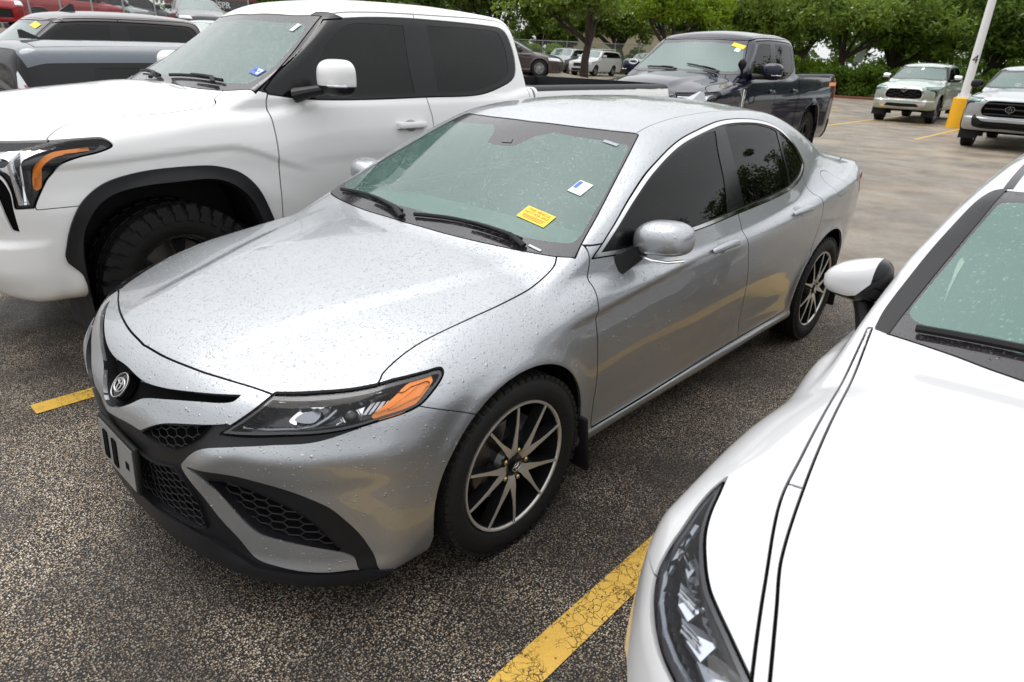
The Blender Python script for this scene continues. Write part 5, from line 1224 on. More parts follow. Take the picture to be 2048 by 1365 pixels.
    S.region(np.array([(.9, 1.2), (-.475, 1.0), (-.475, -.1), (.9, -.1)]), 'xz', 'front_fender', where=lambda x, y, z, a, b, c: (y > .4) & (z < 1.0))
    S.region(loop([(-3.44, .98), (-3.6, 1.0), (-4.1, .98), (-4.1, .86), (-3.6, .86)], (2, 3)), 'xz', 'tail_light', where=lambda x, y, z, a, b, c: (x < -3.2) & (y > .3), gap=.002)
    P = lambda n, push=0., depth=.012: panel(S.take(n), push, depth)
    for n in ('hood', 'front_bumper'): skin_obj(n, both(P(n)), W, root)
    for n, nm in (('front_fender',)*2, ('front_door',)*2, ('rear_door',)*2, ('hood_strip', 'fender_cap'), ('body', 'body_shell')):
        q = P(n); skin_obj(nm, q, W, root); skin_obj(nm, mirror(q), W, root)
    skin_obj('windshield', both(P('windshield', -.001, 0)), MAT['windshield_clear'], root); skin_obj('windshield_border', both(P('frit', -.001, .01)), MAT['frit_black'], root)
    skin_obj('rear_window', both(P('rear_window', -.002, .006)), MAT['tint_glass'], root); tag(skin_obj('gap_backing', both(P('gap', -.010, 0)), MAT['gap_black'], root), kind='stuff')
    for n, mt, pu, de in (('pillar_strip', 'gloss_black', .002, .01), ('roof_strip', 'gloss_black', .002, .01), ('pillar_trim', 'gloss_black', -.003, .008), ('front_window', 'tint_glass', -.005, 0), ('rear_door_window', 'tint_glass', -.005, 0), ('tail_light', 'red_lens', .002, .02), ('corner_intake', 'gap_black', -.03, .0)):
        q = P(n, pu, de); skin_obj(n, q, MAT[mt], root); skin_obj(n, mirror(q), MAT[mt], root)
    # headlight inside
    def zt(x, y):
        lo, hi = .4, 1.1
        for _ in range(24):
            t = (lo+hi)/2
            if f(np.array([x]), np.array([abs(y)]), np.array([t]))[0] < 0: lo = t
            else: hi = t
        return lo
    for s in (1, -1):
        mm = (lambda q: q) if s > 0 else mirror; h = bpy.data.objects.new('headlight', None); col.objects.link(h); h.parent = root
        skin_obj('lens', mm(P('headlight', 0, 0)), MAT['lamp_glass_clear'], h); skin_obj('housing', mm(P('headlight', -.06, 0)), MAT['lamp_slate'], h)
        w = panel(S.take('headlight'), 0, .06); w[2] = w[2][len(S.take('headlight')[2]):]; skin_obj('housing_wall', mm(w), MAT['lamp_dark'], h)
        s2 = Skin(*S.take('headlight')); s2.region(hl, 'xy', 'in', off=-.010); skin_obj('bezel', mm(panel(s2.take('body'), -.003, .008)), MAT['lamp_dark'], h)
        def patch(poly, dep, nm, mt, thick=.01, lift=0.):
            n = len(poly); V = [(x, s*y, zt(x, y)-dep+(lift if i % 2 else 0)) for i, (x, y) in enumerate(poly)]; c = np.mean(V, 0)
            m = MB(); m.add([tuple(c+np.array([0, 0, lift]))]+V+[(v[0], v[1], v[2]-thick) for v in V], [(0, 1+i, 1+(i+1) % n) for i in range(n)]+[(1+i, 1+n+i, 1+n+(i+1) % n, 1+(i+1) % n) for i in range(n)]); return m.build(nm, MAT[mt], h, 0)
        patch([(.505, .728), (.555, .716), (.585, .690), (.575, .680), (.535, .700)], .022, 'lamp_crystal', 'lamp_facet', lift=.006)
        patch([(.575, .712), (.622, .690), (.640, .662), (.612, .650), (.592, .676)], .026, 'lamp_crystal', 'lamp_facet', lift=.006)
        patch([(.634, .676), (.672, .646), (.690, .612), (.660, .602), (.642, .634)], .030, 'lamp_crystal', 'lamp_facet', lift=.006)
        patch([(.690, .618), (.716, .590), (.724, .560), (.702, .556)], .030, 'lamp_crystal', 'lamp_facet', lift=.004)
        for (x0, y0), (x1, y1) in (((.515, .735), (.545, .705)), ((.525, .738), (.556, .708)), ((.598, .700), (.618, .662)), ((.607, .698), (.628, .660)), ((.656, .662), (.672, .628)), ((.664, .660), (.682, .624))):
            m = MB(); m.tube([(x0, s*y0, zt(x0, y0)-.016), (x1, s*y1, zt(x1, y1)-.016)], .0028, 5); m.build('lamp_rib', MAT['chrome'], h)
        patch([(.60, .735), (.64, .712), (.635, .704), (.596, .724)], .03, 'side_marker', 'amber_lens')
        m = MB(); m.tube([(x, s*y, zt(x, y)-.014) for x, y in ((.45, .752), (.52, .745), (.58, .738), (.63, .715), (.675, .680), (.71, .64), (.735, .60))], .007, 6); m.build('light_guide', MAT['lamp_facet'], h)
        m = MB(); m.tube([(x, s*y, zt(x, y)-.02) for x, y in ((.47, .715), (.535, .682), (.59, .645), (.64, .595), (.70, .535))], .007, 6); m.build('upper_trim', MAT['cast_grey'], h)
    for x in (-.02, -2.75):
        for s in (1, -1):
            truck_wheel(root, x, s*.755, .33, s, .33, .225, 'hatch', 'rim_black', 5)
            m = MB(); V = []
            for t in np.linspace(-.35, math.pi+.35, 26):
                for yy in (.85, .56): V.append((x+.372*math.cos(t), s*yy, .335+.372*math.sin(t)))
            m.add(V, [(2*i, 2*i+1, 2*i+3, 2*i+2) for i in range(25)]); m.build('wheel_housing', MAT['matte_black'], root, 40)
    m = MB(); m.box((-3.7, -.66, .17), (.70, .66, .22)); m.build('underbody', MAT['gap_black'], root)
    # mirrors: rounded shell on a black stalk standing on the door
    c = np.array((-.63, .845, 1.058))
    def mf(x, y, z):
        X, Y, Z = (x-c[0]), (y-c[1]), (z-c[2])
        e = (np.abs(X/.072)**2.4+np.abs((Y)/.088)**2.6+np.abs((Z+.010*Y/.08)/(.060-.016*Y/.08))**2.6-1)*.028
        return smax(e, -(X+.045+.15*Z), .012)
    Sm = Skin(*nets(mf, c-.13, c+.13, .006, False))
    Sm.region(np.array([(c[0]-.030, 9.), (c[0]-.020, c[2]+.03), (c[0]+.002, c[2]-.018), (c[0]+.03, c[2]-.036), (9, c[2]-.042), (9, -9), (-9, -9), (-9, 9)], float), 'xz', 'rim')
    Sm.region(np.array([(-9, 9), (c[1]-.058, 9), (c[1]-.050, c[2]+.012), (c[1]-.020, c[2]-.028), (c[1]+.03, c[2]-.046), (c[1]+.03, -9), (-9, -9)], float), 'yz', 'rim')
    for s in (1, -1):
        fl = (lambda q: q) if s > 0 else mirror
        mr = skin_obj('door_mirror', fl(panel(Sm.take('body'), .002, .006, False)), W, root); skin_obj('mirror_rim', fl(Sm.take('rim')), MAT['gloss_black'], mr)
        m = MB(); m.tube([(-.62, .765, .915), (-.625, .785, .945), (-.628, .808, .98), (-.63, .82, 1.01)], [.062, .048, .034, .036], 14, flat=.75); o = m.build('mirror_stalk', MAT['trim_black'], mr); o.scale = (1, s, 1)
        m = MB(); m.tube([(-.60, .915, 1.05), (-.615, .928, 1.05), (-.64, .936, 1.05)], .006, 6); o = m.build('mirror_signal', MAT['lamp_white'], mr); o.scale = (1, s, 1)
    # wipers
    for a, b in (((-.345, .02), (-.395, -.63)), ((-.36, .60), (-.355, .06))):
        w = bpy.data.objects.new('wiper', None); col.objects.link(w); w.parent = root
        L = [(a[0]+(b[0]-a[0])*t, a[1]+(b[1]-a[1])*t) for t in np.linspace(0, 1, 10)]; L = [(x, y, zt(x, y)+.016) for x, y in L]
        m = MB(); m.tube(L, .009, 6, flat=1.2); m.build('blade', MAT['matte_black'], w)
        m = MB(); m.tube([(a[0]+.05, a[1]+.02, L[0][2]-.01), (a[0]+.035, a[1]-.04, L[0][2]+.012)]+[(p[0]+.012, p[1], p[2]+.014) for p in L[2:6]], [.02, .018, .014, .012, .010, .008], 8, flat=.6); m.build('arm', MAT['matte_black'], w)
    cabin(root, -.3, -2.9, .68, .32, .56, (-.66, .94), head=.56)
build_hatch()
# ---------------------------------------------------------------- ground
def zg(x, y):
    """height of the land: flat lot, rising to a second lot beyond the fence on the left"""
    x = np.asarray(x, float); y = np.asarray(y, float); w = sst(x, -34, -18)
    return 1.85*sst(-y, 12.5, 22)*w+.62*sst(-y, 12, 26)*(1-w)
def asphalt():
    s = NT('asphalt'); p = s.pos()
    pw = s.new('VectorMath', operation='ADD', i_0=p, i_1=s.new('VectorMath', operation='SCALE', i_0=s.new('TexNoise', i_Vector=p, i_Scale=240., i_Detail=2).outputs['Color'], i_Scale=.004).outputs[0]).outputs[0]
    v = s.new('TexVoronoi', i_Vector=pw, i_Scale=158., i_Randomness=1.); vc = s.new('SeparateColor', i_0=v.outputs['Color'])
    v2 = s.new('TexVoronoi', i_Vector=p, i_Scale=300.); v2c = s.new('SeparateColor', i_0=v2.outputs['Color'])
    # stone colours: grey, tan, rust, pale; brightened to paint in wet glints
    cr = s.new('ValToRGB', i_0=vc.outputs[0]); e = cr.color_ramp; e.interpolation = 'CONSTANT'
    for q, c in ((0, (.018, .016, .016)), (.24, (.20, .14, .092)), (.36, (.065, .05, .038)), (.52, (.44, .32, .21)), (.68, (.24, .135, .07)), (.78, (.62, .50, .36)), (.91, (.85, .77, .65))):
        k = e.elements[0] if q == 0 else e.elements.new(q); k.position = q; k.color = (*c, 1)
    if len(e.elements) > 7: e.elements.remove(e.elements[-1])
    fine = s.mix(s.math('GREATER_THAN', v2c.outputs[1], .72), cr.outputs[0], (.60, .50, .38))
    edge = s.mr(v.outputs['Distance'], .32, .62, 0, 1, True)
    near = s.mix(edge, fine, (.006, .0055, .0055)); near = s.new('VectorMath', operation='SCALE', i_0=near, i_Scale=1.18).outputs[0]
    big = s.noise(p, .55, 4, .55); mid = s.noise(p, 2.6, 5, .6); sx = s.new('SeparateXYZ', i_0=p)
    # the aisle behind is paler and sandier, the bays are darker
    aisle = s.mr(s.math('ADD', sx.outputs[0], s.math('MULTIPLY', s.math('SUBTRACT', big, .5), 5.)), -2.2, -6.5, 0, 1, True)
    sand = s.mr(s.math('ADD', big, s.math('MULTIPLY', s.math('SUBTRACT', mid, .5), .5)), .36, .66, 0, 1, True)
    pale = s.mix(s.math('MULTIPLY', s.noise(p, 60, 3), .8), (.36, .29, .215), (.55, .46, .36))
    pale = s.mix(s.mr(mid, .35, .65, 0, .4), pale, (.25, .21, .165))
    wetp = s.mix(s.noise(p, 60, 3), (.20, .175, .145), (.34, .295, .245))
    far = s.mix(s.mr(s.noise(p, .33, 4, .6), .44, .60, 0, 1, True), pale, wetp)
    colr = s.mix(aisle, s.mix(s.mr(sand, 0, 1, .62, .0), near, (.016, .0135, .0115)), s.mix(.42, far, near))
    colr = s.mix(s.mr(s.noise(p, 1.3, 6, .65), .34, .60, .55, 0), colr, (.014, .012, .010))
    wet = s.mr(s.noise(p, .8, 4, .6), .40, .62, 0, 1, True)
    r = s.mr(wet, 0, 1, .62, .30)
    h = s.math('ADD', s.math('MULTIPLY', s.math('SUBTRACT', 1., v.outputs['Distance']), .004), s.math('MULTIPLY', s.math('SUBTRACT', 1., v2.outputs['Distance']), .0015))
    b = s.new('Bump', i_Strength=1., i_Distance=1., i_Height=h); s.set(Base_Color=colr, Roughness=r, Specular_IOR_Level=.4); s.l.new(b.outputs[0], s.b.inputs['Normal'])
    # film of standing water
    s.set(Coat_Weight=s.mr(wet, .2, 1, .0, .30), Coat_Roughness=.22, Coat_IOR=1.33); MAT['asphalt'] = s.m
asphalt()
def line_paint():
    s = NT('line_paint'); p = s.pos()
    wp = s.new('TexNoise', i_Vector=p, i_Scale=14., i_Detail=4); off = s.new('VectorMath', operation='SCALE', i_0=wp.outputs['Color'], i_Scale=.075)
    q = s.new('VectorMath', operation='ADD', i_0=p, i_1=off.outputs[0]).outputs[0]
    v = s.new('TexVoronoi', i_Vector=q, i_Scale=31., feature='DISTANCE_TO_EDGE'); v2 = s.new('TexVoronoi', i_Vector=q, i_Scale=75., feature='DISTANCE_TO_EDGE')
    ck = s.math('MAXIMUM', s.math('MULTIPLY', s.mr(v.outputs['Distance'], .008, .035, 1, 0), s.mr(s.noise(p, 5, 3), .40, .52, 0, 1)), s.math('MULTIPLY', s.mr(v2.outputs['Distance'], .01, .05, 1, 0), s.mr(s.noise(p, 14, 2), .54, .66, 0, 1)))
    worn = s.mr(s.noise(p, 26, 5, .7), .60, .68, 0, 1); ck = s.math('MAXIMUM', ck, worn)
    n = s.noise(p, 6, 4); yel = s.mix(n, (.62, .36, .045), (.76, .48, .085)); st = s.noise(p, 160, 2); yel = s.mix(s.mr(st, .35, .75, 0, .30), yel, (.42, .24, .03))
    s.set(Base_Color=s.mix(ck, yel, (.035, .028, .02)), Roughness=.42); h = s.math('SUBTRACT', s.math('MULTIPLY', st, .0015), s.math('MULTIPLY', ck, .003))
    b = s.new('Bump', i_Strength=.8, i_Distance=1., i_Height=h); s.l.new(b.outputs[0], s.b.inputs['Normal']); MAT['line_paint'] = s.m
line_paint()
def soil():
    s = NT('lawn'); p = s.pos(); n = s.noise(p, .4, 5, .6); m = s.noise(p, 9, 4)
    c = s.mix(s.mr(n, .35, .65, 0, 1), (.05, .10, .015), (.11, .17, .022)); c = s.mix(s.mr(m, .4, .7, 0, .5), c, (.14, .12, .05)); s.set(Base_Color=c, Roughness=.9); MAT['lawn'] = s.m
soil(); simple('kerb_red', (.16, .055, .03), .8); simple('kerb_grey', (.28, .26, .23), .8); simple('concrete_yellow', (.82, .42, .008), .55); simple('pole_white', (.72, .72, .72), .45); simple('pole_wood', (.035, .022, .016), .85); simple('galvanised', (.34, .35, .36), .45, .6); simple('stencil_black', (.01, .01, .01), .6)
def sheet(name, xs, ys, mat, dz=0., hole=None):
    X, Y = np.meshgrid(xs, ys, indexing='ij'); Z = zg(X, Y)+dz; n, m = X.shape; me = bpy.data.meshes.new(name)
    q = np.arange(n*m).reshape(n, m); F = np.stack([q[:-1, :-1], q[1:, :-1], q[1:, 1:], q[:-1, 1:]], -1).reshape(-1, 4)
    me.from_pydata(np.stack([X, Y, Z], -1).reshape(-1, 3).tolist(), [], F.tolist()); me.polygons.foreach_set('use_smooth', [True]*len(me.polygons)); o = link(name, me, mat); return tag(o, kind='structure')
sheet('ground', np.concatenate([[-900, -300, -150, -100], np.linspace(-80, 60, 71), [120, 400]]), np.concatenate([[-900, -300, -150], np.linspace(-90, 60, 76), [120, 400]]), MAT['lawn'], -.06)
sheet('parking_lot', np.linspace(-44, 30, 38), np.concatenate([np.linspace(-13, 45, 30)]), MAT['asphalt'])
tag(sheet('upper_lot', np.linspace(-48, 30, 40), np.linspace(-70, -13, 40), MAT['asphalt'], -.004), kind='structure')
# painted bay lines
def bay(name, x0, x1, y, w=.112, label=None, ang=0., grp='painted bay lines', z=.004):
    m = MB(); n = 12; V = []
    for i in range(n+1):
        t = i/n; x = x0+(x1-x0)*t; yy = y+ang*(x-x0)
        V += [(x, yy-w/2, z), (x, yy+w/2, z)]
    m.add(V, [(2*i, 2*i+1, 2*i+3, 2*i+2) for i in range(n)]); o = m.build(name, MAT['line_paint'], None, 0); return tag(o, label, 'marking', grp)
bay('bay_line', 1.45, -3.9, 1.300, .112, 'cracked yellow line between the silver sedan and the right-hand white car')
bay('bay_line', .94, -3.9, -1.335, .112, 'yellow line under the silver sedan nose, on the white pickup side')
bay('bay_line', 1.1, -3.9, -3.98, .112, 'yellow line between the white pickup and the slate SUV')
bay('bay_line', 1.1, -3.9, 3.95, .112, 'yellow line on the far side of the right-hand white car')
bay('bay_line', -19.0, -24.6, -2.20, .11, 'faded yellow line running to the yellow pole base')
bay('bay_line', -20.4, -31, -5.15, .11, 'faded yellow line left of the sage green pickup')
bay('bay_line', -20.4, -31, -7.85, .11, 'faded yellow line by the hedge, farthest back')
m = MB(); m.box((-25.3, -6.6, .0035), (-25.18, -2.5, .0045)); tag(m.build('bay_line', MAT['line_paint'], None, 0), 'faded yellow cross line under the sage green pickup', 'marking', 'painted bay lines')
# kerb and planting strip in front of the hedge
m = MB(); m.box((-46.6, -16.0, -.05), (-44.3, 3.5, .13), bev=.03); tag(m.build('kerb', MAT['kerb_red']), kind='structure')
# ---------------------------------------------------------------- trees, hedge, bushes
def leaf_mat(name, a, b, c):
    s = NT(name); info = s.new('ObjectInfo'); g = s.new('NewGeometry'); n = s.noise(s.pos(), .55, 3); r = s.new('TexWhiteNoise', noise_dimensions='3D'); sn = s.new('VectorMath', operation='SNAP', i_0=s.pos(), i_1=(.35, .35, .35)); s.l.new(sn.outputs[0], r.inputs[0])
    cc = s.mix(s.mr(n, .35, .65, 0, 1), a, b); cc = s.mix(s.mr(r.outputs[0], 0, 1, 0, .55), cc, c)
    d = s.new('BsdfDiffuse', i_Color=cc); t = s.new('BsdfTranslucent', i_Color=cc); gl = s.new('BsdfAnisotropic', i_Roughness=.35, i_Color=(.9, .95, .9, 1)); fr = s.new('Fresnel', i_IOR=1.35)
    m1 = s.new('MixShader', i_0=.38, i_1=d.outputs[0], i_2=t.outputs[0]); m2 = s.new('MixShader', i_0=s.math('MULTIPLY', fr.outputs[0], .12), i_1=m1.outputs[0], i_2=gl.outputs[0])
    s.l.new(m2.outputs[0], s.out.inputs[0]); s.n.remove(s.b); MAT[name] = s.m
leaf_mat('leaf_oak', (.095, .16, .033), (.19, .28, .046), (.27, .34, .06)); leaf_mat('leaf_dark', (.052, .095, .022), (.105, .17, .030), (.16, .23, .04)); leaf_mat('leaf_bright', (.13, .22, .018), (.22, .33, .025), (.28, .36, .035)); leaf_mat('leaf_hedge', (.035, .075, .010), (.07, .13, .014), (.11, .17, .018))
def bark():
    s = NT('bark'); p = s.pos(); n = s.noise(p, 7, 5, .65); s.set(Base_Color=s.mix(n, (.016, .011, .008), (.060, .043, .032)), Roughness=.9); b = s.new('Bump', i_Strength=.8, i_Distance=.03, i_Height=n); s.l.new(b.outputs[0], s.b.inputs['Normal']); MAT['bark'] = s.m
    s = NT('bark_pale'); n = s.noise(s.pos(), 5, 4); s.set(Base_Color=s.mix(n, (.12, .09, .07), (.26, .20, .16)), Roughness=.9); MAT['bark_pale'] = s.m
bark()
def leaves(cents, rads, n, size, rng, flat=.75):
    """n small leaf sprays scattered in clumps; mostly near the clump shells"""
    k = rng.integers(0, len(cents), n); d = rng.normal(size=(n, 3)); d /= np.linalg.norm(d, axis=1, keepdims=True); rr = rads[k]*(rng.random(n)**.45)
    P = cents[k]+d*rr[:, None]*[1, 1, flat]
    u = rng.normal(size=(n, 3)); u /= np.linalg.norm(u, axis=1, keepdims=True); w = np.cross(u, d+rng.normal(size=(n, 3))*.6); w /= np.linalg.norm(w, axis=1, keepdims=True)+1e-9
    s = size*(.6+.8*rng.random(n))[:, None]
    V = np.stack([P-u*s, P+w*s*.42, P+u*s, P-w*s*.42], 1).reshape(-1, 3); F = np.arange(4*n).reshape(n, 4); return V, F
def leaf_mesh(name, V, F):
    me = bpy.data.meshes.new(name); me.vertices.add(len(V)); me.vertices.foreach_set('co', V.astype(np.float32).ravel()); me.loops.add(F.size); me.loops.foreach_set('vertex_index', F.astype(np.int32).ravel()); me.polygons.add(len(F)); me.polygons.foreach_set('loop_start', np.arange(0, F.size, 4, dtype=np.int32)); me.polygons.foreach_set('loop_total', np.full(len(F), 4, np.int32)); me.update(calc_edges=True); return me
def tree_meshes(seed, h=9., trunk=2.2, spread=5., nleaf=16000, leaf=.16, r0=.26, low=2.0, nc=70):
    rng = np.random.default_rng(seed); m = MB(); tips = []
    tp = [(0, 0, -.3), (.05*rng.normal(), .05*rng.normal(), trunk*.5), (.15*rng.normal(), .15*rng.normal(), trunk)]
    m.tube(tp, [r0*1.25, r0, r0*.85], 10)
    nb = 7
    for i in range(nb):
        a = 2*math.pi*i/nb+rng.normal()*.3; el = .35+.9*rng.random(); L = spread*(.7+.4*rng.random()); p = np.array(tp[-1])+[0, 0, -.4*rng.random()]; pts = [p]; dr = np.array([math.cos(a)*math.cos(el), math.sin(a)*math.cos(el), math.sin(el)])
        for k in range(5):
            dr = dr+rng.normal(size=3)*.22+[0, 0, .04]; dr /= np.linalg.norm(dr); pts.append(pts[-1]+dr*L/5)
            if k > 0:
                q = pts[-1]; d2 = dr+rng.normal(size=3)*.8; d2 /= np.linalg.norm(d2); e = q+d2*L*.32; m.tube([tuple(q), tuple((q+e)/2+rng.normal(size=3)*.1), tuple(e)], [r0*.22, r0*.15, r0*.06], 5); tips += [e, (q+e)/2]
        m.tube([tuple(q) for q in pts], list(np.linspace(r0*.6, r0*.14, 6)), 7); tips += pts[2:]
    tips = np.array(tips); tips[:, 2] = np.maximum(tips[:, 2], low+.2)
    ex = tips[rng.integers(0, len(tips), nc)]+rng.normal(size=(nc, 3))*[.9, .9, .6]; ex[:, 2] = np.maximum(ex[:, 2], low)
    C = np.concatenate([tips, ex]); rad = .45+.75*rng.random(len(C))
    V, F = leaves(C, rad, nleaf, leaf, rng); return m.mesh('trunk', 60), leaf_mesh('crown', V, F)
TREES = [tree_meshes(3, spread=5.2, nleaf=20000), tree_meshes(11, trunk=2.6, spread=4.6, nleaf=18000, r0=.22), tree_meshes(23, trunk=1.8, spread=5.6, low=1.4, nleaf=20000, r0=.30), tree_meshes(31, trunk=2.3, spread=5.4, low=4.3, nleaf=15000, r0=.24)]
def tree(k, x, y, s, rz, mat, label, group='oak trees around the lot', bk='bark', name='oak_tree'):
    t = empty(name, (x, y, float(zg(x, y))-.05), rz, label, 'tree', group); t.scale = (s, s, s*.95)
    me = TREES[k][0]; o = bpy.data.objects.new('trunk', me); col.objects.link(o); o.parent = t
    if not me.materials: me.materials.append(MAT[bk])
    c = bpy.data.objects.new('crown', TREES[k][1] if TREES[k][1].users == 0 else TREES[k][1]); col.objects.link(c); c.parent = t
    if not TREES[k][1].materials: TREES[k][1].materials.append(None)
    c.material_slots[0].link = 'OBJECT'; c.material_slots[0].material = MAT[mat]; return t
def at_px(px, py, D):
    """a spot in the lot at distance D along the line of sight through a photo pixel"""
    f = np.array([-math.cos(YAW)*math.cos(PITCH), -math.sin(YAW)*math.cos(PITCH), -math.sin(PITCH)]); r = np.cross(f, [0, 0, 1.]); r /= np.linalg.norm(r); u = np.cross(r, f); c, s = math.cos(ROLL), math.sin(ROLL); r, u = c*r+s*u, -s*r+c*u
    d = f+r*(px-1024)/FPX-u*(py-682.5)/FPX; return np.array(CAM)+d*D
L_ = ' in the tree belt behind the lot'
spec = [ # px, distance, mesh, size, leaf, label
 (1168, 38, 3, .92, 'leaf_oak', 'oak with slanting trunk among the parked cars behind the white pickup bed'),
 (610, 62, 0, 1.1, 'leaf_dark', 'dark oak above the white pickup roof, left of its roof fin'), (760, 58, 1, 1.1, 'leaf_oak', 'oak above the middle of the white pickup cab'), (900, 60, 2, 1.15, 'leaf_dark', 'dark oak above the rear door window of the white pickup'),
 (985, 50, 3, 1.15, 'leaf_dark', 'twin-stemmed dark oak behind the cab rear of the white pickup'), (1080, 64, 0, 1.2, 'leaf_oak', 'oak behind the globe street lamp'), (1240, 60, 2, 1.2, 'leaf_oak', 'oak overhanging the beige building'), (1330, 46, 3, 1.0, 'leaf_bright', 'bright green oak left of the navy pickup roof'),
 (1420, 58, 2, 1.2, 'leaf_dark', 'dark oak behind the navy pickup windshield'), (1530, 50, 0, 1.15, 'leaf_oak', 'oak above the navy pickup rear door'), (1600, 62, 2, 1.3, 'leaf_dark', 'dark oak behind the navy pickup bed'), (1680, 47, 3, 1.1, 'leaf_oak', 'oak with a straight dark trunk behind the hedge'),
 (1770, 52, 2, 1.2, 'leaf_oak', 'broad oak above the sage green pickup'), (1860, 56, 0, 1.25, 'leaf_oak', 'oak left of the white light pole'), (1960, 46, 2, 1.1, 'leaf_dark', 'dark spreading oak right of the light pole'), (2045, 52, 1, 1.2, 'leaf_dark', 'dark oak at the right edge above the silver pickup'),
 (2140, 44, 0, 1.2, 'leaf_oak', 'oak just past the right edge of the picture'), (470, 75, 2, 1.2, 'leaf_oak', 'oak behind the upper lot near the sign'), (1130, 70, 2, 1.3, 'leaf_dark', 'dark oak far behind the grey jeep-like SUV')]
random.seed(5)
for i, (px, D, k, s, mt, lb) in enumerate(spec):
    P = at_px(px, 150, D); tree(k, P[0], P[1], s, random.random()*6.28, mt, lb)
# trees across the street on the camera's side: seen only as reflections in glass and paint
for i, (x, y, k, s) in enumerate(((-43, 15.2, 0, 1.35), (-39, 8.8, 2, 1.15), (-45, 20.5, 1, 1.3), (-34, 27, 0, 1.0), (-27, 30, 2, 1.1), (-20, 27, 1, .95), (-13, 31, 0, 1.05), (-44, 30, 2, 1.2), (-5, 33, 2, 1.0), (-52, 22, 0, 1.2), (-58, 12, 2, 1.2), (-55, 2, 1, 1.1))):
    tree(k, x, y, s, i*1.3, 'leaf_dark', 'dark oak across the street, mirrored in the sedan windows', 'oaks mirrored in the windows')
# wooden utility pole with cross arms on that side
up = empty('utility_pole', (-36.5, 14.3, 0), R(70), 'wooden utility pole with two cross arms, mirrored in the sedan rear window', 'pole')
m = MB(); m.tube([(0, 0, -.2), (0, 0, 9.6)], [.17, .11], 10); m.build('post', MAT['pole_wood'], up)
for z, w in ((9.2, 1.5), (8.2, 1.3)):
    m = MB(); m.box((-.07, -w, z-.07), (.07, w, z+.07)); a = m.build('cross_arm', MAT['pole_wood'], up)
    for yy in (-w*.9, -w*.45, w*.45, w*.9): q = MB(); q.lathe([(.0001, .22), (.05, .2), (.06, .08), (.04, 0)], 8, 'z', (0, yy, z+.07)); q.build('insulator', MAT['cast_grey'], a)
# hedge
def shrub(name, label, box, n, leaf, mat, seed, cat='hedge', group=None):
    rng = np.random.default_rng(seed); lo, hi = np.array(box[0]), np.array(box[1]); c = (lo+hi)/2
    k = 46 if cat == 'hedge' else 12; C = lo+rng.random((k, 3))*(hi-lo); C[:, 2] = lo[2]+.35+(hi[2]-lo[2]-.6)*rng.random(k); base = np.array([c[0], c[1], lo[2]])
    V, F = leaves(C-base, .42+.4*rng.random(k), n, leaf, rng); t = empty(name, base, 0, label, cat, group); link('foliage', leaf_mesh('foliage', V, F), MAT[mat], t)
    m = MB()
    for q in C[::3]-base: m.tube([(q[0]*.8, q[1]*.8, -.1), tuple(q)], [.05, .015], 5)
    m.build('stems', MAT['bark'], t); return t
shrub('hedge', 'clipped green hedge behind the red kerb, left of the sage green pickup', ((-46.4, -14.8, 0), (-44.9, -9.2, 1.75)), 15000, .10, 'leaf_hedge', 4)
shrub('hedge', 'green hedge continuing behind the sage green pickup and light pole', ((-46.4, -9.0, 0), (-44.9, 3.4, 1.75)), 22000, .10, 'leaf_hedge', 5)
for i, (px, py, D, r, mt, lb) in enumerate(((1040, 100, 50, 1.6, 'leaf_bright', 'bright green bush behind the rear corner of the white pickup cab'), (1100, 100, 53, 1.4, 'leaf_bright', 'bright green bush left of the slanting oak'), (1215, 110, 54, 1.3, 'leaf_hedge', 'green bush behind the white SUV roof rack'), (1270, 110, 55, 1.4, 'leaf_hedge', 'green bush between the white SUV and the navy pickup'), (1650, 140, 50, 1.3, 'leaf_bright', 'light green bush behind the navy pickup bed'), (1990, 150, 42, 1.6, 'leaf_hedge', 'dark bush behind the silver pickup'), (1620, 130, 54, 1.4, 'leaf_bright', 'sunny green bush at the back of the lawn'))):
    P = at_px(px, py, D); z = float(zg(P[0], P[1])); shrub('bush', lb, ((P[0]-r, P[1]-r, z), (P[0]+r, P[1]+r, z+r*1.5)), 4500, .12, mt, 40+i, 'bush', 'bushes at the back')

# distant woods closing the gaps behind the tree belt
rng = np.random.default_rng(77); C = []
for px in np.arange(380, 2500, 26):
    P = at_px(px, 150, 88+10*rng.random()); C += [(P[0], P[1], z) for z in (1.2, 3.2, 5.4, 7.6, 9.6)]
C = np.array(C)+rng.normal(size=(len(C), 3))*[1., 1., .5]; V, F = leaves(C, 1.5+.9*rng.random(len(C)), 60000, .34, rng)
w = link('woods', leaf_mesh('woods', V, F), MAT['leaf_dark']); tag(w, 'dark mass of woods far behind the tree belt', 'woods', None, 'stuff')
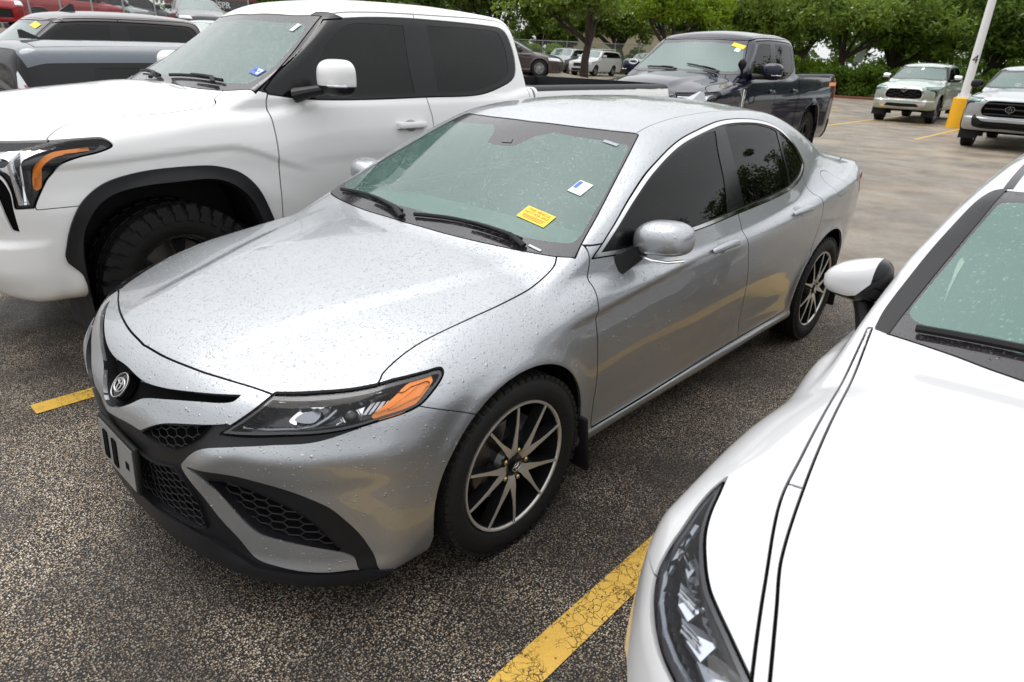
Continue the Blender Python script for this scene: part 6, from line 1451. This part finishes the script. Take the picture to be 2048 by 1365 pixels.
# ---------------------------------------------------------------- parked vehicles farther off
def far_vehicle(name, label, cat, loc, rz, f, mat, lo, hi, belt, top, wsx, doorx, rearx, wb, wr, h=.045, scale=1., nose=.9, lights=(.72, .9), grille=(.45, .62, .85), roof_rack=False, group='cars parked at the back', track=.82, glassm='far_glass', rack=None, tail=True, flip=False):
    root = empty(name, loc, rz, label, cat, group); root.scale = (scale,)*3
    S = Skin(*nets(f, lo, hi, h)); pm = MAT[mat]
    S.region(loop(wsx, (0, len(wsx)-1)), 'xy', 'windshield', where=lambda x, y, z, a, b, c: (c > .12) & (z > belt-.02) & (x > doorx[0]-1.4), gap=.0)
    sd = lambda x, y, z, a, b, c: (b > .35) & (z > belt-.1) & (z < top+.1)
    S.region(loop([(doorx[0], belt), (doorx[-1]-.25, belt+.03), (doorx[-1], belt+.22), (doorx[-1]+.15, top-.06), (doorx[-1]+.5, top), (doorx[0]-.62, top), (doorx[0]-.35, top-.1)], (0,)), 'xz', 'pillar_trim', where=sd)
    for a, b in zip(doorx[:-1], doorx[1:]):
        S.region(loop([(a-.06 if a != doorx[0] else a-.22, belt+.03), (b+.06, belt+.04), (b+.06 if b != doorx[-1] else b+.22, top-.05), (a-.06 if a != doorx[0] else a-.66, top-.04)], (0, 1, 2, 3)), 'xz', 'side_window', ('pillar_trim',), where=sd)
    S.region(np.array([(-.75, belt+.10), (.75, belt+.10), (.62, top-.08), (-.62, top-.08)]), 'yz', 'rear_window', where=lambda x, y, z, a, b, c: (a < -.3) & (x < doorx[-1]+.3) & (z > belt))
    for xc in (0, -wb):
        t = np.linspace(0, math.pi, 24); S.region(np.array([(xc+wr*1.13, .05)]+[(xc+wr*1.13*math.cos(q), wr+wr*1.13*math.sin(q)) for q in t]+[(xc-wr*1.13, .05)]), 'xz', 'open', where=lambda x, y, z, a, b, c: (y > .5) & (z < belt))
    fr = lambda x, y, z, a, b, c: (a > .2) & (x > .3)
    S.region(loop([(.50, lights[0]), (.93, lights[0]+.02), (.95, lights[1]), (.55, lights[1]-.02)], (0, 1, 2, 3)), 'yz', 'headlight', where=fr)
    S.region(loop([(-.2, grille[1]), (grille[0], grille[1]), (grille[0]-.03, grille[2]), (-.2, grille[2])], (0, 1, 2, 3)), 'yz', 'grille', where=fr)
    S.region(loop([(-.2, grille[1]-.28), (.6, grille[1]-.28), (.6, grille[1]-.12), (-.2, grille[1]-.12)], (0, 1, 2, 3)), 'yz', 'bumper_intake', where=fr)
    if tail: S.region(loop([(.62, belt-.25), (1.1, belt-.25), (1.1, belt+.05), (.72, belt+.05)], (0, 1, 2, 3)), 'yz', 'tail_light', where=lambda x, y, z, a, b, c: (a < -.2) & (x < doorx[-1]+.4))
    P = lambda n, p=0., d=.02: panel(S.take(n), p, d)
    skin_obj('body', both(P('body', 0, .0)), pm, root)
    for n, mt, pu in (('windshield', glassm, -.004), ('rear_window', 'tint_glass_plain', -.004), ('grille', 'trim_black', -.02), ('bumper_intake', 'matte_black', -.03)):
        if n in S.names and (S.L == S.lab(n)).any(): skin_obj(n, both(P(n, pu, .0)), MAT[mt], root)
    for n, mt, pu in (('pillar_trim', 'gloss_black', -.004), ('side_window', 'tint_glass_plain', -.008), ('headlight', 'lamp_white', .0), ('tail_light', 'red_lens', .004)):
        if n in S.names and (S.L == S.lab(n)).any(): q = P(n, pu, .0); skin_obj(n, q, MAT[mt], root); skin_obj(n, mirror(q), MAT[mt], root)
    for x in (0, -wb):
        for s in (1, -1): truck_wheel(root, x, s*(track-.02), wr, s, wr, .23, 'far%d' % int(wr*100), 'grey_paint', 5)
    m = MB(); m.box((-wb-.5, -.6, .28), (.5, .6, belt-.25)); m.build('underbody', MAT['gap_black'], root)
    for s in (1, -1):
        m = MB(); m.box((-.10, -.12, -.07), (.06, .12, .08), bev=.03); o = m.build('door_mirror', pm if mat != 'grey_paint' else MAT['trim_black'], root); o.location = (doorx[0]-.12, s*(track+.24), belt+.09)
    m = MB(); m.box((doorx[0]-1.1, -.6, belt-.15), (doorx[0]-.9, .6, top-.28), bev=.06); m.build('seats', MAT['interior_dark'], root)
    if rack:
        for s in (1, -1): m = MB(); m.tube([(rack[0], s*.55, rack[2]), (rack[1], s*.55, rack[2])], .03, 6); m.build('roof_rail', MAT['sticker_white'], root)
    return root
SUV = truck_field({'back': 4.15, 'rear': 4.2, 'wb': 2.75, 'belt': 1.22, 'tum': .22, 'rb': .12,
  'P': [(1.2, .88), (.6, .93), (0, .95), (-.5, .94), (-2.7, .95), (-3.6, .94), (-4.2, .88)], 'B': [(.2, .12), (.42, .05), (.6, .015), (.95, 0), (1.1, .02), (1.25, .06), (1.5, .2)],
  'H': [(1.2, .80), (.95, .95), (.85, 1.0), (.6, 1.06), (0, 1.14), (-.4, 1.19), (-.8, 1.20), (-4.5, 1.22)], 'Yb': [(.2, .80), (-.5, .86), (-1.5, .90), (-3.4, .89), (-4.2, .84)],
  'Rc': [(-.2, 1.45), (-.9, 1.64), (-1.2, 1.70), (-1.8, 1.745), (-2.6, 1.75), (-3.4, 1.73), (-4.2, 1.66)], 'Xw': [(1.0, -.05), (1.2, -.38), (1.45, -.78), (1.68, -1.12), (1.9, -1.45)],
  'X0': [(.2, .75), (.35, .84), (.55, .88), (.8, .88), (.95, .82), (1.1, .6), (1.4, .1)], 'arch': .42, 'zw': .36, 'zb': .26, 'crease': 3.})
SUVW = [(-.42, -.1), (-.42, 0), (-.46, .45), (-.56, .76), (-.9, .68), (-1.12, .60), (-1.10, 0), (-1.10, -.1)]
def suv(name, label, px, py, D, rz, mat, sc=1., dz=0., **kw):
    P = at_px(px, py, D); loc = (P[0], P[1], float(zg(P[0], P[1]))+dz); G_ = 'cars parked at the back'
    return again('suv%s' % bool(kw), mat, loc, rz, sc, label, 'SUV', G_, lambda: far_vehicle(name, label, 'SUV', loc, rz, SUV, mat, (-4.35, -.12, .2), (1.05, 1.05, 1.85), 1.23, 1.60, SUVW, (-.85, -1.75, -2.75, -3.75), -4.2, 2.75, .36, scale=sc, **kw))
CARW = [(-.30, -.1), (-.30, 0), (-.36, .45), (-.46, .70), (-.8, .62), (-1.08, .52), (-1.03, 0), (-1.03, -.1)]
def car(name, label, px, py, D, rz, mat, sc=1., **kw):
    P = at_px(px, py, D); loc = (P[0], P[1], float(zg(P[0], P[1])))
    return again('car', mat, loc, rz, sc, label, 'car', 'cars parked at the back', lambda: far_vehicle(name, label, 'car', loc, rz, camry_f, mat, (-4.1, -.12, .1), (1.05, 1.0, 1.5), .965, 1.34, CARW, (-.70, -1.60, -2.45), -3.9, 2.825, .33, scale=sc, lights=(.62, .74), grille=(.4, .28, .5), h=.04, **kw))
def far_truck(label, px, py, D, rz, mat, sc=1.):
    P = at_px(px, py, D); loc = (P[0], P[1], float(zg(P[0], P[1]))); g = 'pickups in the upper lot'
    def make():
        r, _ = build_truck('pickup', label, loc, tundra_f, mat, .055, 'tundra', dist=True, flare=mat, group=g, doors=False)
        for s in (1, -1): mirror_unit(r, (-.925, 1.115, 1.475), (.085, .125, .10), MAT[mat], (-.76, .945, 1.372), s, False)
        return r
    return again('truck', mat, loc, rz, sc, label, 'pickup', g, make)
# navy pickup
def navy():
    f = truck_field({'handle_line': 1.0, 'rb': .07, 'tum': .26})
    r, S = build_truck('pickup', 'dark navy crew-cab pickup parked behind the silver sedan roof', (-7.36, -3.03, .0), f, 'navy_paint', .027, 'ford', flare='navy_paint', ap_black=False, wheel=('mud2', .42, .29, 'rim_black', 6), side_glass='tint_glass_plain', glassm='far_glass', tailw=.12)
    r.scale = (.975, .975, 1.08); r.rotation_euler[2] = R(2.4)
    for s in (1, -1): mirror_unit(r, (-.97, 1.17, 1.44), (.09, .15, .10), MAT['navy_paint'], (-.78, .945, 1.37), s)
    wiper_set(r, f, (((-.46, .60), (-.53, .05)), ((-.41, -.05), (-.51, -.60))))
    decals(r, f, [('paper_sticker', (-1.0, .60, 1.75), .20, .075, 'sticker_yellow', []), ('inspection_sticker', (-.93, .62, 1.70), .08, .075, 'sticker_white', [])])
    # small pod lamp at the windshield corner, fender badge, bedside graphic, running boards
    m = MB(); m.ball((0, 0, 0), (.05, .055, .07), 16, 10); m.tube([(0, 0, -.06), (-.02, .02, -.16)], .022); m.lathe([(.035, .03), (.045, .05), (.02, .055)], 16, 'x'); o = m.build('pod_lamp', MAT['gloss_black'], r); o.location = (-.52, .90, 1.52)
    m = MB(); m.box((-.05, -.004, -.16), (.03, .012, .16), bev=.004); o = m.build('fender_badge', MAT['chrome'], r); o.location = (-.50, .992, 1.06); o.rotation_euler = (0, R(-8), 0)
    m = MB(); m.box((-.20, -.002, -.028), (.20, .004, .028)); o = m.build('bedside_graphic', MAT['amber_lens'], r); o.location = (-4.60, 1.0, 1.27)
    for s in (1, -1): m = MB(); m.box((-2.75, .92 if s > 0 else -1.10, .46), (-.62, 1.10 if s > 0 else -.92, .52), bev=.015); m.build('running_board', MAT['trim_black'], r)
navy()
r, S = build_truck('pickup', 'sage green pickup with chrome grille facing the camera beside the light pole', (-26.15, -4.25, 0), tundra_f, 'sage_paint', .03, 'tundra', flare='sage_paint', dist=True, wheel=('road', .41, .27, 'rim_black', 6))
for s in (1, -1): mirror_unit(r, (-.925, 1.135, 1.475), (.085, .135, .098), MAT['chrome'], (-.76, .945, 1.372), s, False)
decals(r, tundra_f, [('windshield_tag', (-.93, -.02, 1.75), .08, .13, 'sticker_white', [])])
r, S = build_truck('pickup', 'silver-grey pickup with black grille at the right edge, nearest the yellow pole base', (-18.75, -.22, 0), tundra_f, 'steel_paint', .03, 'tacoma', flare='trim_black', dist=True, wheel=('road', .41, .27, 'rim_black', 6))
r.scale = (.96, .95, .965)
for s in (1, -1): mirror_unit(r, (-.925, 1.135, 1.475), (.085, .135, .098), MAT['trim_black'], (-.76, .945, 1.372), s, False)
r, S = build_truck('pickup', 'dark brown crew-cab vehicle with a yellow windshield sticker at upper left', (.05, -8.05, 0), tundra_f, 'brown_paint', .03, 'tundra', flare='brown_paint', dist=True, wheel=('road', .41, .27, 'rim_black', 6))
decals(r, tundra_f, [('paper_sticker', (-1.0, .52, 1.77), .20, .08, 'sticker_yellow', [])])
m = MB(); m.add([(.09, -.02, 0), (.09, .02, 0), (-.09, -.025, 0), (-.09, .025, 0), (-.05, 0, .09), (-.09, 0, .08)], [(0, 1, 4), (0, 4, 5, 2), (1, 3, 5, 4), (2, 5, 3)]); o = m.build('antenna_fin', MAT['gloss_black'], r); o.location = (-1.5, 0, 1.935)
# slate SUV beyond the white pickup, its tail towards the camera
def slate():
    f = truck_field({'back': 4.28, 'rear': 4.32, 'wb': 3.1, 'belt': 1.12, 'tum': .26, 'rb': .16, 'P': [(1.2, .90), (.6, .95), (0, .98), (-.5, .975), (-2.7, .985), (-3.6, .97), (-4.3, .90)], 'B': [(.2, .12), (.42, .05), (.6, .015), (.95, 0), (1.05, .02), (1.15, .06), (1.5, .2)],
      'H': [(1.2, .80), (.95, .92), (.85, .97), (.6, 1.02), (0, 1.08), (-.4, 1.12), (-4.5, 1.14)], 'Yb': [(.2, .82), (-.5, .88), (-1.5, .93), (-3.4, .92), (-4.3, .87)], 'Rc': [(-.2, 1.42), (-.9, 1.60), (-1.2, 1.66), (-1.8, 1.70), (-2.6, 1.71), (-3.4, 1.70), (-4.3, 1.665)], 'Xw': [(.9, .05), (1.12, -.35), (1.4, -.82), (1.62, -1.15), (1.9, -1.55)], 'X0': [(.2, .75), (.35, .84), (.55, .88), (.8, .88), (.95, .80), (1.1, .5), (1.4, .1)], 'arch': .44, 'zw': .38, 'zb': .26, 'crease': 3.})
    root = empty('sport_utility_vehicle', (-4.25, -5.28, 0), math.pi, 'slate grey SUV with red tail light showing over the white pickup hood', 'SUV')
    S = Skin(*nets(f, (-4.45, -.08, .2), (1.05, 1.1, 1.80), .026))
    sd = lambda x, y, z, a, b, c: (b > .3) & (z > 1.0) & (z < 1.6)
    S.region(loop([(-.85, 1.16), (-4.0, 1.20), (-4.22, 1.22), (-4.18, 1.46), (-4.0, 1.505), (-2.0, 1.53), (-1.35, 1.50), (-1.1, 1.38)], (0, 2, 3)), 'xz', 'pillar_trim', where=sd)
    for a, b, z0 in ((-1.15, -1.95, 1.2), (-2.05, -2.95, 1.21), (-3.05, -3.75, 1.23)): S.region(loop([(a, z0), (b+.02, z0), (b+.06, 1.455), (b+.12, 1.475), (a-.03, 1.480)], (0, 1, 4)), 'xz', 'side_window', ('pillar_trim',), where=sd)
    # body-colour curve rising into the rear quarter glass
    S.region(loop([(-4.3, 1.10), (-4.15, 1.30), (-3.95, 1.32), (-3.72, 1.27), (-3.5, 1.16)], (0, 4)), 'xz', 'quarter_panel', ('pillar_trim',), where=sd)
    S.region(loop([(-.1, 1.22), (.70, 1.22), (.72, 1.28), (.66, 1.54), (.58, 1.60), (-.1, 1.61)], (0, 5)), 'yz', 'rear_window', where=lambda x, y, z, a, b, c: (a < -.2) & (x < -4))
    S.region(loop([(-4.5, 1.52), (-4.235, 1.52), (-4.16, 1.15), (-4.14, .85), (-4.5, .85)], (0, 1, 3, 4)), 'xz', 'tail_light', ('body', 'pillar_trim', 'quarter_panel'), where=lambda x, y, z, a, b, c: (y > .70))
    S.region(loop([(-4.26, 1.60), (-4.19, 1.60), (-4.08, 1.15), (-4.06, .85), (-4.145, .85), (-4.165, 1.15), (-4.235, 1.52)], (0, 1, 3, 4)), 'xz', 'pillar_trim', ('body', 'quarter_panel'), where=lambda x, y, z, a, b, c: (y > .5))
    S.region(loop(SUVW, (0, 7)), 'xy', 'windshield', where=lambda x, y, z, a, b, c: (c > .12) & (z > 1.1) & (x > -1.5))
    S.region(np.array([(-1.2, -.1), (-1.2, .62), (-4.05, .64), (-4.05, -.1)]), 'xy', 'roof', where=lambda x, y, z, a, b, c: (z > 1.5) & (c > .5), gap=.004)
    for xc in (0, -3.1):
        t = np.linspace(0, math.pi, 24); S.region(np.array([(xc+.43, .05)]+[(xc+.43*math.cos(q), .38+.43*math.sin(q)) for q in t]+[(xc-.43, .05)]), 'xz', 'open', where=lambda x, y, z, a, b, c: (y > .5) & (z < 1))
    P = lambda n, p=0., d=.015: panel(S.take(n), p, d); sl = MAT['slate_paint']
    skin_obj('body', both(P('body')), sl, root); skin_obj('roof', both(P('roof')), sl, root); tag(skin_obj('gap_backing', both(P('gap', -.012, 0)), MAT['gap_black'], root), kind='stuff')
    skin_obj('rear_window', both(P('rear_window', -.003, .01)), MAT['tint_glass'], root); skin_obj('windshield', both(P('windshield', -.003, .0)), MAT['far_glass'], root)
    for n, mt, pu in (('pillar_trim', 'gloss_black', -.004), ('side_window', 'tint_glass', -.008), ('quarter_panel', 'slate_paint', .002)): q = P(n, pu); skin_obj(n, q, MAT[mt], root); skin_obj(n, mirror(q), MAT[mt], root)
    q = P('tail_light', .004, .02)
    for s in (1, -1):
        t = skin_obj('tail_light', q if s > 0 else mirror(q), MAT['lamp_white'], root)
        t2 = Skin(*S.take('tail_light')); t2.region(loop([(-4.285, 1.50), (-4.265, 1.50), (-4.215, 1.15), (-4.20, .86), (-4.225, .86), (-4.24, 1.15)], (0, 1, 3, 4)), 'xz', 'bar'); t2.region(loop([(-4.205, 1.33), (-4.19, 1.33), (-4.165, 1.1), (-4.165, .86), (-4.185, .86)], (0, 1, 3, 4)), 'xz', 'bar')
        q2 = panel(t2.take('bar'), .008, .004); skin_obj('light_bar', q2 if s > 0 else mirror(q2), MAT['red_lens'], t)
    for x in (0, -3.1):
        for s in (1, -1): truck_wheel(root, x, s*.84, .385, s, .385, .26, 'slate', 'rim_black', 5)
    m = MB(); m.box((-4.1, -.7, .26), (.7, .7, .7)); m.build('underbody', MAT['gap_black'], root)
    m = MB(); m.add([(.16, -.02, 0), (.16, .02, 0), (-.08, -.03, 0), (-.08, .03, 0), (-.045, -.004, .105), (-.045, .004, .105), (-.085, -.004, .10), (-.085, .004, .10)], [(0, 1, 5, 4), (0, 4, 6, 2), (1, 3, 7, 5), (4, 5, 7, 6), (2, 6, 7, 3)]); o = m.build('antenna_fin', MAT['gloss_black'], root, 60); o.location = (-3.92, .05, 1.692); o.scale = (.72, .72, .72)
    root.scale = (1, 1, .955); cabin(root, -.5, -3.9, .8, .5, .8, (-.9, 1.08), 3, head=.5)
slate()
# back row seen over the white pickup bed
suv('sport_utility_vehicle', 'white SUV with roof rails and amber corner lamps behind the slanting oak', 1168, 150, 44, R(8), 'white_paint', .93, rack=(-1.5, -3.6, 1.80))
suv('sport_utility_vehicle', 'silver-grey SUV with a slotted grille left of the slanting oak', 1112, 140, 45, R(14), 'grey_paint', .98)
car('sedan', 'white compact car, leftmost in the back row beside the white pickup cab', 1078, 130, 36, R(140), 'white_paint', 1.0)
car('sedan', 'dark brown sedan half hidden by the white pickup bed rail', 1082, 150, 28, R(125), 'brown_paint', 1.0)
suv('sport_utility_vehicle', 'white SUV behind the navy pickup hood, right of the one with roof rails', 1275, 130, 50, R(6), 'white_paint', .95)
# upper lot beyond the chain fence, top left
far_truck('red pickup with black grille facing the camera in the upper lot', 118, 30, 30, R(55), 'red_paint')
far_truck('red pickup seen from its tail in the upper lot', 205, 30, 31, R(-160), 'red_paint')
far_truck('pale silver pickup with red tail light in the upper lot', 262, 30, 33, R(-165), 'steel_paint')
far_truck('charcoal pickup with red tail light in the upper lot', 322, 30, 35, R(-165), 'dark_paint')
far_truck('black pickup at the far left of the upper lot', 15, 30, 31, R(150), 'dark_paint')
car('sedan', 'dark grey sedan below the black sign, left of the white pickup windshield', 410, 60, 25, R(75), 'dark_paint')
suv('sport_utility_vehicle', 'small white vehicle roof just behind the brown cab', 408, 70, 17, R(60), 'white_paint', .88)
car('sedan', 'red car at the left edge behind the brown cab', -25, 60, 19, R(100), 'red_paint')
# ---------------------------------------------------------------- pole, fence, lamps, buildings
p = empty('light_pole', (-25.0, -2.42, 0), 0, 'white steel light pole with a stencilled 4 on a round yellow base', 'light pole')
m = MB(); m.lathe([(.0001, .93), (.25, .93), (.28, .90), (.285, .0)], 32, 'z'); m.build('concrete_base', MAT['concrete_yellow'], p)
m = MB(); m.box((-.2, -.2, .93), (.2, .2, .955)); m.build('base_plate', MAT['pole_white'], p)
for a in (45, 135, 225, 315): m = MB(); m.lathe([(.0001, .10), (.03, .10), (.035, .0)], 8, 'z', (.155*math.cos(R(a))*1.2, .155*math.sin(R(a))*1.2, .955)); m.build('anchor_bolt', MAT['pole_white'], p)
m = MB(); m.tube([(0, 0, .955), (0, 0, 8.5)], [.125, .085], 20); m.build('post', MAT['pole_white'], p)
m = MB(); m.box((-.5, -.18, 8.45), (.5, .18, 8.6), bev=.03); m.build('lamp_head', MAT['pole_white'], p)
text('stencil', '4', .34, MAT['stencil_black'], p, Matrix.Translation((.124, .03, 2.06)) @ Matrix.Rotation(R(90+12), 4, 'Z') @ Matrix.Rotation(R(90), 4, 'X'), .004)
P = at_px(1940, 150, 50); u2 = empty('utility_pole', (P[0], P[1], 0), 0, 'dark wooden pole leaning in the trees left of the white light pole', 'pole')
m = MB(); m.tube([(0, 0, -.2), (.1, .1, 9)], [.22, .16], 10); m.build('post', MAT['pole_wood'], u2)
P = at_px(1075, 60, 62); lp = empty('street_lamp', (P[0], P[1], float(zg(P[0], P[1]))), 0, 'street lamp with white globes in front of the trees', 'street lamp')
m = MB(); m.tube([(0, 0, 0), (0, 0, 4.1)], [.10, .06], 10); m.build('post', MAT['pole_wood'], lp)
for q in ((0, 0, 4.75), (.22, .22, 4.4), (-.22, -.22, 4.4)): m = MB(); m.ball(q, .2, 14, 10); m.build('globe', MAT['sticker_white'], lp)
# chain-link fences
def chain():
    s = NT('chain_link'); s.n.remove(s.b); p = s.pos(); sp_ = s.new('SeparateXYZ', i_0=p); d = s.math('ADD', sp_.outputs[0], sp_.outputs[1])
    def wv(sg): q = s.math('FRACT', s.math('MULTIPLY', s.math('ADD', d, s.math('MULTIPLY', sp_.outputs[2], sg)), 14.)); return s.math('LESS_THAN', q, .10)
    f = s.math('MAXIMUM', wv(1.4), wv(-1.4)); t = s.new('BsdfTransparent'); g = s.new('BsdfDiffuse', i_Color=(.32, .33, .34, 1)); mx = s.new('MixShader', i_0=f, i_1=t.outputs[0], i_2=g.outputs[0]); s.l.new(mx.outputs[0], s.out.inputs[0]); MAT['chain_link'] = s.m
chain()
def fence(label, pts, h, arm=False):
    fo = empty('chain_link_fence', (pts[0][0], pts[0][1], float(zg(*pts[0]))), 0, label, 'fence'); o3 = np.array(fo.location)
    L = [np.array((x, y, float(zg(x, y)))) for x, y in pts]
    for a in L:
        m = MB(); m.tube([tuple(a-o3), tuple(a-o3+[0, 0, h])], .035, 8)
        if arm: m.tube([tuple(a-o3+[0, 0, h]), tuple(a-o3+[.22, .22, h+.3])], .025, 6)
        m.build('post', MAT['galvanised'], fo)
    for a, b in zip(L[:-1], L[1:]):
        m = MB(); m.tube([tuple(a-o3+[0, 0, h-.02]), tuple(b-o3+[0, 0, h-.02])], .025, 6); m.build('top_rail', MAT['galvanised'], fo)
        m = MB(); m.add([a-o3, b-o3, b-o3+[0, 0, h], a-o3+[0, 0, h]], [(0, 1, 2, 3)]); m.build('wire_panel', MAT['chain_link'], fo, 0)
def line(px0, px1, py, D0, D1, n): return [tuple(at_px(px0+(px1-px0)*t, py, D0+(D1-D0)*t)[:2]) for t in np.linspace(0, 1, n)]
fence('chain-link fence with angled post tops behind the back row of cars', line(940, 1420, 120, 48, 52, 11), 2.2, True)
fence('chain-link fence in front of the upper lot at top left', line(-60, 500, 40, 23.5, 31, 10), 2.4)
# buildings
simple('stucco', (.52, .42, .32), .85); simple('wall_white', (.66, .64, .60), .8); simple('roof_brown', (.10, .06, .04), .8); simple('roof_red', (.16, .03, .03), .7); simple('teal_metal', (.10, .28, .28), .5); simple('window_dark', (.03, .035, .04), .15)
P = at_px(1255, 60, 78); b = empty('building', (P[0], P[1], 0), R(38), 'beige low building with flat dark roof seen through the trees', 'building')
m = MB(); m.box((-5, -7, 0), (5, 7, 4.6)); m.build('wall', MAT['stucco'], b); m = MB(); m.box((-5.3, -7.3, 4.6), (5.3, 7.3, 4.95)); m.build('roof', MAT['roof_brown'], b)
for y in (-4.5, -1.5, 1.5, 4.5):
    m = MB(); m.box((5.0, y-.7, 1.0), (5.03, y+.7, 2.4)); w = m.build('window', MAT['window_dark'], b); m = MB(); m.box((5.0, y-.8, .9), (5.08, y+.8, 1.0)); m.build('sill', MAT['roof_brown'], w)
P = at_px(1300, 40, 90); b = empty('building', (P[0], P[1], 0), R(38), 'white building with teal gable roof behind the beige one', 'building')
m = MB(); m.box((-4, -5, 0), (4, 5, 6.0)); m.build('wall', MAT['wall_white'], b); m = MB(); m.prism([(-5.3, 6.0), (5.3, 6.0), (0, 8.2)], -4.3, 4.3, 'x'); m.build('roof', MAT['teal_metal'], b)
for y in (-2.5, 0, 2.5): m = MB(); m.box((4.0, y-.6, 3.6), (4.03, y+.6, 5.0)); m.build('window', MAT['window_dark'], b)
P = at_px(418, 10, 44); z = float(zg(P[0], P[1])); b = empty('building', (P[0], P[1], z-.5), R(70), 'small white building with a red roof in the upper lot', 'building')
m = MB(); m.box((-3, -2.2, 0), (3, 2.2, 2.9)); m.build('wall', MAT['wall_white'], b); m = MB(); m.box((-3.4, -2.6, 2.9), (3.4, 2.6, 3.4), bev=.08); m.build('roof', MAT['roof_red'], b)
for y in (-1.1, 1.1): m = MB(); m.box((3.0, y-.12, .8), (3.04, y+.12, 2.2)); m.build('window', MAT['window_dark'], b)
P = at_px(458, 12, 40); z = float(P[2]); b = empty('sign', (P[0], P[1], float(zg(P[0], P[1]))), R(72), 'black sign with white letters beside the white pickup roof', 'sign')
h = z-float(zg(P[0], P[1])); m = MB(); m.box((-.05, -.9, h-.28), (.05, 1.4, h+.30)); m.build('board', MAT['stencil_black'], b)
for y in (-.7, 1.2): m = MB(); m.tube([(0, y, 0), (0, y, h-.28)], .05, 8); m.build('post', MAT['galvanised'], b)
text('lettering', 'SPR', .46, MAT['sticker_white'], b, Matrix.Translation((.06, -.28, h)) @ Matrix.Rotation(R(90), 4, 'Z') @ Matrix.Rotation(R(90), 4, 'X'), .004)
# lean-to sign on the lawn behind the hedge
P = at_px(1708, 117, 50); b = empty('sign', (P[0], P[1], 0), R(20), 'small tilted white sign panel behind the hedge', 'sign'); m = MB(); m.box((-.02, -.3, 2.2), (.02, .3, 3.4)); q = m.build('panel', MAT['sticker_white'], b); q.rotation_euler = (R(-8), 0, 0); m = MB(); m.tube([(0, 0, 0), (0, 0, 2.3)], .04, 8); m.build('post', MAT['galvanised'], b)
